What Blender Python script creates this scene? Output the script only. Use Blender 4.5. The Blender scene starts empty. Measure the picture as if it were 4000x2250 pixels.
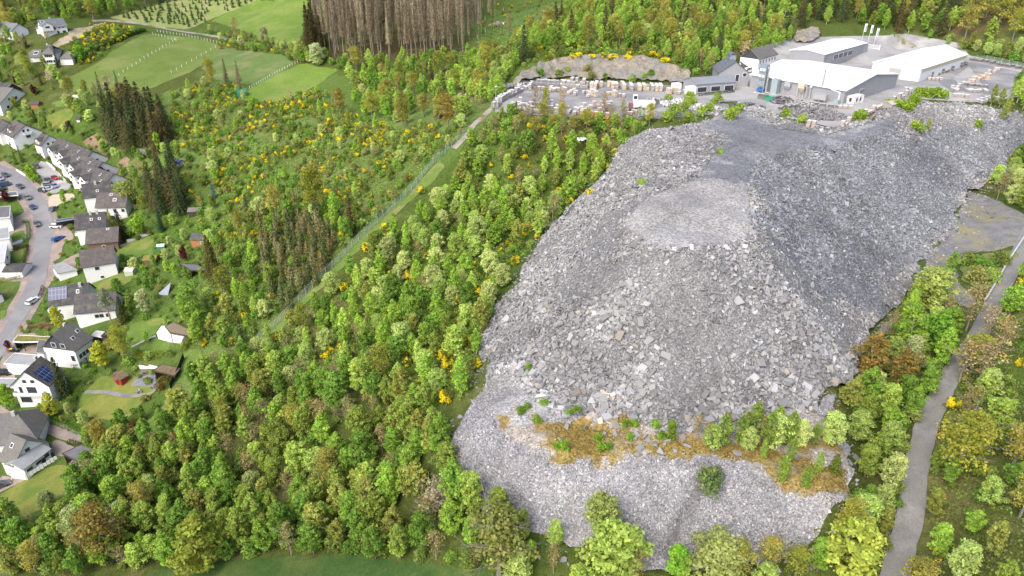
import bpy, math, random
import numpy as np
from mathutils import Vector
from mathutils.geometry import delaunay_2d_cdt
R = math.radians
SC = bpy.context.scene
COL = SC.collection
# ------------------------------------------------------------------ camera, sky, sun, exposure
CAMZ = 120.0; PITCH = R(28.0); FPX = 1771.0; CU, CV = 1288.0, 724.5
sP, cP = math.sin(PITCH), math.cos(PITCH)
cam = bpy.data.cameras.new('camera'); cam.lens = 36*FPX/2576; cam.sensor_width = 36; cam.clip_end = 6000; cam.clip_start = 1
camo = bpy.data.objects.new('camera', cam); COL.objects.link(camo)
camo.location = (0, 0, CAMZ); camo.rotation_euler = (R(90)-PITCH, 0, 0); SC.camera = camo
SUN_EL, SUN_AZ = R(47), R(-145)          # azimuth from +Y towards +X
wd = bpy.data.worlds.new('World'); SC.world = wd; wd.use_nodes = True
nt = wd.node_tree; sky = nt.nodes.new('ShaderNodeTexSky'); sky.sky_type = 'NISHITA'; sky.sun_disc = False
sky.sun_elevation = SUN_EL; sky.sun_rotation = SUN_AZ; sky.air_density = 0.8; sky.dust_density = 4.0; sky.ozone_density = 0.6
bg = nt.nodes['Background']; bg.inputs[1].default_value = 0.15
nt.links.new(sky.outputs[0], bg.inputs[0])
sl = bpy.data.lights.new('sun', 'SUN'); sl.energy = 1.1; sl.angle = R(55); sl.color = (1, .965, .9)
so = bpy.data.objects.new('sun', sl); COL.objects.link(so)
sdir = Vector((math.sin(SUN_AZ)*math.cos(SUN_EL), math.cos(SUN_AZ)*math.cos(SUN_EL), math.sin(SUN_EL)))
so.rotation_euler = sdir.to_track_quat('Z', 'Y').to_euler()
SC.view_settings.view_transform = 'Standard'; SC.view_settings.look = 'None'; SC.view_settings.gamma = 1
SC.view_settings.exposure = 1.12
SC.render.engine = 'CYCLES'
SC.cycles.max_bounces = 5; SC.cycles.diffuse_bounces = 3; SC.cycles.glossy_bounces = 2; SC.cycles.transmission_bounces = 2
rng = np.random.default_rng(7); random.seed(7)
# ------------------------------------------------------------------ photo crops -> overview pixels (2576 wide)
def crop(x0, y0, s): return lambda x, y: ((x0+x/s)*.644, (y0+y/s)*.644)
cA = crop(0, 0, 1.932); cB = crop(0, 600, 2.898); cC = crop(0, 1000, 2.07); cD = crop(0, 1550, 1.84)
cE = crop(700, 600, 1.61); cG = crop(1850, 200, 3.03); cF = crop(2600, 80, 3.019); cH = crop(3300, 0, 1.811)
cJ = crop(1800, 400, 1.171); cK = crop(1600, 1350, 1.61); cL = crop(3000, 900, 1.073); cN = crop(900, 0, 1.982)
cM = crop(3400, 150, 5.855); cO = crop(0, 1600, 3.6225); cQ = crop(0, 1300, 3.6225); cR = crop(80, 480, 4.83)
cS = crop(2920, 250, 5.152)
cI = lambda x, y: (x, y)
def ray(u, v):
    x = (u-CU)/FPX; y = (v-CV)/FPX
    return x, cP-sP*y, -(sP+cP*y)
def unp(u, v, H):
    x, f, d = ray(u, v); t = H/-d
    return x*t, f*t
# ------------------------------------------------------------------ terrain from control points (pixel, drop below the camera)
CP = []
def cp(H, *pts):
    for u, v in pts: x, y = unp(u, v, H); CP.append((x, y, CAMZ-H))
def cl(*pts, step=6):                    # (u, v, H) polyline, sampled in the world
    w = [(*unp(u, v, H), CAMZ-H) for u, v, H in pts]
    for a, b in zip(w, w[1:]):
        n = max(1, int(math.dist(a[:2], b[:2])/step))
        for k in range(n):
            t = k/n; CP.append(tuple(a[i]*(1-t)+b[i]*t for i in range(3)))
    CP.append(w[-1])
cl((1660,335,57),(1650,430,57),(1600,490,57),(1615,600,57),(1650,652,57),(1750,665,57),(1880,625,57),(1903,560,57),(1892,480,57),(1905,400,57),(2000,388,57),(2120,362,57),(2240,330,57),(2262,290,57),(2300,268,57),(2380,266,57),(2450,272,57),(2530,285,58),(2576,300,60))
cl((1562,375,62),(1520,440,70),(1400,560,76),(1290,710,78),(1236,800,79),(1217,870,79.5),(1216,965,79))
cl((2430,480,74),(2395,560,75),(2340,640,76),(2280,740,76.5),(2190,830,77),(2150,920,77.5),(2108,1000,77.5),(2060,1045,77))
cl((1300,980,77),(1400,1030,76),(1500,1062,76),(1600,1082,76),(1700,1095,76),(1800,1080,76),(1950,1070,76),(2060,1045,77))
cl((2430,480,74),(2460,470,74),(2540,430,72),(2600,400,71))
cl((1175,1120,79),(1250,1090,77.5),(1330,1130,76.8),(1420,1155,76.5),(1600,1160,76.5),(1800,1170,76.5),(1900,1190,76.5),(1990,1250,77),(2080,1280,77),(2130,1262,77.5),(2140,1200,77.5))
cl((1146,1130,81),(1160,1210,83),(1240,1290,85),(1340,1340,85),(1500,1385,85),(1700,1425,85),(1900,1440,84.5),(2060,1400,84),(2150,1310,81),(2150,1200,78))
cp(57,(1300,260),(1500,250),(1700,240),(1600,212),(1850,250),(1900,222),(2000,300),(2100,150),(2200,250),(2300,220),(2450,210),(2560,215),(2250,120),(2100,325),(1790,330),(1760,400),(1750,500),(1800,600),(1370,220),(1830,400),(1700,580),(1900,330),(2150,220),(2350,140),(2000,210),(1760,285),(2450,165),(2180,300),(1650,290),(1450,290),(1300,285),(1850,190))
cp(58,(1270,245)); cp(62,(1200,312),(1400,322)); cp(70,(1100,400),(1500,400)); cp(82,(950,550)); cp(93,(800,700)); cp(104,(650,860))
cp(64,(1560,330)); cp(73,(1300,400)); cp(77,(1400,500),(1200,480)); cp(80,(1200,600),(1250,690)); cp(83,(1100,750),(1150,880)); cp(88,(1000,900)); cp(84,(1100,1000)); cp(86,(1080,1150))
cp(94,(850,1050)); cp(110,(700,1200),(560,1000)); cp(93,(1100,1300)); cp(118,(250,1400)); cp(99,(900,1430)); cp(90,(1250,1440)); cp(108,(600,1440))
cp(87,(1600,1449),(2000,1470)); cp(104,(800,1250)); cp(97,(1000,1200))
# cliff behind the stone yard
cl((1300,215,57),(1400,203,57),(1550,207,57),(1700,212,57),step=5); cl((1310,195,54.5),(1390,158,51.5),(1530,148,51),(1650,160,51.5),(1740,195,55),step=5)
cp(50,(1330,120)); cp(49,(1500,90),(1750,90)); cp(44,(1700,20)); cp(43,(1900,20)); cp(47,(2100,60)); cp(52,(1880,120)); cp(41,(2000,0)); cp(46,(2500,60)); cp(40,(2500,0)); cp(53,(2500,110)); cp(44,(2250,20)); cp(51,(2250,85))
cp(63,(1000,145),(820,140)); cp(60,(1150,110)); cp(56,(1300,80)); cp(50,(1300,10)); cp(55,(1050,40)); cp(60,(850,60)); cp(62,(700,90))
cp(73,(760,210)); cp(76,(613,232)); cp(70,(950,200)); cp(64,(1180,200)); cp(72,(1000,320)); cp(84,(700,400)); cp(92,(650,600)); cp(80,(850,420)); cp(76,(1000,430))
cp(70,(450,130),(600,130)); cp(75,(300,190)); cp(79,(220,230)); cp(66,(400,80)); cp(60,(520,30)); cp(57,(680,20)); cp(54,(300,10)); cp(50,(100,0)); cp(58,(130,70)); cp(64,(0,70)); cp(71,(70,150)); cp(77,(0,180)); cp(63,(280,60))
cp(86,(0,265),(60,270)); cp(95,(0,330)); cp(84,(200,290)); cp(92,(330,390)); cp(80,(420,260)); cp(83,(500,330)); cp(102,(60,450)); cp(105,(45,480)); cp(102,(200,400)); cp(98,(300,440)); cp(110,(110,573)); cp(112,(0,620)); cp(106,(270,560)); cp(115,(80,750)); cp(110,(280,680)); cp(103,(480,600)); cp(97,(420,480)); cp(118,(20,900)); cp(114,(200,850)); cp(108,(440,800)); cp(121,(40,1020)); cp(116,(300,950)); cp(112,(440,950)); cp(122,(150,1180)); cp(125,(0,1200)); cp(118,(300,1150)); cp(123,(60,1300)); cp(100,(560,700)); cp(106,(560,850))
# right of the heap: pad, road, bank
cp(75,(2480,600)); cp(74.5,(2500,520)); cp(75.5,(2440,700)); cp(73,(2576,560))
cl((2640,540,72),(2560,660,75),(2470,790,77),(2420,880,78.5),(2350,1010,80),(2310,1120,81),(2295,1220,82),(2280,1330,83.5),(2240,1449,85),(2180,1560,87),step=8)
cp(82,(2200,1000)); cp(82,(2200,1150)); cp(84,(2200,1330)); cp(78,(2450,1100)); cp(77,(2500,1300)); cp(75,(2540,900)); cp(72,(2576,760)); cp(79,(2300,850)); cp(70,(2576,480)); cp(74,(2576,1440))
for x, y, z in [(-900,900,190),(0,1000,200),(900,900,200),(-900,300,60),(900,300,110),(-700,-200,0),(0,-200,25),(700,-200,60),(0,20,30),(150,10,38),(-200,10,4),(-330,150,8),(-420,300,45),(-380,450,80),(-150,520,86),(150,520,100),(350,420,96),(330,200,62),(220,90,50)]: CP.append((x, y, z))
CP = np.array(CP); _c = 1.5
def _phi(d2): return np.sqrt(d2+_c*_c)
_d2 = ((CP[:, None, :2]-CP[None, :, :2])**2).sum(2)
_n = len(CP)
A = np.zeros((_n+1, _n+1)); A[:_n, :_n] = -_phi(_d2)+np.eye(_n)*-0.0; A[:_n, :_n] += np.eye(_n)*0.6; A[_n, :_n] = 1; A[:_n, _n] = 1
_w = np.linalg.solve(A, np.append(CP[:, 2], 0))
def rbf(x, y):
    x = np.asarray(x, float); y = np.asarray(y, float); o = np.empty(x.size); xf = x.ravel(); yf = y.ravel()
    for i in range(0, x.size, 20000):
        d2 = (xf[i:i+20000, None]-CP[None, :, 0])**2+(yf[i:i+20000, None]-CP[None, :, 1])**2
        o[i:i+20000] = -_phi(d2)@_w[:_n]+_w[_n]
    return o.reshape(x.shape)
GS = 1.5; GX0, GX1, GY0, GY1 = -390.0, 390.0, 30.0, 600.0
gx = np.arange(GX0, GX1+.1, GS); gy = np.arange(GY0, GY1+.1, GS)
def vnoise(x, y, s, seed=0):             # smooth value noise in the world
    x = np.asarray(x, float)/s+seed*17.3; y = np.asarray(y, float)/s+seed*9.1
    xi = np.floor(x).astype(int); yi = np.floor(y).astype(int); fx = x-xi; fy = y-yi
    fx = fx*fx*(3-2*fx); fy = fy*fy*(3-2*fy)
    def h(a, b):
        n = (a*374761393+b*668265263+seed*1274126177) & 0xffffffff
        n = ((n ^ (n >> 13))*1274126177) & 0xffffffff
        return ((n ^ (n >> 16)) & 0xffff)/65535.0
    return (h(xi, yi)*(1-fx)+h(xi+1, yi)*fx)*(1-fy)+(h(xi, yi+1)*(1-fx)+h(xi+1, yi+1)*fx)*fy
GXX, GYY = np.meshgrid(gx, gy)
GZ = rbf(GXX, GYY)
GZ += (vnoise(GXX, GYY, 9, 3)-.5)*.5
def hgt(x, y):
    x = np.asarray(x, float); y = np.asarray(y, float)
    fx = np.clip((x-GX0)/GS, 0, len(gx)-1.001); fy = np.clip((y-GY0)/GS, 0, len(gy)-1.001)
    i = fx.astype(int); j = fy.astype(int); a = fx-i; b = fy-j
    return (GZ[j, i]*(1-a)+GZ[j, i+1]*a)*(1-b)+(GZ[j+1, i]*(1-a)+GZ[j+1, i+1]*a)*b
TT = np.arange(60, 900, 1.0)
def at(u, v):                            # first terrain point seen through a photo pixel
    x, f, d = ray(u, v)
    dz = (CAMZ+d*TT)-hgt(x*TT, f*TT); k = np.argmax(dz < 0)
    if k == 0: k = len(TT)-1
    a, b = dz[k-1], dz[k]; t = TT[k-1]+(a/(a-b) if a != b else 0)
    return Vector((x*t, f*t, float(hgt(x*t, f*t))))
def at_h(u, v, h):                       # the point h metres above the ground seen through a pixel
    x, f, d = ray(u, v); dz = (CAMZ+d*TT)-hgt(x*TT, f*TT)-h; k = np.argmax(dz < 0)
    if k == 0: k = len(TT)-1
    a, b = dz[k-1], dz[k]; t = TT[k-1]+(a/(a-b) if a != b else 0)
    return Vector((x*t, f*t, float(hgt(x*t, f*t))+h))
def pw(c, pts, dens=True):               # pixel polygon -> world polygon
    q = [c(*p) for p in pts]; out = []
    for i, a in enumerate(q):
        b = q[(i+1) % len(q)]
        n = max(1, int(math.dist(a, b)/25)) if dens else 1
        for k in range(n):
            t = k/n; p = at(a[0]*(1-t)+b[0]*t, a[1]*(1-t)+b[1]*t); out.append((p.x, p.y))
    return out
def inside(poly, x, y):
    x = np.asarray(x, float); y = np.asarray(y, float); r = np.zeros(x.shape, bool); n = len(poly)
    for i in range(n):
        x0, y0 = poly[i]; x1, y1 = poly[(i+1) % n]
        if y0 == y1: continue
        c = ((y0 > y) != (y1 > y)) & (x < (x1-x0)*(y-y0)/(y1-y0)+x0); r ^= c
    return r
# ------------------------------------------------------------------ materials
def srgb(r, g, b): return tuple(.74*(c/255)**2.2 for c in (r, g, b))   # real albedo lies below the colour read off the lit picture
def newmat(n):
    m = bpy.data.materials.new(n); m.use_nodes = True; return m, m.node_tree, m.node_tree.nodes['Principled BSDF']
def nnode(t, k, **kw):
    n = t.nodes.new(k)
    for a, b in kw.items(): setattr(n, a, b)
    return n
def noise(t, scale, detail=4, rough=.55, vec=None):
    n = nnode(t, 'ShaderNodeTexNoise'); n.inputs['Scale'].default_value = scale; n.inputs['Detail'].default_value = detail; n.inputs['Roughness'].default_value = rough
    if vec: t.links.new(vec, n.inputs['Vector'])
    return n
def ramp(t, fac, stops):
    r = nnode(t, 'ShaderNodeValToRGB'); e = r.color_ramp.elements
    while len(e) < len(stops): e.new(.5)
    for k, (p, c) in enumerate(stops): e[k].position = p; e[k].color = (*c, 1) if len(c) == 3 else c
    t.links.new(fac, r.inputs[0]); return r.outputs[0]
def mixc(t, f, a, b, mode='MIX'):
    m = nnode(t, 'ShaderNodeMix', data_type='RGBA', blend_type=mode)
    for s, v in ((m.inputs[0], f), (m.inputs[6], a), (m.inputs[7], b)):
        if isinstance(v, (int, float)): s.default_value = v
        elif isinstance(v, tuple): s.default_value = (*v, 1) if len(v) == 3 else v
        else: t.links.new(v, s)
    return m.outputs[2]
def geo(t): return nnode(t, 'ShaderNodeNewGeometry').outputs['Position']
def bump(t, b, h, dist, strength=1):
    n = nnode(t, 'ShaderNodeBump'); n.inputs['Distance'].default_value = dist; n.inputs['Strength'].default_value = strength
    t.links.new(h, n.inputs['Height']); t.links.new(n.outputs[0], b.inputs['Normal'])
MC = {}
def plain(n, c, rough=.8, var=.12, scale=1.5, metal=0, spec=.3):
    if n in MC: return MC[n]
    m, t, b = newmat(n); no = noise(t, scale, 3, .6, geo(t))
    k = ramp(t, no.outputs[0], [(.3, tuple(x*(1-var) for x in c)), (.7, tuple(min(1, x*(1+var)) for x in c))])
    t.links.new(k, b.inputs['Base Color']); b.inputs['Roughness'].default_value = rough; b.inputs['Metallic'].default_value = metal
    b.inputs['Specular IOR Level'].default_value = spec; MC[n] = m; return m
def tiles(n, c, row=.35, var=.35, dirt=(.2, .2, .12), dk=.55):      # roofing: rows and joints in the roof's own UV
    m, t, b = newmat(n); uv = nnode(t, 'ShaderNodeTexCoord').outputs['UV']
    br = nnode(t, 'ShaderNodeTexBrick'); br.inputs['Scale'].default_value = 1; br.inputs['Row Height'].default_value = row; br.inputs['Brick Width'].default_value = row*1.1
    br.inputs['Mortar Size'].default_value = row*.09; br.inputs['Color1'].default_value = (*c, 1); br.inputs['Color2'].default_value = (*[x*(1-var) for x in c], 1); br.inputs['Mortar'].default_value = (*[x*dk for x in c], 1)
    t.links.new(uv, br.inputs['Vector']); no = noise(t, .6, 5, .65, geo(t))
    k = mixc(t, ramp(t, no.outputs[0], [(.48, (0, 0, 0)), (.75, (.45,)*3)]), br.outputs[0], dirt)
    t.links.new(k, b.inputs['Base Color']); b.inputs['Roughness'].default_value = .75; bump(t, b, br.outputs['Fac'], -.02); MC[n] = m; return m
def attrmat(n, rough=.85, spec=.2, transl=0.0):                      # colour carried by the mesh, tinted by the object's colour
    m, t, b = newmat(n); a = nnode(t, 'ShaderNodeAttribute', attribute_name='Col'); oi = nnode(t, 'ShaderNodeObjectInfo')
    k = mixc(t, 1.0, a.outputs[0], oi.outputs['Color'], 'MULTIPLY'); t.links.new(k, b.inputs['Base Color'])
    b.inputs['Roughness'].default_value = rough; b.inputs['Specular IOR Level'].default_value = spec
    if transl:
        tr = nnode(t, 'ShaderNodeBsdfTranslucent'); t.links.new(k, tr.inputs[0]); mx = nnode(t, 'ShaderNodeMixShader'); mx.inputs[0].default_value = transl
        t.links.new(b.outputs[0], mx.inputs[1]); t.links.new(tr.outputs[0], mx.inputs[2]); t.links.new(mx.outputs[0], t.nodes['Material Output'].inputs[0])
    MC[n] = m; return m
LEAF = attrmat('foliage', .7, .12, .42); ROCK = attrmat('slate', .75, .25); BARK = attrmat('bark', .9, .1); PAINT = attrmat('painted', .4, .5)
# ------------------------------------------------------------------ mesh helpers
def mesh_np(name, V, k, col=None, mat=None, smooth=False, F=None):   # V: verts; each k consecutive verts a face unless F given
    V = np.asarray(V, np.float32).reshape(-1, 3); me = bpy.data.meshes.new(name)
    if F is None: F = np.arange(len(V), dtype=np.int32).reshape(-1, k)
    F = np.asarray(F, np.int32); nf, kk = F.shape
    me.vertices.add(len(V)); me.vertices.foreach_set('co', V.ravel())
    me.loops.add(F.size); me.loops.foreach_set('vertex_index', F.ravel())
    me.polygons.add(nf); me.polygons.foreach_set('loop_start', np.arange(nf, dtype=np.int32)*kk); me.polygons.foreach_set('loop_total', np.full(nf, kk, np.int32))
    if col is not None:
        c = np.ones((len(V), 4), np.float32); c[:, :3] = col
        a = me.color_attributes.new('Col', 'FLOAT_COLOR', 'POINT'); a.data.foreach_set('color', c.ravel())
    if mat: me.materials.append(mat)
    me.update(calc_edges=True)
    me.polygons.foreach_set('use_smooth', np.full(nf, bool(smooth)))
    return me
class MB:                                # collects polygons, builds ONE mesh object
    def __init__(s): s.v = []; s.f = []; s.uv = []; s.mi = []; s.c = []; s.cc = (1, 1, 1)
    def poly(s, pts, uv=None, mi=0):
        n = len(s.v); s.v += [tuple(p) for p in pts]; s.f.append(tuple(range(n, n+len(pts)))); s.mi.append(mi); s.c += [s.cc]*len(pts)
        s.uv += (uv or [(p[0], p[1]) for p in pts]); return s
    def box(s, c, d, rz=0, mi=0, taper=0):
        cx, cy, cz = c; a, b, h = d[0]/2, d[1]/2, d[2]/2; co, si = math.cos(rz), math.sin(rz)
        def P(x, y, z):
            k = 1-taper if z > 0 else 1
            return (cx+(x*co-y*si)*k, cy+(x*si+y*co)*k, cz+z)
        q = [P(x, y, z) for z in (-h, h) for x, y in ((-a, -b), (a, -b), (a, b), (-a, b))]
        for f in ((3, 2, 1, 0), (4, 5, 6, 7), (0, 1, 5, 4), (1, 2, 6, 5), (2, 3, 7, 6), (3, 0, 4, 7)): s.poly([q[i] for i in f], mi=mi)
        return s
    def tube(s, p, q, r0, r1=None, n=6, mi=0, cap=True):
        p = Vector(p); q = Vector(q); r1 = r0 if r1 is None else r1; d = (q-p).normalized()
        u = d.orthogonal().normalized(); w = d.cross(u)
        a = [p+(u*math.cos(2*math.pi*i/n)+w*math.sin(2*math.pi*i/n))*r0 for i in range(n)]
        b = [q+(u*math.cos(2*math.pi*i/n)+w*math.sin(2*math.pi*i/n))*r1 for i in range(n)]
        for i in range(n): j = (i+1) % n; s.poly([a[i], a[j], b[j], b[i]], mi=mi)
        if cap: s.poly(a[::-1], mi=mi); s.poly(b, mi=mi)
        return s
    def prism(s, prof, y0, y1, mi=0):    # profile in x,z, extruded in y
        a = [(x, y0, z) for x, z in prof]; b = [(x, y1, z) for x, z in prof]; n = len(prof)
        s.poly(a, mi=mi); s.poly(b[::-1], mi=mi)
        for i in range(n): j = (i+1) % n; s.poly([a[i], b[i], b[j], a[j]], mi=mi)
        return s
    def build(s, name, mats, parent=None, loc=None, rz=0):
        me = bpy.data.meshes.new(name); me.from_pydata([tuple(map(float, p)) for p in s.v], [], s.f)
        u = me.uv_layers.new(name='UVMap'); u.data.foreach_set('uv', np.array(s.uv, np.float32).ravel())
        a = me.color_attributes.new('Col', 'FLOAT_COLOR', 'POINT'); a.data.foreach_set('color', np.array([(*c, 1) for c in s.c], np.float32).ravel())
        for m in (mats if isinstance(mats, (list, tuple)) else [mats]): me.materials.append(m)
        me.polygons.foreach_set('material_index', np.array(s.mi, np.int32)); me.update()
        o = bpy.data.objects.new(name, me); COL.objects.link(o)
        if parent: o.parent = parent
        if loc is not None: o.location = loc
        o.rotation_euler.z = rz
        return o
def tag(o, label=None, cat=None, group=None, kind=None):
    for k, v in (('label', label), ('category', cat), ('group', group), ('kind', kind)):
        if v: o[k] = v
    return o
def empty(name, loc, rz, label, cat, group=None):
    o = bpy.data.objects.new(name, None); COL.objects.link(o); o.location = loc; o.rotation_euler.z = rz; o.empty_display_size = .3
    return tag(o, label, cat, group)
def link(name, me, parent=None, loc=(0, 0, 0)):
    o = bpy.data.objects.new(name, me); COL.objects.link(o); o.location = loc
    if parent: o.parent = parent
    return o
def copy_tree(o, parent=None):
    c = o.copy(); COL.objects.link(c); c.parent = parent
    for ch in o.children: copy_tree(ch, c)
    return c
def drape(name, poly, spacing, off, mat, kind='structure', label=None, cat=None, rough=0, colf=None, hf=None):
    from mathutils import Vector as V2
    P = []; n = len(poly)
    for i in range(n):
        a = poly[i]; b = poly[(i+1) % n]; k = max(1, int(math.dist(a, b)/spacing))
        for j in range(k): t = j/k; P.append((a[0]*(1-t)+b[0]*t, a[1]*(1-t)+b[1]*t))
    nb = len(P); xs = [p[0] for p in P]; ys = [p[1] for p in P]
    X, Y = np.meshgrid(np.arange(min(xs), max(xs), spacing), np.arange(min(ys), max(ys), spacing))
    X = X+(np.arange(X.shape[0])[:, None] % 2)*spacing*.5; X = X.ravel(); Y = Y.ravel(); m = inside(P, X, Y); X = X[m]; Y = Y[m]
    r = delaunay_2d_cdt([Vector(p) for p in P]+[Vector((a, b)) for a, b in zip(X, Y)], [(i, (i+1) % nb) for i in range(nb)], [], 1, 1e-4)
    v = np.array([(p.x, p.y) for p in r[0]]); z = hgt(v[:, 0], v[:, 1])+off
    if hf is not None: z = z+hf(v[:, 0], v[:, 1])
    V = np.column_stack([v, z]); F = np.array([f[::1] for f in r[2] if len(f) == 3])
    a, b, c = V[F[:, 0]], V[F[:, 1]], V[F[:, 2]]; up = np.cross(b-a, c-a)[:, 2] < 0; F[up] = F[up][:, ::-1]
    me = mesh_np(name, V, 3, F=F, mat=mat, smooth=True, col=(colf(V[:, 0], V[:, 1]) if colf else None))
    o = link(name, me); tag(o, label, cat, kind=kind); return o
def ribbon(pts, w):                      # world polyline -> polygon of width w (or per-point widths)
    n = len(pts); L = []; Rr = []
    for i in range(n):
        a = Vector(pts[max(0, i-1)][:2]); b = Vector(pts[min(n-1, i+1)][:2]); d = (b-a).normalized(); nn = Vector((-d.y, d.x)); ww = (w[i] if isinstance(w, (list, tuple)) else w)/2
        L.append(tuple(Vector(pts[i][:2])+nn*ww)); Rr.append(tuple(Vector(pts[i][:2])-nn*ww))
    return L+Rr[::-1]
def smooth_line(pts, k=2):
    for _ in range(k):
        q = [pts[0]]
        for a, b in zip(pts, pts[1:]): q += [tuple(a[i]*.75+b[i]*.25 for i in range(2)), tuple(a[i]*.25+b[i]*.75 for i in range(2))]
        pts = q+[pts[-1]]
    return pts
# ------------------------------------------------------------------ the ground sheet
HEAP = [(1562,375),(1520,440),(1460,500),(1400,560),(1340,640),(1290,710),(1236,800),(1217,870),(1216,965),(1300,980),(1400,1030),(1500,1062),(1600,1082),(1700,1095),(1800,1085),(1950,1070),(2060,1045),(2108,1000),(2150,920),(2190,830),(2280,740),(2340,640),(2395,560),(2430,480),(2460,470),(2540,430),(2600,395),(2600,290),(2530,283),(2450,268),(2380,262),(2310,258),(2255,272),(2150,308),(2080,332),(1980,305),(1880,268),(1830,275),(1790,300),(1740,320),(1680,322),(1600,345)]
LOWER = [(1216,965),(1170,1060),(1146,1130),(1155,1215),(1240,1290),(1340,1340),(1500,1385),(1700,1425),(1900,1440),(2060,1400),(2145,1310),(2150,1200),(2130,1100),(2120,1020),(2060,1045),(1950,1070),(1800,1085),(1700,1095),(1600,1082),(1500,1062),(1400,1030),(1300,980)]
def rag(W, A=1.6):
    D = []
    for a, b in zip(W, W[1:]+W[:1]):
        m_ = max(1, int(math.dist(a, b)/1.5)); D += [(a[0]*(1-i/m_)+b[0]*i/m_, a[1]*(1-i/m_)+b[1]*i/m_) for i in range(m_)]
    x, y = np.array(D).T; return list(zip(x+(vnoise(x, y, 4, 111)-.5)*2*A+(vnoise(x, y, 14, 113)-.5)*2*A, y+(vnoise(x, y, 4, 112)-.5)*2*A+(vnoise(x, y, 14, 114)-.5)*2*A))
HEAPW = rag(pw(cI, HEAP)); LOWERW = rag(pw(cI, LOWER))
def scol(*c): return np.array(srgb(*c))
ZG = dict(wood=scol(94, 104, 56), scrub=scol(96, 116, 56), lawn=scol(92, 128, 48), litter=scol(112, 98, 72), bank=scol(88, 104, 52))
GROUNDZ = [  # (crop, polygon, colour, feather)
 (cI, [(420,230),(760,170),(1250,250),(1230,300),(640,880),(500,900),(420,560),(300,380)], scol(118,138,78)),
 (cI, [(1180,60),(1420,0),(1480,60),(1250,190),(1140,140)], scol(110,138,78)),
 (cI, [(760,150),(1230,0),(1160,160),(860,175)], scol(96,88,62)),
 (cI, [(1250,150),(1450,90),(1760,130),(1740,190),(1560,140),(1400,150),(1280,215)], scol(104,124,60)),
 (cI, [(2350,0),(2576,0),(2576,110),(2450,110),(2350,90)], scol(128,112,86)),
 (cI, [(0,250),(200,300),(420,420),(500,560),(520,820),(440,1000),(240,1060),(260,1200),(120,1449),(0,1449)], scol(102,124,64)),
 (cI, [(1290,300),(1600,300),(1520,380),(1300,380)], scol(104,102,62)),
 (cI, [(2450,800),(2576,650),(2576,1449),(2300,1449),(2330,1150)], scol(112,120,66)),
]
def ground_cols(x, y):
    c = np.tile(ZG['wood'], (len(x), 1)); n1 = vnoise(x, y, 14, 1)[:, None]; n2 = vnoise(x, y, 4, 2)[:, None]; n3 = vnoise(x, y, 40, 5)[:, None]
    jx = x+(vnoise(x, y, 6, 8)-.5)*6; jy = y+(vnoise(x, y, 6, 9)-.5)*6
    for cr, pl, col in GROUNDZ: c[inside(pw(cr, pl), jx, jy)] = col
    dry = scol(138, 130, 92); k = np.clip((n1*.6+n2*.5-.62)*3.2, 0, .75); c = c*(1-k)+dry*k
    gr = scol(92, 118, 56); k = np.clip((n3-.45)*2.2+(n2-.5)*.7, 0, .6); return c*(1-k)+gr*k
m, t, b = newmat('ground'); pos = geo(t); a = nnode(t, 'ShaderNodeAttribute', attribute_name='Col')
n1 = noise(t, .9, 6, .7, pos); n2 = noise(t, 4.0, 4, .7, pos)
k = mixc(t, 1.0, a.outputs[0], ramp(t, n1.outputs[0], [(.3, (.62, .66, .55)), (.5, (.95, 1, .9)), (.72, (1.35, 1.3, 1.2))]), 'MULTIPLY')
k = mixc(t, 1.0, k, ramp(t, n2.outputs[0], [(.32, (.6,)*3), (.65, (1.25,)*3)]), 'MULTIPLY')
t.links.new(k, b.inputs['Base Color']); b.inputs['Roughness'].default_value = .95; b.inputs['Specular IOR Level'].default_value = .1; bump(t, b, n2.outputs[0], .35); M_G = m
ox = [3500, 2400, 1600, 1100, 800, 620, 520, 450]
X_ = np.concatenate([[-v for v in ox], gx, ox[::-1]]); Y_ = np.concatenate([[-1500, -700, -300, -120, -40, 0], gy, [640, 700, 800, 1000, 1400, 2000, 3200, 4500]])
XX, YY = np.meshgrid(X_, Y_); ZZ = np.empty(XX.shape)
core = (XX >= GX0) & (XX <= GX1+.1) & (YY >= GY0) & (YY <= GY1+.1)
ZZ[core] = hgt(XX[core], YY[core]); _u = np.zeros(XX.shape, bool)
for _p in (HEAPW, LOWERW): _u |= inside(_p, XX, YY) & inside(_p, XX+1.6, YY) & inside(_p, XX-1.6, YY) & inside(_p, XX, YY+1.6) & inside(_p, XX, YY-1.6)
ZZ[_u] -= 2.0; ZZ[~core] = np.clip(rbf(XX[~core], YY[~core]), 0, 260)
ny, nx = XX.shape; I = np.arange(nx*ny).reshape(ny, nx)
F = np.stack([I[:-1, :-1], I[:-1, 1:], I[1:, 1:], I[1:, :-1]], -1).reshape(-1, 4)
gcol = ground_cols(XX.ravel(), YY.ravel())
go = link('ground', mesh_np('ground', np.stack([XX, YY, ZZ], -1), 4, F=F, col=gcol, mat=M_G, smooth=True)); go['kind'] = 'structure'
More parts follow.
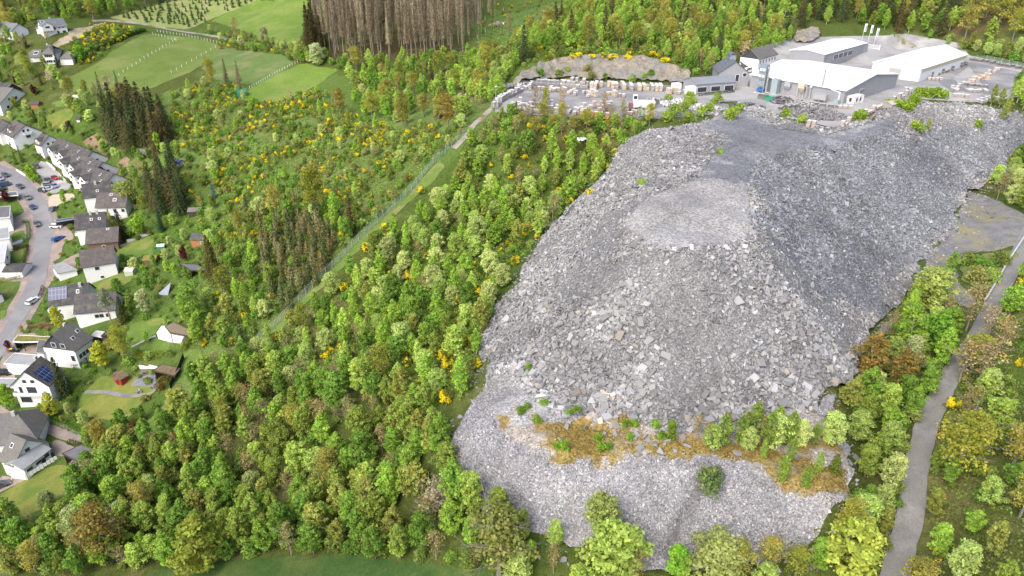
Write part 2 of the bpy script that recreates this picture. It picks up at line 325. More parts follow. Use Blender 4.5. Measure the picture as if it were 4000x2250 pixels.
# ------------------------------------------------------------------ surface materials
def gmat(n, c1, c2, s1=.35, s2=3, c3=None, rough=.9, bmp=.05, s3=.08):
    m, t, b = newmat(n); p = geo(t); a = noise(t, s1, 6, .65, p); d = noise(t, s2, 5, .75, p)
    k = ramp(t, a.outputs[0], [(.35, c1), (.65, c2)])
    if c3: e = noise(t, s3, 4, .6, p); k = mixc(t, ramp(t, e.outputs[0], [(.48, (0,)*3), (.62, (1,)*3)]), k, c3)
    k = mixc(t, 1.0, k, ramp(t, d.outputs[0], [(.3, (.7,)*3), (.7, (1.25,)*3)]), 'MULTIPLY')
    t.links.new(k, b.inputs['Base Color']); b.inputs['Roughness'].default_value = rough; b.inputs['Specular IOR Level'].default_value = .15; bump(t, b, d.outputs[0], bmp); MC[n] = m; return m
M_FIELD = gmat('meadow grass', srgb(104, 124, 60), srgb(114, 134, 66), .12, 1.6, srgb(126, 138, 78), bmp=.15, s3=.04)
M_FIELD2 = gmat('bright meadow grass', srgb(106, 132, 60), srgb(116, 142, 64), .1, 1.5, srgb(126, 144, 74), bmp=.12, s3=.05)
M_LAWN = gmat('garden lawn', srgb(96, 124, 58), srgb(110, 134, 64), .3, 3, srgb(134, 138, 78), bmp=.05, s3=.12)
M_YLAWN = gmat('yellowish lawn', srgb(122, 130, 62), srgb(136, 138, 74), .3, 3, srgb(104, 124, 58), bmp=.05, s3=.14)
M_ASPH = gmat('grey asphalt', (.17, .17, .178), (.2, .2, .205), .3, 6, (.22, .22, .22), .8, .01)
M_YARD = gmat('dark yard asphalt', (.175, .175, .185), (.22, .22, .23), .08, 3, (.3, .295, .285), .85, .01, .05)
M_DUST = gmat('pale dusty concrete', (.29, .287, .282), (.37, .366, .36), .1, 2.5, (.24, .24, .24), .9, .02, .06)
M_GRAV = gmat('grey stone gravel', (.13, .133, .14), (.215, .212, .205), .28, 3, srgb(150, 146, 112), .95, .12, .11)
M_PAVE = gmat('pinkish paving', srgb(150, 136, 126), srgb(170, 156, 146), .5, 5, srgb(140, 132, 126), .85, .01)
M_PATIO = gmat('slate patio', srgb(120, 122, 128), srgb(140, 142, 148), .7, 4, None, .7, .01)
M_SOIL = gmat('bare soil', srgb(140, 118, 98), srgb(166, 146, 126), .4, 4, srgb(120, 112, 76), .95, .05, .2)
M_SAND = gmat('sandy track', srgb(190, 174, 150), srgb(170, 158, 138), .3, 3, srgb(150, 146, 110), .95, .03, .15)
M_XMAS = gmat('pale plantation grass', srgb(148, 158, 96), srgb(128, 146, 80), .2, 3, srgb(158, 158, 110), .95, .05, .1)
M_ROAD = gmat('worn lane asphalt', (.17, .168, .164), (.25, .246, .238), .45, 5, (.2, .196, .18), .85, .03, .12)
M_DIRT = gmat('stony track', srgb(150, 144, 134), srgb(170, 164, 154), .3, 3, srgb(120, 124, 90), .95, .03, .2)
M_CLIFF = gmat('rock face', srgb(176, 164, 146), srgb(132, 130, 118), .5, 1.2, srgb(148, 148, 146), .95, .6, .15)
NOGO = []             # world polygons nothing is scattered on
def chaikin(q, n=2):
    for _ in range(n): q = [tuple(a[i]*(1-t)+b[i]*t for i in range(2)) for a, b in zip(q, q[1:]+q[:1]) for t in (.22, .78)]
    return q
def sheet(name, c, pts, mat, off=.08, sp=2.0, nogo=True, org=True, **k):
    W = pw(c, pts)
    if org and name not in ('yard', 'yard_lane', 'patio', 'vegetable_bed'):
        W = chaikin(W[::1], 1); D = []
        for a, b in zip(W, W[1:]+W[:1]):
            m_ = max(1, int(math.dist(a, b)/1.5)); D += [(a[0]*(1-i/m_)+b[0]*i/m_, a[1]*(1-i/m_)+b[1]*i/m_) for i in range(m_)]
        X_, Y_ = np.array(D).T; j = .9 if name not in ('driveway', 'lane', 'front_lawn') else .25
        W = list(zip(X_+(vnoise(X_, Y_, 2.5, 101)-.5)*2*j, Y_+(vnoise(X_, Y_, 2.5, 102)-.5)*2*j)); NOGO.append(W) if nogo else None
    return drape(name, W, sp, off, mat, **k)
# fields
sheet('meadow', cI, [(150,205),(235,165),(300,118),(370,85),(420,88),(480,95),(555,112),(540,150),(480,180),(400,215),(330,238),(240,240),(175,225)], M_FIELD, .1)
sheet('meadow', cI, [(530,52),(640,0),(840,0),(780,60),(755,100),(735,120),(640,88),(580,68)], M_FIELD2, .1)
sheet('meadow', cN, [(540,495),(840,535),(700,640),(560,720),(340,800),(200,790),(60,755),(140,700),(300,610)], M_FIELD2, .1)
sheet('plantation_ground', cI, [(275,45),(370,20),(430,0),(650,0),(540,45),(470,75),(360,62)], M_XMAS, .1)
sheet('meadow', cI, [(380,1440),(560,1410),(760,1398),(900,1405),(1060,1420),(1240,1438),(1300,1490),(300,1490)], gmat('dark meadow grass', srgb(62, 92, 46), srgb(76, 100, 52), .3, 2, srgb(94, 110, 60), bmp=.25), .1)
sheet('meadow', cI, [(500,150),(560,120),(720,140),(740,160),(660,215),(600,210),(530,200)], gmat('rough meadow grass', srgb(98, 122, 66), srgb(110, 132, 74), .3, 2, srgb(128, 134, 90), bmp=.2), .09)
sheet('grass_strip', cI, [(1100,412),(1128,414),(1000,535),(905,625),(800,735),(720,815),(665,862),(648,860),(700,812),(820,690),(950,562)], gmat('strip grass', srgb(98, 124, 58), srgb(116, 138, 72), .3, 2, srgb(138, 140, 90), bmp=.2), .09)
sheet('grass_strip', cI, [(460,890),(500,880),(520,900),(480,1000),(440,1060),(380,1110),(320,1120),(420,1010)], MC['strip grass'], .09)
# left garden ground
sheet('lawn', cI, [(0,1250),(60,1205),(150,1165),(220,1195),(200,1250),(100,1290),(0,1310)], M_YLAWN)
sheet('lawn', cC, [(1080,545),(1310,500),(1330,530),(1240,640),(1090,720),(1010,640)], M_LAWN); sheet('lawn', cC, [(1110,740),(1290,650),(1400,700),(1320,790),(1150,800)], M_LAWN)
sheet('lawn', cC, [(680,1090),(790,980),(1050,950),(1240,1070),(1230,1120),(1200,1160),(940,1200),(640,1230),(650,1150)], M_YLAWN)
sheet('lawn', cC, [(630,1180),(900,1150),(1180,1160),(1120,1240),(1000,1360),(830,1340),(640,1260)], M_YLAWN, .14)
sheet('lawn', cB, [(1270,1130),(1450,1010),(1739,920),(1739,1180),(1560,1230),(1420,1200)], M_LAWN); sheet('lawn', cC, [(680,230),(840,170),(1010,140),(1130,160),(960,260),(800,290)], M_LAWN)
sheet('lawn', cA, [(1090,1260),(1230,1180),(1320,1230),(1290,1300),(1130,1330)], M_LAWN); sheet('lawn', cA, [(340,880),(520,810),(560,860),(510,930),(400,1000)], M_YLAWN); sheet('lawn', cA, [(90,400),(200,390),(190,480),(120,500)], M_YLAWN); sheet('lawn', cA, [(390,770),(540,740),(560,790),(420,810)], M_LAWN)
sheet('vegetable_bed', cA, [(620,1070),(730,1008),(830,1075),(760,1150),(720,1120)], M_SOIL); sheet('vegetable_bed', cA, [(855,1285),(930,1180),(985,1200),(900,1330)], M_SOIL)
sheet('sandy_track', cA, [(380,345),(440,300),(620,210),(790,165),(800,180),(660,255),(500,330),(420,370)], M_SAND)
# streets
RE = [cB(*p) for p in [(-90,70),(0,125),(190,200),(330,310),(440,420),(530,560),(580,700),(602,860),(600,1000),(560,1200),(520,1449)]]+[cC(*p) for p in [(330,290),(240,450),(160,560),(100,680),(30,800),(-60,900)]]
LE = [cB(*p) for p in [(-90,200),(0,262),(100,330),(180,430),(250,500),(340,620),(388,760),(410,900),(390,1050),(350,1250),(315,1449)]]+[cC(*p) for p in [(200,270),(130,400),(60,530),(0,640),(-80,740)]]
def wl(px): return smooth_line([tuple(at(*p)[:2]) for p in px])
RW, LW = wl(RE), wl(LE)
SWK = ribbon(wl([((a[0]+b[0])/2, (a[1]+b[1])/2) for a, b in zip(RE, LE[:11]+[LE[11], LE[12], LE[13], LE[14], LE[15], LE[15]])]), 10.5); NOGO.append(SWK); drape('sidewalk', SWK, 1.5, .06, M_PAVE)
drape('street', LW+RW[::-1], 1.2, .13, M_ASPH)
sheet('driveway', cB, [(560,470),(840,450),(850,520),(640,580),(640,650),(580,640),(540,560)], gmat('sandy paving', srgb(190, 172, 152), srgb(204, 188, 170), .5, 5, None), .12, 1.2)
sheet('driveway', cB, [(400,170),(480,60),(640,190),(700,250),(640,290),(800,330),(800,400),(560,470),(450,420),(480,330),(440,240)], M_DUST, .12, 1.2)
sheet('driveway', cB, [(600,760),(760,790),(860,960),(720,1010),(700,1180),(585,1230),(570,1150),(600,1000)], M_PAVE, .12, 1.2); sheet('driveway', cB, [(720,1200),(900,1130),(1000,1100),(1080,1120),(870,1200),(850,1300),(600,1449),(520,1449)], M_PAVE, .125, 1.2)
sheet('driveway', cC, [(0,870),(110,640),(300,620),(330,780),(60,900),(140,980),(0,1080)], M_PAVE, .12, 1.2)
sheet('lane', cC, [(-60,1150),(0,1210),(130,1285),(300,1290),(480,1350),(700,1449),(780,1500),(640,1520),(480,1480),(280,1400),(100,1300),(-60,1260)], M_PAVE, .13, 1.2)
sheet('driveway', cO, [(0,930),(380,1000),(230,1060),(60,1150),(0,1180)], M_PAVE, .12, 1.2); sheet('driveway', cO, [(800,420),(1080,540),(900,680),(740,640),(720,480)], M_PAVE, .12, 1.2)
sheet('driveway', cB, [(0,900),(100,760),(240,690),(320,620),(360,760),(380,900),(250,1030),(100,1060),(120,1400),(300,1250),(260,1449),(0,1449)], M_PAVE, .11, 1.2)
sheet('front_lawn', cB, [(110,920),(270,860),(290,960),(150,1010)], M_LAWN, .16, 1.2); sheet('front_lawn', cB, [(140,1130),(290,1070),(250,1200),(150,1210)], M_LAWN, .16, 1.2); sheet('front_lawn', cC, [(0,440),(60,440),(40,500),(0,510)], M_LAWN, .16, 1.2)
sheet('patio', cC, [(1150,930),(1255,935),(1262,1062),(1055,1055)], M_PATIO, .16, 1.2); sheet('patio', cC, [(690,770),(760,690),(800,830),(630,830)], M_PATIO, .15, 1.2)
def path_px(name, c, pts, w, mat, off=.15, sp=1.0):
    ln = smooth_line([tuple(at(*c(*p))[:2]) for p in pts]); NOGO.append(ribbon(ln, w+1.2)); D = []; Q = ribbon(ln, w)
    for a, b in zip(Q, Q[1:]+Q[:1]): n_ = max(1, int(math.dist(a, b)/1.2)); D += [(a[0]*(1-i/n_)+b[0]*i/n_, a[1]*(1-i/n_)+b[1]*i/n_) for i in range(n_)]
    X_, Y_ = np.array(D).T; return drape(name, list(zip(X_+(vnoise(X_, Y_, 1.7, 103)-.5)*.22*w**.5, Y_+(vnoise(X_, Y_, 1.7, 104)-.5)*.22*w**.5)), sp, off, mat)
path_px('garden_path', cC, [(690,1105),(860,1100),(900,1115),(1050,1135),(1240,1122),(1270,1040)], 1.3, M_GRAV, .2); path_px('garden_path', cC, [(1060,740),(1160,690),(1260,645)], .8, M_DUST)
path_px('field_track', cA, [(700,160),(800,152),(1000,168),(1200,205),(1500,255),(1700,295),(1880,330),(1960,345)], 3.0, M_DIRT, .16)
path_px('footpath', cN, [(2035,830),(1960,900),(1880,970),(1840,1040),(1730,1150)], 2.2, M_DIRT, .14)
# quarry yard
YARD = [(1245,282),(1262,240),(1300,207),(1395,202),(1500,206),(1620,210),(1720,218),(1740,250),(1830,262),(1850,290),(1760,290),(1650,300),(1500,300),(1380,292)]
sheet('yard', cI, YARD, M_YARD, .1, 2)
sheet('yard', cI, [(1720,245),(1830,185),(1900,120),(2000,95),(2210,90),(2280,85),(2420,110),(2440,140),(2576,170),(2620,210),(2600,235),(2480,260),(2310,250),(2230,262),(2140,310),(2110,325),(1990,298),(1850,255),(1760,262)], M_DUST, .12, 2)
sheet('yard_lane', cH, [(640,560),(890,440),(1268,520),(1240,600),(1000,700),(960,680),(1000,640),(880,470),(760,560),(860,640),(760,660)], M_YARD, .2, 2)
path_px('hill_track', cM, [(1000,200),(850,110),(700,50),(560,0)], 3, M_DIRT, .2)
path_px('lane', cI, [(2640,480),(2600,565),(2562,640),(2535,695),(2508,748),(2472,826),(2424,898),(2390,945),(2352,1018),(2323,1096),(2304,1180),(2289,1300),(2268,1380),(2245,1470),(2215,1560)], 3.6, M_ROAD, .2, 1)
sheet('gravel_pad', cI, [(2400,560),(2440,480),(2500,500),(2576,540),(2600,560),(2576,610),(2520,630),(2440,640),(2400,680),(2425,730),(2462,750),(2450,775),(2390,760),(2340,700),(2290,760),(2230,850),(2195,840),(2290,740),(2340,640)], M_GRAV, .13, 1.5)
sheet('grass_island', cI, [(2420,650),(2520,635),(2560,640),(2500,720),(2470,735),(2415,700)], MC['strip grass'], .25, 1.5)
def cliffh(x, y): return (vnoise(x, y, 2.2, 41)-.5)*1.5+(vnoise(x, y, .9, 42)-.5)*.7
CLIFF = [(1285,212),(1310,188),(1390,152),(1530,143),(1650,152),(1735,186),(1735,215),(1620,207),(1400,200)]
sheet('rock_face', cI, CLIFF, M_CLIFF, 1.0, .8, hf=cliffh)
sheet('rock_face', cI, [(1995,108),(2005,80),(2050,72),(2070,92),(2040,110)], M_CLIFF, 1.0, .8, hf=cliffh)
# ------------------------------------------------------------------ the slate heap
BARE = pw(cI, [(1620,505),(1765,452),(1880,465),(1892,560),(1880,612),(1760,632),(1620,622),(1570,570)])
TRACK = pw(cI, [(1850,265),(1900,300),(1960,330),(2080,345),(2240,300),(2250,330),(2120,365),(1990,385),(1900,395),(1880,460),(1760,490),(1740,470),(1790,400),(1830,350),(1790,330),(1740,335),(1800,300)])
MOSS = pw(cI, [(1340,1060),(1420,1065),(1560,1090),(1700,1112),(1900,1120),(2000,1160),(2130,1190),(2140,1250),(2080,1275),(1990,1245),(1900,1185),(1800,1165),(1600,1152),(1420,1160),(1370,1120)])
TERR = pw(cI, [(1300,985),(1500,1065),(1800,1088),(2060,1050),(2140,1100),(2140,1250),(1990,1245),(1800,1165),(1420,1160),(1330,1140),(1250,1090),(1230,1030)])
LSM = pw(cI, [(1225,965),(1290,940),(1360,920),(1385,970),(1390,1030),(1300,1050),(1230,1040)])
CHUTE = [(pw(cI, [(1640,640),(1760,650),(1740,850),(1760,1010),(1660,1010),(1690,850),(1600,740)])), pw(cI, [(1385,700),(1600,640),(1660,660),(1500,740),(1450,800)]), pw(cI, [(1900,600),(1990,620),(2060,760),(2180,830),(2120,900),(2000,760)])]
DARK = pw(cI, [(1890,395),(2240,330),(2330,330),(2576,300),(2600,400),(2430,480),(2340,640),(2190,830),(2100,780),(1960,640),(1905,560)])
GULLY = np.array([tuple(at(*cK(*q_)))[:2] for q_ in [(1850,880),(1830,930),(1800,990),(1750,1050),(1695,1110),(1680,1170),(1655,1230),(1640,1300)]])
def gully(x, y):                         # distance to the erosion line on the lower slope
    d = np.full(np.shape(x), 99.)
    for a, b in zip(GULLY, GULLY[1:]):
        ab = b-a; t = np.clip(((x-a[0])*ab[0]+(y-a[1])*ab[1])/(ab@ab), 0, 1); d = np.minimum(d, np.hypot(x-a[0]-t*ab[0], y-a[1]-t*ab[1]))
    return d
def heap_col(x, y):
    jx = x+(vnoise(x, y, 3, 21)-.5)*5+(vnoise(x, y, 9, 26)-.5)*7; jy = y+(vnoise(x, y, 3, 22)-.5)*5+(vnoise(x, y, 9, 27)-.5)*7
    c = np.tile(np.array((.226, .227, .228)), (len(x), 1)); d = inside(DARK, jx, jy); c[d] = (.182, .191, .205)
    c[inside(TRACK, jx, jy)] = (.15, .156, .166)
    k = inside(BARE, jx, jy); c[k] = (.262,.257,.246)
    for h in CHUTE: k = inside(h, jx, jy); c[k] = c[k]*.94
    mx = x+(vnoise(x, y, 1.3, 28)-.5)*2.4; my = y+(vnoise(x, y, 1.3, 29)-.5)*2.4+(vnoise(x, y, 5, 30)-.5)*2
    c[inside(TERR, jx, jy)] = scol(168, 160, 150); k = inside(MOSS, mx, my); c[k] = scol(146, 134, 104)
    k &= vnoise(x, y, .9, 35)+vnoise(x, y, 3, 36)*.8 > .72; c[k] = scol(144, 128, 76)
    k = inside(MOSS, mx, my) & (vnoise(x, y, 2.2, 31)*.6+vnoise(x, y, 7, 33)*.5 > .56); c[k] = scol(146, 126, 72)
    k = inside(TERR, jx, jy) & ~inside(MOSS, jx, jy) & (vnoise(x, y, 3.0, 32) > .62); c[k] = scol(150, 130, 84)
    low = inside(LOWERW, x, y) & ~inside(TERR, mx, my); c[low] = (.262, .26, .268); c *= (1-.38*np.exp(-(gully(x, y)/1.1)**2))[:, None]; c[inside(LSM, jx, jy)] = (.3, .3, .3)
    n = vnoise(x, y, 5, 23)*.5+vnoise(x, y, 1.6, 24)*.5+(vnoise(x, y, 22, 25)-.5)*.5
    return c*(.74+.52*n)[:, None]*np.array((1.08, 1.08, 1.085))
m, t, b = newmat('slate rubble'); p = geo(t); a = nnode(t, 'ShaderNodeAttribute', attribute_name='Col')
vo = nnode(t, 'ShaderNodeTexVoronoi'); vo.inputs['Scale'].default_value = 3.2; t.links.new(p, vo.inputs['Vector'])
v2 = nnode(t, 'ShaderNodeTexVoronoi'); v2.inputs['Scale'].default_value = 7.0; t.links.new(p, v2.inputs['Vector'])
g1 = nnode(t, 'ShaderNodeSeparateColor'); t.links.new(vo.outputs['Color'], g1.inputs[0]); g2 = nnode(t, 'ShaderNodeSeparateColor'); t.links.new(v2.outputs['Color'], g2.inputs[0])
k = mixc(t, 1.0, a.outputs[0], ramp(t, g1.outputs[0], [(0, (.62,)*3), (.5, (1,)*3), (1, (1.4,)*3)]), 'MULTIPLY'); k = mixc(t, 1.0, k, ramp(t, g2.outputs[1], [(0, (.75,)*3), (1, (1.25,)*3)]), 'MULTIPLY')
t.links.new(k, b.inputs['Base Color']); b.inputs['Roughness'].default_value = .8; b.inputs['Specular IOR Level'].default_value = .25; bump(t, b, g1.outputs[0], .18, .8); M_HEAP = m
def heaph(x, y):
    s = np.where(inside(TRACK, x, y) | inside(BARE, x, y), .15, 1.0); s = np.where(inside(TERR, x, y), .15, s)
    h = (vnoise(x, y, 7, 51)-.5)*1.3+(vnoise(x, y, 2.6, 52)-.5)*.6+(vnoise(x, y, 1.1, 53)-.5)*.3
    return h*s+.2-.8*np.exp(-(gully(x, y)/.9)**2)
def gap_shade(x, y):                         # base colour darkened to paint in the shade of gaps between the slabs
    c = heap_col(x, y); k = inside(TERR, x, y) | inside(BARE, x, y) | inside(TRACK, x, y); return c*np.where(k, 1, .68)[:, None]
drape('slate_heap', HEAPW, .9, .3, M_HEAP, colf=gap_shade, hf=heaph)
drape('scree_slope', LOWERW, .8, .31, M_HEAP, colf=gap_shade, hf=heaph)
def heap_top(x, y): return hgt(x, y)+.3+heaph(x, y)
# ------------------------------------------------------------------ slabs of slate on the heap
def slab_arrays(P, N, size, thick, col, rs, nrm_jit=.48):
    n = len(P); N = N+rs.normal(0, nrm_jit, (n, 3)); N /= np.linalg.norm(N, axis=1)[:, None]
    r = rs.normal(0, 1, (n, 3)); U = np.cross(N, r); U /= np.linalg.norm(U, axis=1)[:, None]; W = np.cross(N, U)
    asp = rs.uniform(.45, 1, n); V = np.empty((n, 8, 3))
    ang = np.array([.25, .75, 1.25, 1.75])*np.pi
    for k in range(4):
        a = ang[k]+rs.uniform(-.38, .38, n); rr = size*rs.uniform(.42, .75, n)
        off = U*(np.cos(a)*rr)[:, None]+W*(np.sin(a)*rr*asp)[:, None]
        V[:, k] = P+off-N*(thick*.5)[:, None]; V[:, 4+k] = P+off*rs.uniform(.82, 1, n)[:, None]+N*(thick*.5)[:, None]
    base = np.arange(n)[:, None, None]*8; f = np.array([[4,5,6,7],[0,1,5,4],[1,2,6,5],[2,3,7,6],[3,0,4,7]])
    F = (base+f[None]).reshape(-1, 4); C = np.repeat(col[:, None], 8, 1)
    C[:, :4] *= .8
    return V.reshape(-1, 3), F, C.reshape(-1, 3)
def heap_normals(x, y, e=.8):
    dx = (heap_top(x+e, y)-heap_top(x-e, y))/(2*e); dy = (heap_top(x, y+e)-heap_top(x, y-e))/(2*e)
    N = np.column_stack([-dx, -dy, np.ones(len(x))]); return N/np.linalg.norm(N, axis=1)[:, None]
def scatter_poly(poly, n, rs):
    q = np.array(poly); lo = q.min(0); hi = q.max(0); p = rs.uniform(lo, hi, (int(n*3), 2)); m = inside(poly, p[:, 0], p[:, 1]); return p[m][:n]
rs = np.random.default_rng(11)
p = scatter_poly(HEAPW, 125000, rs); x, y = p[:, 0], p[:, 1]
smooth = inside(TRACK, x, y) | inside(BARE, x, y); ch = np.zeros(len(x), bool)
for h in CHUTE: ch |= inside(h, x, y)
dark = inside(DARK, x, y); low = np.clip((150-y)/55, 0, 1)     # larger blocks roll to the toe
cl_ = vnoise(x, y, 6, 61)*.5+vnoise(x, y, 15, 62)*.5
size = (.4+.24*low+.3*(cl_-.5))*np.exp(rs.normal(0, .42, len(x)))*np.where(ch, .6, 1)*np.where(dark, .9, 1)
size = np.clip(size, .22, 1.9); keep = (~smooth | (rs.random(len(x)) < .05)) & (rs.random(len(x)) < np.where(ch, .45, np.clip(cl_*2.2-.1, .25, 1)))
x, y, size = x[keep], y[keep], size[keep]; size[inside(TRACK, x, y) | inside(BARE, x, y)] *= .5
def rockcol(x, y, rs, w=.2):
    c = heap_col(x, y); k = np.exp(rs.normal(.04, w, len(x)))[:, None]; c = c*k
    warm = rs.random(len(x)) < .04; c[warm] *= (1.12, 1.02, .86); return np.clip(c, .04, .62)
B_ = np.array(HEAPW+LOWERW); i_ = rs.integers(len(B_), size=2600); e_ = B_[i_]+rs.normal(0, 1.7, (2600, 2)); xe, ye = e_.T; ok_ = ~inside(HEAPW, xe, ye) & ~inside(LOWERW, xe, ye); xe, ye = xe[ok_], ye[ok_]      # blocks that rolled past the toe
NE = np.column_stack([rs.normal(0, .3, (len(xe), 2)), np.ones(len(xe))]); NE /= np.linalg.norm(NE, axis=1)[:, None]; se = .5*np.exp(rs.normal(0, .4, len(xe))); ce = np.full((len(xe), 3), .24)*np.exp(rs.normal(0, .25, (len(xe), 1)))
V, F, CC = slab_arrays(np.column_stack([xe, ye, hgt(xe, ye)+.1]), NE, se, se*.25, ce, rs); o = link('stray_rubble', mesh_np('stray_rubble', V, 4, F=F, col=CC, mat=ROCK)); o['kind'] = 'stuff'; o['label'] = 'stray slate pieces along the foot of the heap'; o['category'] = 'rubble'
N = heap_normals(x, y); th = size*rs.uniform(.1, .26, len(x)); P = np.column_stack([x, y, heap_top(x, y)])+N*(th*.35+size*rs.uniform(0, .22, len(x)))[:, None]
C = rockcol(x, y, rs)
app = size/np.hypot(y, x)*(1+.0*x); big = np.argsort(-app)[:245]; isb = np.zeros(len(x), bool); isb[big] = True
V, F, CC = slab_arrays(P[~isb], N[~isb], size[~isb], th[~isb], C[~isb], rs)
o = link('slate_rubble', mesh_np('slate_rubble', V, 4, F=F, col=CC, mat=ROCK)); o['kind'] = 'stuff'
o['label'] = 'loose grey slate rubble covering the spoil heap'; o['category'] = 'rubble'
# the largest slabs are things of their own
SL = []
for i in range(14):
    V, F, CC = slab_arrays(np.zeros((1, 3)), np.array([[0, 0, 1.]]), np.array([1.]), np.array([rs.uniform(.14, .34)]), np.ones((1, 3)), rs, 0.0)
    SL.append(mesh_np('loose_rock', V, 4, F=np.vstack([F, [[3, 2, 1, 0]]]), col=CC, mat=ROCK))
def put_slab(pos, n, s, col, label, group, rsx, tilt=.3):
    o = link('loose_rock', SL[int(rsx.integers(14))]); nn = Vector(n)+Vector(rsx.normal(0, tilt, 3)); q = nn.to_track_quat('Z', 'Y')
    o.rotation_euler = (q.to_matrix() @ __import__('mathutils').Matrix.Rotation(rsx.uniform(0, 6.28), 3, 'Z')).to_euler()
    o.location = pos; o.scale = (s, s, s); o.color = (*col, 1); tag(o, label, 'rock', group); return o
for i in big:
    d = dark[keep][i] if False else inside(DARK, np.array([x[i]]), np.array([y[i]]))[0]
    put_slab(P[i], N[i], size[i]*1.08, C[i], 'dark blue grey slate slab lying on the right flank of the heap' if d else ('large pale grey slate slab near the foot of the heap' if y[i] < 108 else 'grey slate slab lying on the upper slope of the heap'), 'slate slabs on the heap', rs)
# blocks scattered over the mossy terrace
TB = [cK(*q) for q in [(1040,465),(985,530),(1105,540),(1160,535),(1225,570),(1290,570),(1215,545),(1420,575),(1480,590),(1415,600),(1435,700),(1570,688),(1665,685),(1600,640),(1620,610),(1545,640),(1450,660),(1500,620),(1915,675),(2060,700),(1680,780),(1920,752),(900,370),(935,455),(1385,470),(1345,520),(1300,520),(1550,560),(1690,560),(1725,520),(1710,600),(2180,770),(1745,655),(955,615),(1000,500),(850,480),(1480,560),(1640,590),(2010,420)]]
for (u, v) in TB:
    q = at(u, v); hx = float(heap_top(q.x, q.y)); s = rs.uniform(.7, 1.5)
    put_slab((q.x, q.y, hx+s*.15), (0, 0, 1), s, rs.uniform(.2, .27)*np.array((1, 1.01, 1.03)), 'loose slate block lying on the mossy terrace below the heap', 'slate blocks on the mossy terrace', rs, .45)
# fine shards of the lower slope
p = scatter_poly(LOWERW, 46000, rs); x, y = p[:, 0], p[:, 1]; tr = inside(TERR, x, y)
k = (~tr | (rs.random(len(x)) < .07)) & (~inside(LSM, x, y) | (rs.random(len(x)) < .15)); x, y = x[k], y[k]
size = .24*np.exp(rs.normal(0, .38, len(x))); N = heap_normals(x, y); C = rockcol(x, y, rs, .24)
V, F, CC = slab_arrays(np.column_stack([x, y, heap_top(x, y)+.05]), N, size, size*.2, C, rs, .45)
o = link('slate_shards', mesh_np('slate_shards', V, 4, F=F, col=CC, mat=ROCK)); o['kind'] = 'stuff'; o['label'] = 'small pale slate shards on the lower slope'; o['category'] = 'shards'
# ------------------------------------------------------------------ village: materials and builders
WHITE = plain('white render', (.74, .74, .73), .85, .04); OFFW = plain('grey white render', (.6, .6, .6), .85, .06); WOODW = plain('brown timber cladding', (.16, .1, .06), .8, .35, 3)
SLATEW = plain('dark slate cladding', (.055, .06, .068), .6, .2); REDW = plain('red painted wood', (.25, .03, .025), .6, .15); ORW = plain('orange wood', (.32, .15, .06), .75, .2); DKW = plain('dark wood', (.06, .045, .035), .85, .25)
T_DK = tiles('dark grey tiles', (.055, .054, .06), .45); T_BR = tiles('brown grey tiles', (.105, .088, .086), .45); T_GR = tiles('weathered grey tiles', (.16, .152, .143), .4, .25); T_MID = tiles('grey brown tiles', (.08, .072, .073), .45)
T_BL = tiles('blue grey tiles', (.17, .185, .21), .4, .2); FLAT = plain('grey roofing felt', (.27, .285, .285), .9, .12, .5); FLATD = plain('dark roofing felt', (.13, .13, .14), .9, .15, .5); GREENR = plain('planted roof', srgb(132, 128, 70), .95, .3, 1.2)
GLASS = plain('window glass', (.035, .04, .048), .12, .2, 2, spec=.6); FRAME = plain('white frame', (.72, .72, .72), .5, .03); GREYM = plain('grey metal', (.32, .33, .34), .45, .08, spec=.5); METW = plain('white metal', (.72, .73, .73), .45, .03, spec=.5)
CONC = plain('concrete', (.42, .41, .39), .9, .12); TARPG = plain('green tarpaulin', (.03, .17, .12), .6, .1); BLACK = plain('black plastic', (.02, .02, .022), .5, .1); RUB = plain('tyre rubber', (.02, .02, .02), .8, .1)
m, t, b = newmat('solar cells'); br = nnode(t, 'ShaderNodeTexBrick'); br.offset = 0; br.inputs['Scale'].default_value = 1; br.inputs['Row Height'].default_value = 1.65; br.inputs['Brick Width'].default_value = 1.0; br.inputs['Mortar Size'].default_value = .035
br.inputs['Color1'].default_value = (.012, .025, .09, 1); br.inputs['Color2'].default_value = (.016, .03, .11, 1); br.inputs['Mortar'].default_value = (.3, .33, .4, 1); t.links.new(nnode(t, 'ShaderNodeTexCoord').outputs['UV'], br.inputs['Vector'])
t.links.new(br.outputs[0], b.inputs['Base Color']); b.inputs['Roughness'].default_value = .25; SOLAR = m
def roof_mb(L, W, ez, rz, hip=(0, 0), th=.2, off=0.0):
    """roof over x in 0..L, y in -W/2..W/2; hip = inset of the ridge at each end"""
    m = MB(); E = [(0, -W/2, ez), (L, -W/2, ez), (L, W/2, ez), (0, W/2, ez)]; R0 = (hip[0], off, rz); R1 = (L-hip[1], off, rz); sl = math.hypot(W/2, rz-ez)
    tops = [([E[0], E[1], R1, R0], [(0, 0), (L, 0), (L-hip[1], sl), (hip[0], sl)]), ([E[2], E[3], R0, R1], [(0, 0), (L, 0), (L-hip[0], sl), (hip[1], sl)])]
    if hip[0] > 0: tops.append(([E[3], E[0], R0], [(0, 0), (W, 0), (W/2, sl)]))
    if hip[1] > 0: tops.append(([E[1], E[2], R1], [(0, 0), (W, 0), (W/2, sl)]))
    dn = lambda p: (p[0], p[1], p[2]-th)
    for q, uv in tops: m.poly(q, uv); m.poly([dn(p) for p in q[::-1]])
    rim = [E[0], E[1]]+([] if hip[1] else [R1])+[E[2], E[3]]+([] if hip[0] else [R0])
    for a, b in zip(rim, rim[1:]+rim[:1]): m.poly([dn(a), dn(b), b, a])
    return m
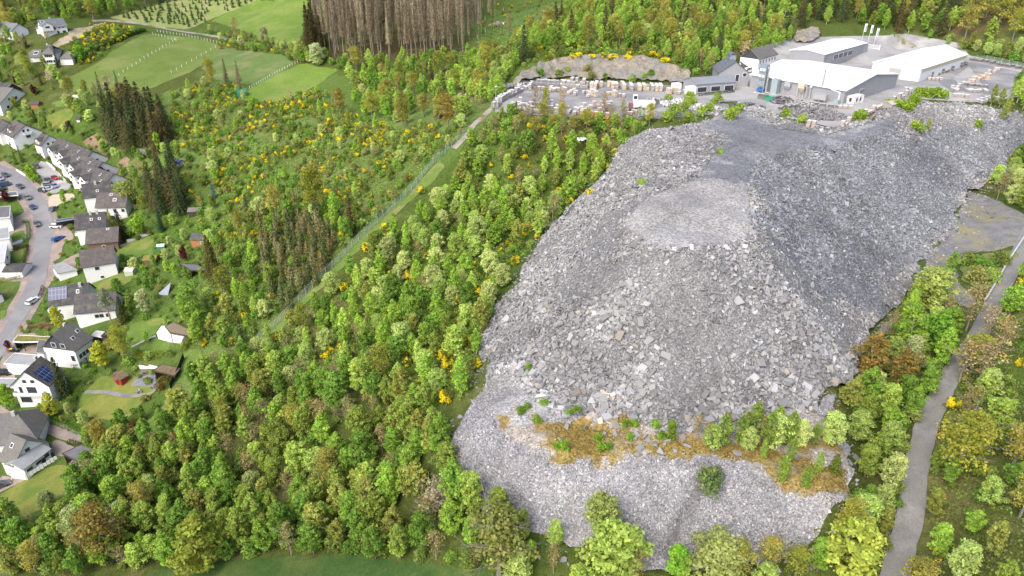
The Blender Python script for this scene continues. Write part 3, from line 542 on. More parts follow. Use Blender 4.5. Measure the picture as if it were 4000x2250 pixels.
def window(par, c, wd, h, ax, out, frame=FRAME, pane=GLASS):
    """c: centre on the wall; ax: unit along the wall; out: unit outward"""
    c = Vector(c); ax = Vector(ax); out = Vector(out); rz = math.atan2(ax.y, ax.x)
    f = MB().box(tuple(c+out*.03), (wd+.24, .1, h+.24), rz).build('window', frame, par); MB().box(tuple(c+out*.07), (wd, .06, h), rz).build('pane', pane, f); return f
def house(name, label, c, A, B, w, eh, rh, wall=WHITE, roof=T_DK, side=1, over=.45, group=None, wins=(), chim=(), cat='house', solar=None, dorm=(), sky_=(), hip=(0, 0), door=None, deep=4, gable=None, balc=None, extra=None, prt=True):
    a = at_h(*c(*A), eh); b_ = at_h(*c(*B), eh); z0 = (a.z+b_.z)/2-eh; d = Vector((b_.x-a.x, b_.y-a.y)); L = d.length; rz = math.atan2(d.y, d.x)
    if side < 0:                                     # swap so that local +y points away from the given eave
        a, b_ = b_, a; rz += math.pi
    x = Vector((math.cos(rz), math.sin(rz))); y = Vector((-x.y, x.x)); o = Vector((a.x, a.y))+y*(w/2+over)
    e = empty(name, (o.x, o.y, z0), rz, label, cat, group); W = w+2*over; sl = (rh-eh)/(W/2); wt = eh+over*sl-.22
    Lw = L-2*over; x0 = over; mm = MB()
    g0 = hip[0] == 0; g1 = hip[1] == 0
    for xx, fl, g in ((x0, 1, g0), (L-over, 0, g1)):
        q = [(xx, -w/2, -deep), (xx, w/2, -deep), (xx, w/2, wt)]+([(xx, 0, rh-.24)] if g else [])+[(xx, -w/2, wt)]
        mm.poly(q[::-1] if fl else q)
    mm.poly([(x0, -w/2, -deep), (L-over, -w/2, -deep), (L-over, -w/2, wt), (x0, -w/2, wt)]); mm.poly([(L-over, w/2, -deep), (x0, w/2, -deep), (x0, w/2, wt), (L-over, w/2, wt)])
    wo = mm.build('wall', wall, e); rf = roof_mb(L, W, eh, rh, hip).build('roof', roof, e)
    if gable:
        for k in gable: xx = (x0-.05, x0-.02) if k == 'a' else (L-over+.02, L-over+.05); q = [(-w/2-.02, wt-.3), (w/2+.02, wt-.3), (0, rh-.2)]; MB().poly([(xx[0], *p) for p in (q if k == 'b' else q[::-1])]).poly([(xx[1], *p) for p in (q if k == 'b' else q[::-1])]).build('gable_cladding', SLATEW, e)
    for s, p, z, ww, h in wins:
        if s == 'n': window(e, (x0+Lw*p, -w/2, z), ww, h, (1, 0, 0), (0, -1, 0))
        elif s == 'a': window(e, (x0, -w/2+w*p, z), ww, h, (0, 1, 0), (-1, 0, 0))
        elif s == 'b': window(e, (L-over, -w/2+w*p, z), ww, h, (0, 1, 0), (1, 0, 0))
    for p, yy in chim:
        zt = rh-abs(yy)*sl; m_ = MB().box((L*p, yy, zt+.2), (.8, .6, 2.0)); co = m_.build('chimney', CONC, rf); MB().box((L*p, yy, zt+1.26), (.95, .75, .12)).build('chimney_cap', METW, co) if False else None
    nrm = Vector((0, -sl, 1)).normalized()
    def onslope(xx, t, lift): yy = -W/2*(1-t); return Vector((xx, yy, eh+(rh-eh)*t))+Vector((0, nrm.y, nrm.z))*lift
    def panel(nm, s0, s1, t0, t1, mt, par, lift=.1):
        q = [onslope(L*s0, t0, lift), onslope(L*s1, t0, lift), onslope(L*s1, t1, lift), onslope(L*s0, t1, lift)]; w_ = L*(s1-s0); h_ = (q[3]-q[0]).length
        m_ = MB(); m_.poly(q, [(0, 0), (w_, 0), (w_, h_), (0, h_)]); lo = [p-nrm*.08 for p in q]
        for i in range(4): j = (i+1) % 4; m_.poly([lo[i], lo[j], q[j], q[i]])
        return m_.build(nm, mt, par)
    if solar: panel('solar_panel', *solar, SOLAR, e, .16)
    for s0, t0, ww, tt in sky_: f = panel('skylight', s0, s0+ww/L, t0, t0+tt, FRAME, rf, .1); panel('pane', s0+.15/L, s0+(ww-.15)/L, t0+tt*.12, t0+tt*.88, GLASS, f, .14)
    for dm in dorm:                                   # (pos, width, t, kind): cross gable or shed dormer on the near slope
        p, dw, t_, pr = dm; xx = L*p; yb = -W/2*(1-t_)-pr; zb = eh+(rh-eh)*t_; hz = 1.3; rzt = zb+hz+dw*.32
        m_ = MB(); yt = -W/2*(1-min(.98, t_+(rzt-zb)/(rh-eh)))
        m_.poly([(xx-dw/2, yb, zb-1.6), (xx+dw/2, yb, zb-1.6), (xx+dw/2, yb, zb+hz), (xx, yb, rzt), (xx-dw/2, yb, zb+hz)])
        m_.poly([(xx-dw/2, yb, zb-1.6), (xx-dw/2, yb, zb+hz), (xx-dw/2, 0, zb+hz), (xx-dw/2, 0, zb-1.6)]); m_.poly([(xx+dw/2, yb, zb-1.6), (xx+dw/2, 0, zb-1.6), (xx+dw/2, 0, zb+hz), (xx+dw/2, yb, zb+hz)])
        do = m_.build('dormer', wall, e); r = MB(); o2 = .3
        for sg in (-1, 1):
            q = [(xx+sg*(dw/2+o2), yb-o2, zb+hz-.1), (xx, yb-o2, rzt+.12), (xx, yt+.6, rzt+.12), (xx+sg*(dw/2+o2), yt+1.2-dw*.2, zb+hz-.1)]; uv = [(0, 0), (0, dw/2), (3, dw/2), (3, 0)]
            r.poly(q if sg > 0 else q[::-1], uv); r.poly([(p[0], p[1], p[2]-.15) for p in (q[::-1] if sg > 0 else q)])
            r.poly([(q[0][0], q[0][1], q[0][2]-.15), q[0], q[1], (q[1][0], q[1][1], q[1][2]-.15)][::sg])
        r.build('dormer_roof', roof, do); f = MB().box((xx, yb-.04, zb+.45), (dw*.45, .1, 1.1)).build('window', FRAME, e); MB().box((xx, yb-.1, zb+.45), (dw*.45-.2, .06, .9)).build('pane', GLASS, f)
    if balc:
        s, p, z, bw = balc; m_ = MB()
        cx, cy, sx, sy = {'n': (x0+Lw*p, -w/2-.7, bw, 1.4), 'a': (x0-.7, -w/2+w*p, 1.4, bw), 'b': (L-over+.7, -w/2+w*p, 1.4, bw)}[s]
        bo = m_.box((cx, cy, z), (sx, sy, .18)).build('balcony', CONC, e); q = MB()
        for dx, dy, a_, b2 in ((0, -sy/2, sx, .06), (0, sy/2, sx, .06), (-sx/2, 0, .06, sy), (sx/2, 0, .06, sy)): q.box((cx+dx, cy+dy, z+.55), (a_, b2, .9))
        q.build('railing', METW, bo)
    if door: s, p = door; f = MB().box((x0+Lw*p, -w/2-.04, 1.05), (1.1, .1, 2.2)).build('door', DKW, e)
    NOGO.append([(o.x+x.x*i+y.x*j, o.y+x.y*i+y.y*j) for i, j in ((-.5, -w/2-1), (L+.5, -w/2-1), (L+.5, w/2+1), (-.5, w/2+1))]); HS.append((name, round(L, 1), w, round(z0, 1)))
    return e
HS = []
def flatbox(name, label, c, pts, h, wall, roof, rim=.25, deep=3, cat='garage', parts=(), group=None, tilt=0, fascia=None, openf=False):
    """flat-roofed building from the corners of its roof"""
    P = [at_h(*c(*p), h) for p in pts]; z = sum(p.z for p in P)/len(P)-h; cx = sum(p.x for p in P)/len(P); cy = sum(p.y for p in P)/len(P)
    Q = [(p.x-cx, p.y-cy) for p in P]; ar = sum(Q[i][0]*Q[(i+1) % len(Q)][1]-Q[(i+1) % len(Q)][0]*Q[i][1] for i in range(len(Q)))
    if ar < 0: Q = Q[::-1]
    e = empty(name, (cx, cy, z), 0, label, cat, group); n = len(Q); k = .93
    if openf:
        m_ = MB(); [m_.box((q[0]*k, q[1]*k, h/2-.5), (.18, .18, h+.9)) for q in Q]; m_.build('posts', DKW, e)
        q = [(a*k, b*k) for a, b in Q]; m_ = MB(); far = sorted(range(n), key=lambda i: -(q[i][1]+q[(i+1) % n][1]+2*cy))[:2]
        for i in far: j = (i+1) % n; m_.poly([(*q[i], -.5), (*q[j], -.5), (*q[j], h-.2), (*q[i], h-.2)])
        m_.build('back_wall', wall, e)
    else:
        m_ = MB(); q = [(a*k, b*k) for a, b in Q]
        for i in range(n): j = (i+1) % n; m_.poly([(*q[i], -deep), (*q[j], -deep), (*q[j], h-.1), (*q[i], h-.1)])
        m_.build('wall', wall, e)
    m_ = MB(); m_.poly([(*p, h) for p in Q]); m_.poly([(*p, h-rim) for p in Q[::-1]]); ro = m_.build('roof', roof, e); m_ = MB()
    for i in range(n):
        j = (i+1) % n; a = Vector(Q[i]); b_ = Vector(Q[j]); d = (b_-a); mid = (a+b_)/2; m_.box((mid.x, mid.y, h-.1), (d.length+.08, .14, rim+.14), math.atan2(d.y, d.x))
    m_.build('fascia', fascia or FRAME, e)
    for (i, p, zz, ww, hh) in parts:
        a = Vector(q[i]); b_ = Vector(q[(i+1) % n]); cc = a.lerp(b_, p); d = (b_-a).normalized(); window(e, (cc.x, cc.y, zz), ww, hh, (d.x, d.y, 0), (d.y, -d.x, 0))
    NOGO.append([(a*1.1+cx, b_*1.1+cy) for a, b_ in Q]); return e
# ------------------------------------------------------------------ the houses, near eave read off the photo
w2 = [('n', .2, 4.0, 1.2, 1.2), ('n', .5, 4.0, 1.2, 1.2), ('n', .8, 4.0, 1.2, 1.2), ('n', .25, 1.4, 1.4, 1.3), ('n', .7, 1.4, 1.8, 2.0)]
ga = [('a', .35, 5.6, 1.1, 1.2), ('a', .65, 5.6, 1.1, 1.2), ('a', .3, 2.6, 1.2, 1.3), ('a', .7, 2.6, 1.2, 1.3)]; gb = [('b',)+g[1:] for g in ga]
# terraced row stepping down the street
for k in range(3):
    A_ = (500+205*k, 520+232*k); B_ = (1120+205*k, 775+232*k)
    house('terraced_house', ['grey brown roofed terraced house with two front gables, highest of the stepped row', 'grey brown roofed terraced house in the middle of the stepped row', 'lowest terraced house of the stepped row, next to the dark red garden tree'][k], cR, A_, B_, 11.5, 6.2, 10.6, WHITE, T_MID, wins=w2+[('n', .35, 4, 1, 1.2), ('a', .3, 3, 1.2, 1.4), ('a', .6, 3, 1.2, 1.4), ('a', .45, 6.4, 1.2, 1.2), ('b', .35, 6.4, 1.0, 1.1), ('b', .6, 6.4, 1.0, 1.1), ('b', .5, 3.5, 1.4, 1.3)],
        dorm=((.17, 4.6, .0, .9), (.5, 4.6, .0, .9)), sky_=((.36, .62, 1.0, .16), (.7, .6, 1.0, .16), (.82, .3, .9, .14)), group='terraced houses stepping down the street', balc=('a', .4, 3.0, 4))
house('end_house', 'small brown roofed house with a front dormer at the upper end of the terraced row', cR, (222, 355), (390, 485), 9, 5.2, 9.2, WHITE, T_MID, wins=[('b', .35, 5.4, .9, 1.1), ('b', .6, 5.4, .9, 1.1), ('b', .7, 2.5, 1.2, 1.8), ('a', .5, 3, 1.2, 1.2)], dorm=((.5, 3.0, .2, .4),))
house('white_house', 'tall white house with dark brown roof and balconies on its gable, above the terraced row', cA, (5, 985), (95, 1055), 12.5, 6.0, 10.6, WHITE, T_BR, wins=[('b', .4, 8.0, .9, 1.1), ('b', .55, 8.0, .9, 1.1), ('b', .5, 5.2, 1.8, 1.2), ('n', .3, 4.2, .9, 1.1), ('n', .6, 4.2, .9, 1.1), ('n', .4, 1.6, 2.6, 1.8)], dorm=((.5, 3.2, .25, .3),), balc=('b', .5, 6.2, 3.4))
house('white_house', 'white gabled house at the left photo edge left of the tall brown roofed one', cA, (-90, 960), (-10, 1015), 10, 5.6, 9.4, WHITE, T_MID, wins=[('b', .5, 5, 1.2, 1.2), ('b', .3, 2.4, 1.2, 1.2)])
house('apartment_house', 'large white gable-fronted apartment house with pale grey roof at the left edge', cA, (-150, 760), (0, 800), 19, 5.4, 11.4, WHITE, T_GR, side=1, wins=[('b', .3, 6.5, 1.2, 1.3), ('b', .5, 6.5, 1.2, 1.3), ('b', .7, 3.0, 1.2, 1.3), ('b', .2, 3.0, 1.4, 1.4), ('b', .5, 3.0, 1.2, 1.3)], balc=('b', .75, 2.2, 4))
house('dark_roof_house', 'dark roofed house behind the large pale roofed apartment house', cA, (-60, 690), (40, 700), 9, 4.4, 8, SLATEW, T_DK, wins=[('n', .7, 2.5, 1.2, 1.2)])
house('hill_house', 'white hillside house with blue grey roofs below the forest edge, beside the sandy track', cA, (320, 232), (505, 180), 9, 4.6, 8.6, deep=1.0, wall=WHITE, roof=T_BL, wins=[('n', .5, 3.9, 1, 1.1), ('n', .68, 4.4, 1, 1.1), ('n', .85, 4.4, 1, 1.1), ('n', .6, 1.8, 1.2, 1.3), ('n', .85, 1.8, 1.6, 1.3)], dorm=((.2, 5.5, .02, 1.4),), sky_=((.08, .6, 2.2, .25),), chim=((.5, .4),))
house('garage_wing', 'low blue grey roofed garage wing left of the hillside house', cA, (265, 225), (330, 205), 6, 2.8, 4.8, WHITE, T_BL, cat='garage', hip=(2.5, 0))
house('edge_house', 'grey roofed white house at the left photo edge below the forest', cA, (-40, 215), (85, 238), 9, 5, 8.6, WHITE, T_BL, wins=[('n', .7, 3.6, 1.4, 1.2), ('n', .85, 1.4, 1.4, 1.2)])
house('farmhouse', 'white two storey farmhouse with hipped beige grey roof beside the big meadow', cA, (300, 418), (412, 400), 13, 5.6, 9.4, WHITE, T_GR, hip=(5, 5), wins=[('n', .3, 4.6, .9, 1.2), ('n', .45, 4.6, .9, 1.2), ('n', .6, 4.6, .9, 1.2), ('n', .75, 4.6, .9, 1.2), ('n', .35, 1.8, .9, 1.2), ('n', .5, 1.8, .9, 1.2), ('n', .65, 1.8, .9, 1.2), ('n', .85, 1.8, .9, 1.2)], solar=None, chim=((.3, 1),))
house('farm_wing', 'low hipped wing left of the farmhouse with a skylight', cA, (170, 442), (300, 425), 9, 3, 6.4, WHITE, T_GR, hip=(4, 1), cat='house', sky_=((.55, .35, 2.4, .4),))
house('farm_annex', 'small hip roofed white annex to the right of the farmhouse', cA, (440, 445), (545, 440), 9, 3.6, 7, WHITE, T_GR, hip=(4, 4), cat='annex')
# street row
house('gable_house', 'white house with very dark roof and a chimney, directly below the terraced row', cB, (945, 560), (1262, 425), 9.5, 5.6, 10, WHITE, T_DK, wins=[('a', .5, 6.6, 1.0, 1.2), ('a', .3, 3.4, 1.2, 1.3), ('a', .7, 3.4, 1.2, 1.3)], chim=((.47, -.6),), sky_=((.47, .35, .9, .16),))
house('gable_house', 'white house with brown grey roof and one skylight, behind tall garden conifers', cB, (1080, 655), (1412, 570), 9.5, 5.6, 10, WHITE, T_BR, wins=[('n', .62, 4.2, 1.2, 1.2), ('n', .9, 4.2, 1.2, 1.2), ('n', .4, 1.3, 3.5, 1.8), ('a', .5, 6.2, 1.1, 1.2), ('a', .3, 3, 1.2, 1.3)], sky_=((.55, .4, 1.3, .2), (.42, .78, 1, .14)))
house('gable_house', 'white house with dark grey roof and two capped chimneys, beside the white parked car', cB, (850, 905), (1192, 800), 9.5, 5.4, 9.8, WHITE, T_DK, wins=[('n', .55, 4.0, 1.1, .9), ('n', .65, 4.0, 1.1, .9), ('n', .85, 4.0, 1.1, .9), ('a', .4, 6, 1.2, 1.3), ('a', .5, 3, 3.0, 1.6)], chim=((.52, -.5), (.73, -.4)), sky_=((.5, .5, .9, .15), (.75, .5, .9, .15)), balc=('a', .5, 2.2, 5))
house('timber_house', 'brown roofed house with brown timber clad side wall and one white window', cB, (972, 1062), (1328, 962), 8.6, 4.6, 8.6, WOODW, T_BR, wins=[('n', .52, 2.8, .9, 1.3), ('a', .5, 5.2, 1, 1.1)], sky_=((.62, .82, 1, .12),))
house('gable_house', 'white house with plain brown roof and glazed corner bay, above the solar roofed house', cB, (925, 1330), (1305, 1200), 9, 5.6, 10, WHITE, T_BR, wins=[('n', .42, 4.4, 1.3, 1.2), ('n', .5, 1.0, 1.0, .8), ('a', .6, 6.0, 1.1, 1.2), ('a', .2, 3.2, 2.0, 4.0)])
house('solar_house', 'dark roofed house with blue solar panels on its left half, above the white street car', cC, (395, 440), (715, 345), 9, 5.0, 9.6, WHITE, T_DK, wins=[('a', .5, 5.8, 1.4, 1.2), ('a', .3, 2.6, 1.8, 2), ('a', .7, 2.6, 1.8, 2)], solar=(.02, .46, .3, .93), chim=((.78, -.7),), sky_=((.68, .5, .9, .2),), balc=('a', .4, 2.2, 5))
house('long_house', 'long dark brown roofed house with white walls behind a bare stemmed pine', cC, (600, 503), (925, 408), 9, 4.2, 8.4, WHITE, T_MID, wins=[('n', .52, 2.6, 1.2, 1.2), ('n', .64, 2.6, 1.2, 1.2), ('n', .8, 2.6, 1.2, 1.2)])
house('timber_framed_house', 'half timbered house with weathered grey roof and dark slate front gable', cC, (612, 800), (750, 640), 10.5, 5.2, 10.4, WHITE, T_GR, side=1, gable='a', wins=[('a', .33, 6.4, 1.3, 1.3), ('a', .62, 6.4, 1.3, 1.3), ('a', .12, 2.5, 1.2, 1.8), ('n', .2, 2.6, 1.1, 1.3), ('n', .4, 2.6, 1.1, 1.3), ('n', .6, 2.6, 1.1, 1.3), ('n', .8, 2.6, 1.1, 1.3)], sky_=((.35, .38, 1.2, .14), (.72, .5, 1.2, .14)), chim=((.8, 1.4),))
house('solar_gable_house', 'white gable-fronted house with a large dark blue solar array on its brown roof', cC, (405, 1082), (520, 905), 10, 5.6, 10.6, WHITE, T_BR, side=1, wins=[('a', .62, 7.0, 1.1, 1.0), ('a', .4, 7.0, 1.1, 1.0), ('a', .5, 4.2, 2.6, 2.0), ('a', .8, 4.2, .9, 2.0), ('a', .75, .9, 3.0, 1.8)], solar=(.12, .68, .12, .7), chim=((.85, .8),), balc=('a', .55, 3.0, 8))
house('brown_annex', 'brown tiled annex left of the white gable-fronted solar house', cC, (143, 1048), (290, 1030), 6.5, 3.2, 5.0, WHITE, T_BR, cat='annex')
house('corner_house', 'grey hip roofed house in the bottom left corner by the paved lane', cO, (-60, 560), (520, 385), 13, 5.2, 10.2, WHITE, T_GR, hip=(0, 5.5), cat='house', chim=((.4, -.8),))
house('gable_wing', 'beige roofed front gable wing of the corner house with one gable window', cO, (-30, 730), (175, 800), 9, 4.6, 9.4, WHITE, T_GR, hip=(0, 0), wins=[('b', .45, 6.4, 1.2, 1.2)], sky_=((.3, .55, 1.1, .18),))
house('low_wing', 'long low grey roofed wing with white laundry hanging along its wall', cO, (335, 882), (720, 528), 5.4, 3.2, 4.6, WHITE, FLAT, wins=[('n', .18, 1.9, 1.6, .7), ('n', .52, 1.9, 1.5, .7), ('n', .86, 2.1, 1.3, 1.1)], door=('n', .7), cat='annex')
house('garage', 'gable roofed white garage at the lower left side of the street', cB, (20, 1352), (240, 1325), 6.5, 2.9, 4.4, WHITE, T_DK, cat='garage', over=.3)
house('edge_garage', 'small dark roofed white garage cut by the left edge, beside the street', cC, (-40, 330), (22, 300), 6, 3, 4.6, WHITE, T_DK, cat='garage', over=.3)
flatbox('flat_roof_house', 'white flat roofed house uppermost of those left of the street', cB, [(-120, 590), (105, 560), (118, 742), (-120, 775)], 5.2, WHITE, FLATD, cat='house', parts=((1, .4, 3.6, 1.2, 1.2),))
flatbox('flat_roof_house', 'grey green flat roofed house in the middle of those left of the street', cB, [(-120, 860), (90, 812), (110, 965), (-120, 1000)], 5.0, WHITE, FLAT, cat='house')
flatbox('flat_roof_house', 'pale flat roofed white house lowest of those left of the street', cB, [(-120, 1010), (72, 990), (58, 1240), (-120, 1262)], 5.4, WHITE, plain('pale roofing felt', (.42, .43, .43), .9, .08, .5), cat='house', parts=((1, .5, 3.4, 2.4, 1.2),))
flatbox('carport', 'dark flat roofed carport above the red leaved tree left of the street', cB, [(-100, 445), (180, 415), (205, 470), (-100, 510)], 2.6, CONC, FLATD, openf=True, cat='carport')
flatbox('garage', 'grey metal roofed garage with white walls beside the brown paved drive', cB, [(582, 1278), (700, 1215), (868, 1298), (655, 1372)], 2.7, WHITE, plain('seamed grey roof', (.28, .285, .28), .6, .1, .6), deep=3, fascia=GREYM)
flatbox('garage', 'large pale green grey flat roofed garage in front of the half timbered house', cC, [(42, 893), (115, 782), (330, 780), (262, 893)], 3.0, WHITE, FLAT, parts=((0, .5, 1.9, .8, .6),) if False else ())
flatbox('carport', 'pale roofed open carport at the left edge above the bright green street tree', cC, [(-60, 985), (137, 975), (102, 1068), (-60, 1075)], 2.8, WHITE, FLAT, openf=True, cat='carport')
flatbox('green_roof_carport', 'carport with planted roof beside the small purple tree', cC, [(112, 712), (150, 650), (450, 632), (450, 665), (180, 712)], 2.7, DKW, GREENR, openf=True, cat='carport')
flatbox('extension', 'light grey tiled lean-to left of the half timbered house', cC, [(300, 800), (312, 670), (465, 668), (350, 800)], 4.6, WHITE, T_GR, cat='extension', fascia=GREYM)
flatbox('solar_canopy', 'slim canopy of solar panels on posts above the white parked car', cB, [(622, 768), (650, 790), (862, 715), (830, 703)], 3.0, BLACK, SOLAR, openf=True, cat='canopy', fascia=GREYM)
flatbox('wood_shed', 'open sided shed with dark grey roof and stacked junk near the forest edge', cO, [(900, 680), (1145, 500), (1320, 530), (1300, 720), (1215, 785)], 2.7, DKW, FLATD, openf=True, cat='shed', fascia=DKW)
flatbox('pergola', 'white lattice roofed pergola behind the half timbered house', cC, [(745, 655), (775, 600), (850, 602), (825, 660)], 2.6, WOODW, plain('translucent sheet', (.5, .48, .46), .5, .1, 2), openf=True, cat='pergola')
flatbox('garden_shed', 'black roofed shed beside the white lattice pergola', cC, [(822, 662), (860, 600), (925, 592), (905, 660)], 2.6, DKW, plain('black felt', (.035, .037, .045), .8, .1), cat='shed', fascia=BLACK)
flatbox('garden_pavilion', 'flat grey roofed garden pavilion below the big dark spruce', cC, [(1458, 95), (1590, 55), (1690, 90), (1540, 130)], 2.5, WOODW, FLATD, openf=True, cat='pavilion', fascia=DKW)
flatbox('brown_roof_shelter', 'brown felt roofed garden shelter behind the white party tent', cC, [(1340, 590), (1400, 525), (1575, 590), (1540, 640), (1380, 645)], 2.5, WOODW, plain('brown felt', (.2, .16, .11), .9, .15), openf=True, cat='shelter', fascia=DKW)
flatbox('terrace_shelter', 'brown wooden shelter at the back of the slate patio', cC, [(1250, 960), (1310, 880), (1450, 878), (1410, 960)], 2.4, WOODW, plain('mossy felt', (.16, .12, .07), .9, .3), openf=True, cat='shelter', fascia=DKW)
house('red_hut', 'red garden hut with grey porch and mossy roof on the lower lawn', cC, (975, 1012), (1040, 955), 3.6, 2.0, 3.2, REDW, plain('mossy roof', (.16, .13, .07), .95, .35, 2), side=1, over=.25, cat='garden hut', deep=1)
house('red_porch', 'white railed grey roofed porch in front of the red garden hut', cC, (930, 1010), (978, 985), 3.8, 2.0, 3.0, REDW, FLATD, side=1, over=.3, cat='porch', deep=1)
house('garden_hut', 'orange brown garden hut with grey tiled roof above the dark red bush', cE, (65, 560), (165, 530), 4.2, 2.3, 3.8, ORW, T_MID, over=.3, cat='garden hut', deep=1, wins=[('n', .7, 1.3, .6, .8)])
house('black_shed', 'small black shed under the brown spruces with a low lean-to', cE, (50, 378), (132, 352), 3.6, 2.0, 2.9, DKW, plain('old felt', (.15, .15, .13), .9, .2), over=.25, cat='shed', deep=1)
house('red_brown_shed', 'red brown garden shed beside the large white apartment house', cA, (222, 795), (285, 782), 3.6, 2.2, 3.4, ORW, plain('dark felt', (.08, .07, .065), .9, .2), over=.25, cat='shed', deep=1)
house('shingle_hut', 'grey shingle roofed hut at the foot of the dark conifer group', cA, (1020, 1165), (1100, 1160), 4, 1.9, 3.4, DKW, T_GR, over=.3, cat='hut', deep=1)
house('white_shed', 'small white roofed shed on the garden slope below the big meadow', cA, (540, 735), (585, 730), 2.6, 1.8, 2.5, OFFW, plain('cream sheet', (.6, .58, .5), .8, .05), over=.2, cat='shed', deep=1)
house('dark_playhouse', 'small dark playhouse with a white front at the edge of the lawn', cA, (568, 905), (600, 900), 2.4, 2.0, 3.0, OFFW, T_DK, over=.3, cat='playhouse', deep=1)
house('greenhouse', 'small cream framed greenhouse on the garden slope', cC, (1000, 128), (1068, 118), 2.4, 1.9, 2.7, plain('greenhouse glass', (.42, .44, .36), .25, .08), plain('greenhouse roof', (.55, .56, .46), .25, .05), over=.05, cat='greenhouse', deep=.5)
house('green_cabin', 'tiny green and white garden box on the lawn below the conifers', cI, (393, 622), (412, 617), 1.8, 1.5, 2.0, plain('green boards', (.05, .22, .14), .7, .1), FRAME, over=.1, cat='garden box', deep=.4)
house('solar_hut', 'shed covered with dark solar panels above the brown spruce group', cA, (1300, 1232), (1350, 1236), 3, 1.8, 3.0, OFFW, SOLAR, over=.3, cat='shed', deep=1)
house('orange_hut', 'small brick orange hut with a solar roof in the upper gardens', cA, (1078, 1368), (1125, 1360), 2.8, 1.8, 2.4, ORW, SOLAR, over=.2, cat='hut', deep=1)
house('moss_roof_shed', 'moss roofed wooden shed on the garden slope beside the box hedge', cC, (1150, 48), (1255, 20), 3.6, 2.1, 3.0, WOODW, GREENR, over=.3, cat='shed', deep=1)
# canvas and bits
def tent(name, label, c, A, B, w, eh, rh, mat, cat, legs=True):
    e = house(name, label, c, A, B, w, eh, rh, mat, mat, over=.05, cat=cat, deep=0)
    for ch in list(e.children):
        if ch.name.startswith('wall'): ch.name = 'canvas_wall'
    return e
tent('party_tent', 'white canvas party tent on the big garden lawn', cC, (1270, 640), (1465, 660), 4.5, 2.1, 3.3, plain('white canvas', (.75, .75, .77), .7, .03), 'tent')
tent('field_shelter', 'green tarpaulin field shelter at the corner of the small meadow', cI, (602, 236), (622, 230), 4.2, 2.2, 3.4, TARPG, 'field shelter')
e = empty('a_frame_tarp', at(*cC(1335, 300)), 0, 'leaning pale blue roof sheet over a dark wood pile in the garden', 'lean-to'); MB().poly([(-2, -1.2, .1), (1.6, -1.6, .1), (1.9, 1.2, 2.9), (1.6, 1.4, 2.9)]).poly([(-2, -1.2, 0), (1.6, 1.4, 2.8), (1.9, 1.2, 2.8), (1.6, -1.6, 0)]).build('sheet', plain('blue grey sheet', (.22, .25, .3), .5, .05), e)
m_ = MB(); [m_.box((x_, y_, z_), (.9, .5, .4), rz=rv0) for x_, y_, z_, rv0 in ((1.2, .4, .2, 0), (1.3, .9, .2, .2), (1.2, .6, .6, .1), (1.4, .8, 1.0, 0))]; m_.build('log_stack', DKW, e)
# ------------------------------------------------------------------ quarry works
HWALL = plain('pale grey sheet wall', (.27, .28, .3), .55, .05, .4); HROOF = plain('white sheet roof', (.8, .8, .8), .5, .02, .3); HWW = plain('white sheet wall', (.6, .63, .65), .55, .04, .4)
CREAM = plain('cream band', (.42, .4, .28), .6, .08); BGREY = plain('blue grey steel', (.2, .25, .28), .5, .1, 2, spec=.5); TANK = plain('grey green tank', (.27, .33, .35), .5, .08, 2, spec=.5); BEIGE = plain('beige filter housing', (.5, .45, .36), .7, .1, 2)
GRNP = plain('green paint', (.03, .26, .16), .55, .1); OLIVE = plain('grey green skip paint', (.12, .15, .12), .7, .15); TIMB = plain('fresh timber', (.46, .36, .24), .8, .12, 3); BLUEB = plain('blue plastic', (.03, .12, .38), .5, .1)
WOODP = plain('pallet wood', (.38, .31, .23), .85, .2, 4); STONEG = plain('split stone', (.3, .3, .3), .85, .3, 5); CAPW = plain('white wrap', (.66, .66, .66), .5, .06, 2); ORB = plain('orange crate wood', (.52, .3, .08), .8, .12, 3)
def hallwins(): return []
h1 = house('production_hall', 'large white roofed production hall with silos and ducts along its front', cF, (985, 642), (2136, 820), 41, 4.7, 7.4, HWALL, HROOF, side=1, over=.6, cat='hall', deep=1,
    wins=[('b', .06, 2.0, .9, .9), ('b', .09, 2.0, .9, .9), ('b', .12, 2.0, .9, .9), ('b', .28, 2.6, .8, 1.3), ('b', .305, 2.6, .8, 1.3), ('b', .33, 2.6, .8, 1.3)])
h2 = house('workshop_hall', 'narrow white roofed hall with a long window band, behind the production hall', cF, (1880, 414), (2385, 250), 15, 4.8, 5.8, HWALL, HROOF, over=.3, cat='hall', deep=1, wins=[('n', .24+.033*k+.012*(k//3), 2.4, 1.25, 1.9) for k in range(12)])
h3 = house('storage_hall', 'white gabled storage hall with a grey roller door and cream band under its eave', cM, (1190, 697), (2240, 366), 18.5, 5.0, 7.8, HWW, HROOF, over=.35, cat='hall', deep=1)
def local(e, x, y, z): return e.matrix_world @ Vector((x, y, z))
bpy.context.view_layer.update()
L3 = 48; MB().box((.28, 1.4-1.2, 1.9), (.1, 4.4, 3.9)).build('roller_door', plain('roller door grey', (.36, .35, .33), .6, .05), h3)
MB().box((24, -9.33, 4.1), (46.5, .12, 1.3)).build('eave_band', CREAM, h3)
MB().box((28, -22.6, 1.6), (.1, .1, 3)).box((36.0, 0, 1.5), (.01, .01, .01)) if False else None
f = MB().box((35.7, -8, 2.2), (.12, 4, 3.6)).build('sliding_door', plain('door grey', (.3, .31, .33), .6, .05), h1); f = MB().box((35.7, 8, 2.2), (.12, 5, 3.8)).build('sliding_door', MC['door grey'], h1)
for a_, b_ in ((9, -5), (23, -6), (12, -14), (25, -14.5)): MB().box((a_, b_, 4.9+(20.5-abs(b_))/20.5*2.3), (7, 1.6, .5)).build('roof_light', plain('grey white sheet', (.55, .54, .52), .6, .04), h1)
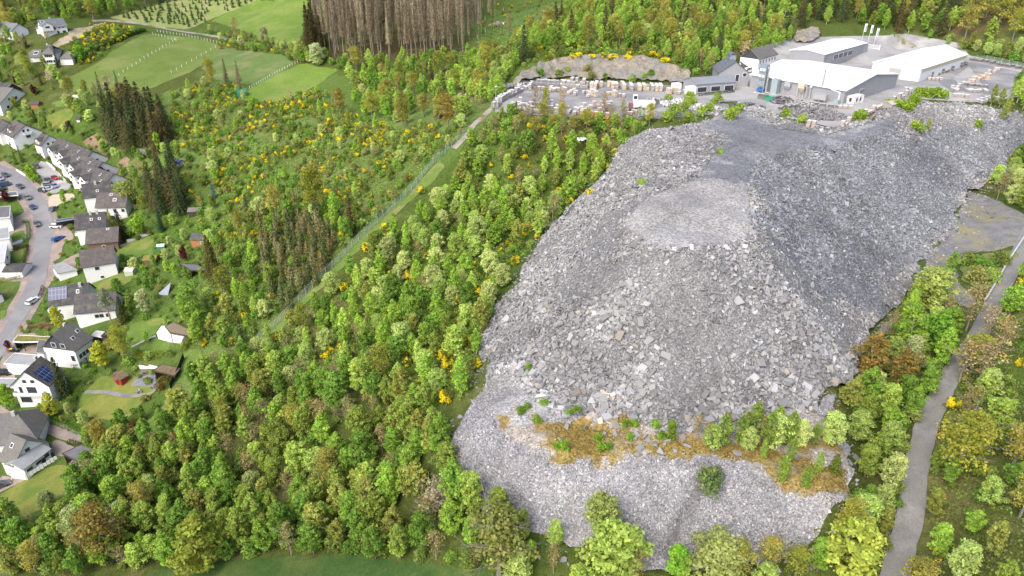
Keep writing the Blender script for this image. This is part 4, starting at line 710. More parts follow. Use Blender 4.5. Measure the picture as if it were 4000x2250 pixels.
MB().box((44, -7.56, 2.2), (4, .1, 3.8)).box((5, -7.56, 2.0), (3, .1, 3.2)).build('sliding_doors', MC['door grey'], h2) if False else None
MB().box((43, -7.56, 2.2), (4.4, .1, 3.8)).build('sliding_door', MC['door grey'], h2); MB().box((6, -7.56, 1.9), (3, .1, 3.0)).build('sliding_door', MC['door grey'], h2)
oh = house('office', 'low grey office building with three wide dark windows beside the stone yard', cF, (358, 758), (842, 719), 9, 3.5, 5.0, HWALL, plain('grey sheet roof', (.2, .215, .235), .5, .06, .5, spec=.4), over=.25, cat='office', deep=1, wins=[('n', .16, 1.5, 3.6, 1.7), ('n', .5, 1.5, 3.6, 1.7), ('n', .84, 1.5, 3.6, 1.7)])
en = house('winding_house', 'grey roofed gabled building with a louvred ridge cupola behind the office', cF, (548, 520), (618, 642), 11, 4.0, 8.2, HWALL, plain('blue grey slate', (.11, .12, .14), .55, .15, 1), over=.4, cat='building', deep=1, wins=[('b', .62, 2.2, 1.2, 2.4), ('b', .85, 3.4, 1.2, 1.2)])
MB().box((4.5, 0, 8.6), (5, 2.2, 1.8)).build('cupola', BGREY, en); roof_mb(5.6, 2.9, 9.4, 10.2).build('cupola_roof', MC['blue grey slate'], en).location = (1.7, 0, 0)
an = flatbox('annex', 'small grey flat roofed annex attached to the cupola building, next to the white van', cF, [(815, 548), (880, 545), (950, 602), (860, 606)], 5.0, HWALL, BGREY, cat='annex', parts=((2, .5, 3.6, 1.1, 1.1),) if False else ())
th = house('timber_framed_office', 'white timber framed house with a grey roof at the forest edge behind the halls', cF, (1104, 472), (1336, 382), 8, 5.4, 8.6, WHITE, T_GR, cat='house', deep=1, wins=[('n', .1+.16*k, z_, .8, 1.1) for k in range(6) for z_ in (3.9, 1.6)], gable='a')
house('barn_wing', 'dark roofed low barn wing left of the timber framed house at the forest edge', cF, (915, 545), (1040, 535), 5, 2.0, 3.4, SLATEW, T_DK, cat='barn', deep=1)
# machinery along the production hall front
HR = h1.rotation_euler.z
def unit_at(name, label, cat, c, px, rz=None, group=None): return empty(name, at(*c(*px)), HR if rz is None else rz, label, cat, group)
e = unit_at('filter_tower', 'tall blue grey steel filter tower with a blue box at its foot', 'filter tower', cF, (1120, 855))
m_ = MB(); [m_.box((x_, y_, 4.6), (.14, .14, 9.4)) for x_ in (-1.3, 1.3) for y_ in (-1, 1)]; [m_.box((0, y_, z_), (2.7, .1, .1)) for y_ in (-1, 1) for z_ in (1.6, 3.2, 4.8)]; [m_.box((x_, 0, z_), (.1, 2.1, .1)) for x_ in (-1.3, 1.3) for z_ in (1.6, 3.2, 4.8)]; m_.build('frame', GREYM, e)
MB().box((0, 0, 8.7), (2.8, 2.2, 2.6)).box((0, 0, 6.2), (2.5, 2.0, 2.2)).box((0, 0, 3.6), (2.4, 1.9, 1.8)).build('housing', BGREY, e); [MB().box((x_, -1.16, z_), (.9, .12, .8)).build('panel', METW, e) for x_ in (-.6, .6) for z_ in (8.3, 6.1)]
MB().box((0, -.2, 1.3), (2.3, 1.8, .9)).build('blue_box', BLUEB, e); MB().box((0, 0, .12), (4.2, 3.2, .3)).build('concrete_base', CONC, e); MB().tube((1.9, 0, .4), (1.9, 0, 8.6), .28, n=8).tube((1.9, 0, .5), (3.2, 0, .5), .28, n=8).tube((1.9, 0, 8.6), (1.2, 0, 9.2), .28, n=8).build('duct', GREYM, e)
e = unit_at('water_tank', 'grey green vertical storage tank between filter tower and hopper', 'tank', cF, (1280, 868)); MB().box((0, 0, 2.7), (2.3, 2.2, 5.2)).box((0, 0, 1.8), (2.36, 2.26, .12)).box((0, 0, 3.5), (2.36, 2.26, .12)).build('tank_body', TANK, e); MB().box((0, 0, .1), (3.2, 2.8, .25)).build('concrete_base', CONC, e); MB().tube((-.4, 0, 5.2), (-.4, 0, 5.7), .3, n=8).build('tank_vent', GREYM, e)
def hopper(px, label, mat, w_=2.1, h_=4.6):
    e = unit_at('hopper', label, 'hopper', cF, px); m_ = MB(); [m_.box((x_*w_/2, y_*w_/2, h_/2), (.12, .12, h_)) for x_ in (-1, 1) for y_ in (-1, 1)]; m_.build('legs_frame', mat, e)
    q = w_/2; m_ = MB().box((0, 0, h_-.7), (w_, w_, 1.5)); z1 = h_-1.45; z0_ = h_-3
    for a_, b_ in (((-q, -q), (q, -q)), ((q, -q), (q, q)), ((q, q), (-q, q)), ((-q, q), (-q, -q))): m_.poly([(a_[0]*.15, a_[1]*.15, z0_), (b_[0]*.15, b_[1]*.15, z0_), (*b_, z1), (*a_, z1)])
    m_.build('funnel', mat, e); return e
hopper((1430, 880), 'grey steel hopper on four legs in front of the hall', GREYM); e = hopper((1590, 915), 'beige dust filter on legs with a curved silver duct', BEIGE, 2.2, 5.0)
MB().tube((1.1, -.6, 4.6), (2.0, -.6, 4.2), .22, n=8).tube((2.0, -.6, 4.2), (2.0, -.6, .4), .22, n=8).build('duct', GREYM, e)
for px, hh, lb in (((1500, 880), 4.2, 'thin grey vent pipe beside the steel hopper'), ((1690, 925), 4.0, 'grey vent pipe with a conical cap on the hall front'), ((1750, 905), 3.6, 'square silver duct with an angled hood on the hall front')):
    e = unit_at('vent_pipe', lb, 'pipe', cF, px); MB().tube((0, 0, 0), (0, 0, hh), .26, n=8).build('pipe', GREYM, e); MB().tube((0, 0, hh), (0, 0, hh+.5), .5, .05, n=8).build('cap', METW, e)
q = at_h(*cF(1850, 770), 4.9); e = empty('roof_chimney', q, HR, 'slim silver exhaust chimney rising from the production hall roof edge', 'chimney'); MB().tube((0, 0, 0), (0, 0, 5.4), .3, n=8).build('pipe', GREYM, e); MB().tube((0, 0, 5.4), (0, 0, 5.9), .5, .5, n=8).build('cap', METW, e)
e = unit_at('cooling_unit', 'long grey cooling unit on steel legs in front of the hall', 'machine', cF, (1815, 962)); MB().box((0, 0, 1.9), (4.4, 1.8, 1.7)).build('housing', GREYM, e); m_ = MB(); [m_.box((x_, y_, .55), (.12, .12, 1.1)) for x_ in (-2, 0, 2) for y_ in (-.8, .8)]; m_.box((0, 0, 1.05), (4.4, 1.9, .1)); m_.build('stand', GREYM, e)
e = unit_at('dust_extractor', 'grey green dust extractor with an arched duct at the hall corner', 'machine', cF, (2010, 1000)); MB().box((0, 0, 1.0), (1.6, 1.5, 2.0)).build('housing', TANK, e); MB().tube((.4, 0, 2), (.4, 0, 4.2), .18, n=8).tube((.4, 0, 4.2), (-3.0, .8, 4.6), .18, n=8).build('duct', METW, e)
def skip(px, label, mat):
    e = unit_at('skip', label, 'skip', cF, px, HR+.1); m_ = MB(); pr = [(-1.3, .15), (1.3, .15), (1.9, 1.0), (1.7, 1.45), (-1.7, 1.45), (-1.9, 1.0)]
    for y_ in (-.9, .9): m_.poly([(x_, y_, z_) for x_, z_ in (pr if y_ < 0 else pr[::-1])])
    for i in (0, 1, 5, 4, 2): j = (i+1) % 6; m_.poly([(pr[i][0], -.9, pr[i][1]), (pr[i][0], .9, pr[i][1]), (pr[j][0], .9, pr[j][1]), (pr[j][0], -.9, pr[j][1])]) if i != 3 else None
    m_.build('skip_body', mat, e); MB().box((0, -.95, 1.4), (3.4, .1, .12)).box((0, .95, 1.4), (3.4, .1, .12)).build('rim', mat, e)
skip((1235, 955), 'bright green skip with sloping ends in front of the hall', GRNP); skip((1150, 930), 'dark olive skip standing behind the bright green one', OLIVE)
def container(px, label, c=cF, rz=None, d=(5.6, 2.4, 2.6), wins=True, mat=CAPW):
    e = empty('container', at(*c(*px)), HR if rz is None else rz, label, 'container'); MB().box((0, 0, d[2]/2), d).build('container_body', mat, e)
    m_ = MB(); [m_.box((x_*d[0]/2, y_*d[1]/2, d[2]/2), (.16, .16, d[2]+.06)) for x_ in (-1, 1) for y_ in (-1, 1)]; m_.box((0, 0, d[2]+.02), (d[0]+.14, d[1]+.14, .04)); m_.build('corner_frame', METW, e)
    MB().box((0, 0, d[2]+.04), (d[0]+.1, d[1]+.1, .1)).build('roof', mat, e)
    if wins:
        for x_ in (-1.2, .9): window(e, (x_, -d[1]/2, 1.5), .9, 1.2, (1, 0, 0), (0, -1, 0))
        window(e, (-d[0]/2, 0, 1.5), .9, 1.3, (0, 1, 0), (-1, 0, 0))
container((2225, 975), 'white office container with dark windows at the right corner of the hall', rz=HR+math.pi/2-.1)
container((288, 872), 'tall white container at the left end of the grey office', wins=False, rz=oh.rotation_euler.z, d=(3, 2.4, 2.8)); container((122, 815), 'white container behind the two crate stacks by the office', wins=False, rz=oh.rotation_euler.z, d=(2.8, 2.4, 2.3))
e = empty('screening_plant', at(*cG(2010, 690)), -.05, 'large white screening machine with a cab at the near edge of the stone yard', 'machine')
MB().box((0, 0, 2.0), (7.2, 2.6, 2.0)).build('body', CAPW, e); MB().box((-2.9, 1.2, 3.6), (1.5, 1.5, 2.2)).build('cab', CAPW, e); MB().box((-2.9, .42, 3.9), (1.1, .08, 1.1)).build('cab_window', GLASS, e)
for x_ in (-2.6, -1.4, 1.6, 2.8): MB().tube((x_, -1.35, .5), (x_, -1.0, .5), .5, n=10).build('wheel', RUB, e)
MB().box((-4.4, 0, 1.2), (1.2, 2.2, 1.6)).build('ramp', plain('rusty steel', (.2, .09, .07), .8, .2), e)
e = empty('stone_splitter', at(*cG(2030, 765)), 0, 'white and green stone splitting machine below the white screening machine', 'machine'); MB().box((-1.6, 0, 1.2), (1.4, 1.2, 2.2)).build('green_housing', plain('pale green paint', (.3, .5, .4), .6, .1), e); MB().box((.8, -.2, 1.2), (1.6, 1.4, 2.4)).box((2.4, -.4, .6), (1.8, 1.2, 1.2)).build('frame', CAPW, e)
# flags, gate, lamp, fences
for k, (px, py) in enumerate([(2312, 245), (2385, 262), (2452, 300)]):
    q = at(*cF(px, py)); lb = ['white banner flag nearest the hall gate, leftmost of three', 'white banner flag in the middle of the three flags', 'white banner flag rightmost of the three by the gate'][k]
    e = empty('flag', q, .2, lb, 'flag', 'banner flags at the gate'); MB().tube((0, 0, 0), (0, 0, 8), .08, .05, n=6).build('flagpole', METW, e); f = MB().box((.62, 0, 6.0), (1.2, .04, 3.6)).build('banner', FRAME, e); MB().box((.8, 0, 5.6), (.35, .06, 2.2)).build('banner_stripe', plain('banner blue', (.05, .08, .2), .6, .05), f)
e = empty('works_gate', at(*cF(2380, 322)), 0, 'white barred sliding gate next to the narrow hall', 'gate'); g1 = at(*cF(2380, 322)); g2 = at(*cF(2515, 350)); dd = g2-g1; n_ = 24; m_ = MB()
for i in range(n_+1): t_ = i/n_; m_.box((dd.x*t_, dd.y*t_, dd.z*t_+.9), (.06, .06, 1.7))
m_.box((dd.x/2, dd.y/2, dd.z/2+.2), (dd.length, .12, .2), math.atan2(dd.y, dd.x)).box((dd.x/2, dd.y/2, dd.z/2+1.75), (dd.length, .1, .12), math.atan2(dd.y, dd.x)); m_.build('bars', METW, e); MB().box((dd.x, dd.y, dd.z+1), (.4, .4, 2.2)).build('gate_post', METW, e)
def fence(name, label, c, pts, h=2.0, sp=3.0, mat=GREYM, meshc=(.3, .34, .34), cat='fence', solid=None):
    W = [at(*c(*p)) for p in pts]; o = W[0]; e = empty(name, o, 0, label, cat); P = []
    for a, b in zip(W, W[1:]):
        n = max(1, int((b-a).length/sp)); P += [a.lerp(b, k/n) for k in range(n)]
    P.append(W[-1]); P = [Vector((p.x, p.y, float(hgt(p.x, p.y)))) for p in P]
    if len(P) > 95: P = [P[int(i*(len(P)-1)/94)] for i in range(95)]
    pm = None
    for p in P:
        if pm is None: po = MB().box((0, 0, h/2), (.12, .12, h+.3)).build('post', mat, e); pm = po.data
        else: po = link('post', pm, e)
        po.location = p-o
    m_ = MB()
    for a, b in zip(P, P[1:]):
        a = a-o; b = b-o; d = b-a; L_ = d.length; rz = math.atan2(d.y, d.x)
        if solid: m_.poly([a+Vector((0, 0, .1)), b+Vector((0, 0, .1)), b+Vector((0, 0, h)), a+Vector((0, 0, h))])
        else:
            for z_ in np.linspace(.08, h, 7): m_.tube(a+Vector((0, 0, z_)), b+Vector((0, 0, z_)), .022, n=3, cap=False)
            for k in range(int(L_/.35)): p = a.lerp(b, (k+.5)/int(L_/.35)); m_.tube(p, p+Vector((0, 0, h)), .014, n=3, cap=False)
    m_.build('panel', solid or plain('fence wire', meshc, .5, .05), e); return e
fence('wire_fence', 'long green grey wire mesh fence running diagonally between scrub and woodland', cI, [(650, 858), (700, 815), (820, 690), (950, 560), (1075, 430), (1180, 330)], 2.2, 2.7, meshc=(.3, .38, .36))
fence('yard_fence', 'wire mesh fence along the left side of the stone yard', cG, [(205, 715), (330, 520), (440, 440)], 2.2, 2.5)
fence('yard_fence', 'wire fence behind the stone pallets at the far right of the yard', cH, [(860, 425), (1000, 425), (1268, 480)], 1.8, 3)
e = empty('lamp_post', at(*cG(262, 695)), 0, 'tall grey floodlight mast at the left corner of the stone yard', 'lamp post'); MB().tube((0, 0, 0), (0, 0, 7.8), .11, .07, n=6).build('pole', GREYM, e); MB().box((.2, -.1, 7.9), (.7, .35, .3)).build('lamp_head', METW, e); MB().box((0, 0, 4.0), (.5, .4, .25)).build('junction_box', METW, e)
e = empty('guard_rail', at(*cL(905, 305)), 0, 'grey steel guard rail beside the lane at the right', 'guard rail'); W = [at(*cL(*p)) for p in [(905, 308), (940, 250), (975, 190), (1020, 115), (1073, 35)]]; o_ = W[0]; m_ = MB()
for a, b in zip(W, W[1:]): m_.tube(a-o_+Vector((0, 0, .75)), b-o_+Vector((0, 0, .75)), .2, n=6)
m_.build('rail', plain('galvanised steel', (.42, .46, .49), .4, .06, spec=.5), e)
for a, b in zip(W, W[1:]):
    for k in range(4): p = a.lerp(b, k/4); MB().box(tuple(p-o_+Vector((0, 0, .2))), (.12, .12, 1.0)).build('post', GREYM, e)
# ------------------------------------------------------------------ stone pallets and crates
def crate_proto(name, stone, mid, cap=CAPW, h=1.0, rand=0):
    e = bpy.data.objects.new(name, None); COL.objects.link(e); m_ = MB(); [m_.box((0, y_, .1), (1.05, .12, .1)) for y_ in (-.4, 0, .4)]; m_.box((0, 0, .17), (1.1, 1.0, .05)); m_.build('pallet', WOODP, e); rs_ = random.Random(rand); m_ = MB()
    for k in range(4): m_.box((rs_.uniform(-.04, .04), rs_.uniform(-.04, .04), .2+(h-.25)*(k+.5)/4), (rs_.uniform(.92, 1.08), rs_.uniform(.86, 1.0), (h-.25)/4-.015), rs_.uniform(-.05, .05))
    m_.build(mid, stone, e)
    if cap: MB().box((0, 0, h-.02), (1.0, .94, .06)).build('cover', cap, e)
    return e
KINDS = dict(crate=[crate_proto('stone_crate', plain('pale crate wood', (.5, .42, .32), .8, .1, 3), 'crate_body', rand=k) for k in range(2)], grey=[crate_proto('stone_pallet', STONEG, 'stone_stack', rand=k+5) for k in range(3)],
    dark=[crate_proto('dark_stone_pallet', plain('dark split stone', (.15, .15, .155), .85, .3, 5), 'stone_stack', plain('pale slab', (.38, .37, .36), .7, .15, 3), rand=k+9) for k in range(2)], orange=[crate_proto('orange_crate', ORB, 'crate_body', rand=3)], tan=[crate_proto('tan_stone_pallet', plain('tan stone', (.4, .34, .3), .85, .15, 4), 'stone_stack', rand=8)])
USED = set(); CATK = dict(crate='crate', grey='stone pallet', dark='stone pallet', orange='crate', tan='stone pallet'); rr_ = random.Random(5); NCR = 0
def putcrate(kind, p, rz, lb, gp, s=1.14):
    global NCR
    pr = rr_.choice(KINDS[kind]); o = pr if pr.name not in USED else copy_tree(pr); USED.add(pr.name); o.location = p; o.rotation_euler.z = rz+rr_.uniform(-.16, .16); o.scale = (s, s, s*rr_.uniform(.9, 1.05)); tag(o, lb, CATK[kind], gp); NCR += 1
def row(c, p0, p1, n, kind, layers, depth, lb, miss=.0, rz=None, ddir=None):
    a = at(*c(*p0)); b = at(*c(*p1)); d = Vector((b.x-a.x, b.y-a.y)); r = math.atan2(d.y, d.x); y = Vector((-d.y, d.x)).normalized() if d.length else Vector((0, 1)); y = -y if y.y < 0 else y
    if ddir is not None: q = at(*c(*ddir)); y = Vector((q.x-a.x, q.y-a.y)).normalized()
    for i in range(n):
        p = a.lerp(b, i/max(1, n-1))
        for j in range(depth):
            if rr_.random() < miss: continue
            jj = .3 if n > 5 else .08; x_, y_ = p.x+y.x*1.4*j+rr_.uniform(-jj, jj), p.y+y.y*1.4*j+rr_.uniform(-jj, jj); z_ = float(hgt(x_, y_))+.12
            for k in range(layers if isinstance(layers, int) else rr_.randint(*layers)): putcrate(kind, (x_, y_, z_+k*1.12), r, lb, lb)
row(cG, (765, 402), (880, 408), 5, 'grey', 2, 1, 'grey wrapped stone pallet in the double stack at the back left of the yard')
row(cG, (890, 412), (990, 415), 4, 'grey', (1, 2), 1, 'low grey stone pallet left of the long back row below the rock face')
row(cG, (1035, 420), (1335, 442), 11, 'grey', (1, 3), 2, 'grey stone pallet in the long back row below the rock face', .1)
for k, (px, py, ly, dp, kd) in enumerate([(1395, 455, 2, 3, 'crate'), (1437, 458, 2, 4, 'crate'), (1508, 425, 2, 1, 'crate'), (1596, 430, 2, 1, 'crate'), (1645, 450, 2, 3, 'crate'), (1690, 455, 2, 3, 'grey'), (1750, 430, 2, 1, 'grey'), (1780, 465, 2, 4, 'crate'), (1868, 475, 2, 4, 'grey'), (1966, 478, 2, 4, 'crate'), (2016, 470, 2, 3, 'crate'), (2115, 480, 2, 4, 'grey'), (2165, 480, 2, 4, 'crate'), (2212, 480, 2, 4, 'crate')]):
    row(cG, (px, py), (px+.1, py), 1, kd, ly, dp, 'pale crate in the tall blocks standing below the rock face' if kd == 'crate' else 'grey pallet in the tall blocks standing below the rock face')
row(cG, (2055, 470), (2055.1, 470), 1, 'crate', 1, 1, 'single low crate between the tall crate blocks'); row(cG, (2320, 515), (2390, 510), 2, 'crate', 2, 2, 'pale crate in the pair of stacks by the white containers'); row(cG, (2430, 515), (2490, 495), 2, 'grey', 1, 1, 'grey pallet beside the tall white container')
row(cG, (775, 455), (825, 457), 2, 'grey', 1, 1, 'small grey pallet of a lone pair in the middle left of the yard'); row(cG, (895, 490), (925, 445), 3, 'grey', 1, 1, 'pallet of a short oblique row in the yard middle'); row(cG, (955, 478), (1085, 470), 4, 'tan', 1, 2, 'tan stone pallet in the middle row of the yard', .2)
row(cG, (1125, 510), (1190, 480), 3, 'crate', 1, 1, 'low crate in the middle of the yard right of the tan pallets'); row(cG, (1195, 530), (1215, 505), 2, 'grey', 1, 1, 'grey pallet of a short pair in the yard middle'); row(cG, (1300, 510), (1400, 490), 3, 'grey', 1, 1, 'grey pallet of a three piece row near the long crate')
row(cG, (1355, 550), (1390, 500), 3, 'tan', 1, 1, 'tan pallet of the oblique row left of the big crate block'); row(cG, (1445, 548), (1447, 548), 1, 'crate', 2, 3, 'pale crate of the big block in the yard middle'); row(cG, (1590, 520), (1635, 520), 2, 'crate', 1, 1, 'low crate left of the double stack in the yard'); row(cG, (1675, 545), (1676, 545), 1, 'crate', 2, 2, 'pale crate of the double stack right of the yard middle'); row(cG, (1725, 540), (1775, 545), 2, 'tan', 1, 1, 'tan pallet of the last pair right of the double stack')
row(cG, (620, 460), (600, 445), 2, 'grey', 1, 2, 'grey pallet at the back left corner of the yard'); row(cG, (665, 470), (690, 430), 3, 'grey', 2, 1, 'grey pallet of the wrapped double row at the back left corner')
row(cG, (285, 675), (570, 480), 14, 'grey', (1, 2), 2, 'pale stone pallet lined up along the left fence of the yard', .1); row(cG, (430, 690), (470, 645), 3, 'grey', 1, 1, 'pallet of a short row in the near left yard corner'); row(cG, (535, 690), (920, 720), 15, 'grey', (1, 2), 2, 'pale stone pallet along the near edge of the yard', .15); row(cG, (700, 645), (701, 645), 1, 'tan', 1, 1, 'single tan pallet behind the near row'); row(cG, (920, 660), (921, 660), 1, 'grey', 2, 1, 'double grey pallet behind the near row')
row(cG, (960, 745), (1220, 760), 9, 'grey', (1, 2), 2, 'pale pallet right of the bare trees on the near yard edge', .15)
row(cG, (1280, 780), (1500, 800), 5, 'orange', 2, 1, 'orange wooden crate in the bright row on the near yard edge'); row(cG, (1580, 808), (1680, 815), 2, 'orange', 2, 1, 'orange wooden crate right of the bright crate row'); row(cG, (1290, 720), (1640, 700), 10, 'tan', (1, 2), 2, 'tan pallet behind the orange crates', .2); row(cG, (1800, 745), (1900, 760), 4, 'tan', 1, 2, 'tan pallet next to the white machine', .2)
row(cF, (1440, 1185), (1660, 1225), 5, 'dark', 1, 1, 'dark stone block with pale top along the edge of the driving lane'); row(cF, (1680, 1265), (1740, 1275), 2, 'tan', 2, 1, 'tan stone stack in the row at the lane edge'); row(cF, (1780, 1290), (1900, 1310), 3, 'dark', (1, 2), 1, 'dark stone stack at the end of the lane edge row')
row(cF, (2080, 1275), (2150, 1235), 3, 'tan', (1, 2), 1, 'pale stone stack near the bright green bush by the lane'); row(cF, (2340, 1130), (2560, 1030), 8, 'tan', (1, 2), 1, 'pale pallet in the line leading up beside the dark heap'); row(cH, (380, 710), (455, 670), 4, 'grey', (1, 2), 2, 'grey pallet beside the small grey shed')
row(cF, (1360, 1060), (1650, 1010), 7, 'dark', 1, 2, 'dark stone pallet around the split stone pile', .2); row(cF, (1690, 1000), (2010, 1040), 8, 'dark', 1, 1, 'dark stone pallet in front of the cooling unit', .1); row(cF, (2050, 1040), (2170, 1045), 3, 'tan', 1, 1, 'tan stone pallet at the hall corner')
row(cM, (770, 850), (1200, 950), 8, 'dark', 1, 1, 'dark pallet along the gable of the storage hall'); row(cM, (1230, 950), (2250, 600), 15, 'dark', (1, 2), 3, 'dark grey stone pallet beside the long wall of the storage hall', .25); row(cM, (1330, 965), (1600, 965), 4, 'tan', 1, 1, 'tan pallet at the corner of the storage hall')
row(cH, (790, 630), (1090, 500), 9, 'tan', 1, 2, 'pallet in the long middle island of the far yard', .15); row(cH, (850, 610), (990, 625), 6, 'dark', 1, 2, 'dark pallet at the near end of the middle island', .1); row(cH, (780, 655), (1000, 660), 8, 'grey', 1, 2, 'grey pallet in front of the middle island', .2); row(cH, (890, 430), (1268, 500), 16, 'dark', 1, 2, 'dark stone pallet along the far fence of the yard', .15); row(cH, (775, 685), (860, 695), 4, 'grey', 1, 1, 'grey pallet at the rim of the dark pit'); row(cH, (965, 735), (1080, 710), 5, 'grey', 1, 2, 'grey pallet at the right rim of the dark pit', .2); row(cF, (1010, 790), (1060, 800), 3, 'dark', 2, 2, 'dark pallet left of the filter tower')
def pile(name, label, c, px, rx, ry, h, n, col, rz, size=.9, lean=.6, cat='stone pile'):
    q = at(*c(*px)); rs = np.random.default_rng(n); r = np.sqrt(rs.random(n)); a = rs.random(n)*6.283; x_ = r*np.cos(a)*rx; y_ = r*np.sin(a)*ry; z_ = h*(1-r**2)*rs.random(n)**.5+.1
    N = np.column_stack([rs.normal(0, lean, n), rs.normal(0, lean, n), np.ones(n)]); N /= np.linalg.norm(N, axis=1)[:, None]; C = np.array(col)[None]*np.exp(rs.normal(0, .35, (n, 1)))
    s = size*np.exp(rs.normal(0, .25, n)); V, F, CC = slab_arrays(np.column_stack([x_, y_, z_]), N, s, s*.2, C, rs); o = link(name, mesh_np(name, V, 4, F=F, col=CC, mat=ROCK), loc=(q.x, q.y, float(hgt(q.x, q.y))+.1)); o.rotation_euler.z = rz; tag(o, label, cat)
pile('slate_pile', 'large pile of dark split slate strips inside the lane bend', cF, (1800, 1120), 9, 7.5, 1.0, 1500, (.17, .17, .175), HR, 1.0); pile('slate_pile', 'heap of dark broken slate next to the green skips', cF, (1380, 965), 5, 4, 1.5, 600, (.13, .13, .135), HR); pile('slate_pile', 'mixed grey stone pile in front of the beige filter', cF, (1530, 985), 8, 4, .9, 700, (.26, .26, .25), HR)
pile('slate_pile', 'white grey rubble strips overgrown with bushes, left one near the white machine', cF, (150, 985), 6, 7, .9, 500, (.42, .42, .42), 0); pile('slate_pile', 'middle strip of white grey rubble between bushes above the heap', cF, (420, 1040), 4, 9, .9, 500, (.4, .4, .4), .5); pile('slate_pile', 'right strip of grey rubble beside the haul track', cF, (630, 1080), 4, 10, .9, 500, (.34, .33, .33), .4)
pile('slate_pile', 'jumble of grey stones at the back left corner of the yard', cG, (540, 420), 7, 3, 1.2, 400, (.3, .3, .3), 0); pile('slate_pile', 'row of dark boulders at the foot of the lane edge', cF, (960, 1015), 6, 3, .5, 200, (.14, .145, .16), -.5); pile('slate_pile', 'heap of rubble beyond the white screening machine', cG, (2130, 610), 6, 2.5, 1.2, 300, (.25, .24, .23), -.1)
pile('timber_stack', 'stack of fresh timber boards under the window band of the narrow hall', cF, (2140, 465), 6, .9, 1.4, 260, (.5, .36, .2), h2.rotation_euler.z, .7, .1, 'timber stack'); pile('timber_stack', 'scattered wooden boards on the middle island of the far yard', cH, (955, 560), 4, 3, 1.2, 200, (.45, .34, .24), .5, .8, .5, 'timber stack')
house('site_shed', 'small grey shed standing in the bright green bushes above the pit', cH, (340, 740), (425, 722), 3.4, 2.3, 3.0, plain('shed grey', (.3, .29, .27), .8, .1), plain('shed roof', (.4, .37, .33), .8, .1), over=.2, cat='shed', deep=1)
print('HOUSES', HS); print('CRATES', NCR)
def muted(c, k):                        # leaf albedo: less saturated than the lit picture
    c = np.array(c); l = c.mean(); return (c*.88+l*.12)*np.array((1.02, 1.03, .84))*k
G = lambda *c: muted(srgb(*c), 2.15)
# ------------------------------------------------------------------ plants: a few prototypes of each kind
rv = np.random.default_rng(23)
def unit(n, rs): v = rs.normal(0, 1, (n, 3)); return v/np.linalg.norm(v, axis=1)[:, None]
def leaves(P, N, s, c, rs, asp=.7, jit=.6):
    n = len(P); N = N+rs.normal(0, jit, (n, 3)); N /= np.linalg.norm(N, axis=1)[:, None]+1e-9
    U = np.cross(N, unit(n, rs)); U /= np.linalg.norm(U, axis=1)[:, None]+1e-9; W = np.cross(N, U); s = np.broadcast_to(s, (n,))*rs.uniform(.65, 1.3, n)
    a = U*s[:, None]*.5; b = W*(s*asp)[:, None]*.5; V = np.stack([P-a, P-b, P+a, P+b], 1)
    return V.reshape(-1, 3), np.repeat(c, 4, 0)
def crown_clumps(rs, H, Rr, z0, ncl, nl, s, shape='round', fill=.25, cr=.3, colj=.16, hue=.06):
    """clumps spread through the crown volume, leaves on each clump's surface; its colour belongs to the clump"""
    VV = []; CC = []; hh = H-z0; lob = (rs.uniform(.1, .25), rs.uniform(0, 6), rs.uniform(.1, .28), rs.uniform(0, 6))
    for i in range(ncl):
        t = (i+rs.uniform(.1, .9))/ncl
        if shape == 'round': z = t**.8; prof = math.sqrt(max(.02, 1-abs(2*z-.9)**2.2/1.35))
        elif shape == 'cone': z = t; prof = (1-z)**.75*.95+.08
        elif shape == 'egg': z = t; prof = math.sin(math.pi*min(1, (z*.92+.12)))**.7
        a = i*2.399+rs.uniform(-.5, .5); prof = prof*(1+lob[0]*math.sin(a+lob[1])+lob[2]*math.sin(2*a+lob[3]+z*3)); r = prof*(1-fill*rs.random())*rs.uniform(.35, 1.0)**.4; c = np.array([math.cos(a)*r*Rr*.82, math.sin(a)*r*Rr*.82, z0+hh*(.06+.86*z)])
        k = Rr*cr*rs.uniform(.75, 1.35)*(1 if shape == 'round' else .6+.5*prof); n = int(nl/ncl*rs.uniform(.7, 1.3)*k/(Rr*cr))+4
        d = unit(n, rs); d[:, 2] = np.abs(d[:, 2])*1.0-.35*(rs.random(n) < .4); P = c+d*k*rs.uniform(.55, 1.08, (n, 1))*np.array([1, 1, .8])
        base = np.array([1, 1, 1])*math.exp(rs.normal(0, colj)); base = base*np.array([1+rs.normal(0, hue), 1, 1+rs.normal(0, hue)])
        cc = base[None]*np.exp(rs.normal(0, .12, (n, 1))); v, c2 = leaves(P, d, s, cc, rs); VV.append(v); CC.append(c2)
    return np.vstack(VV), np.clip(np.vstack(CC), 0, 3)
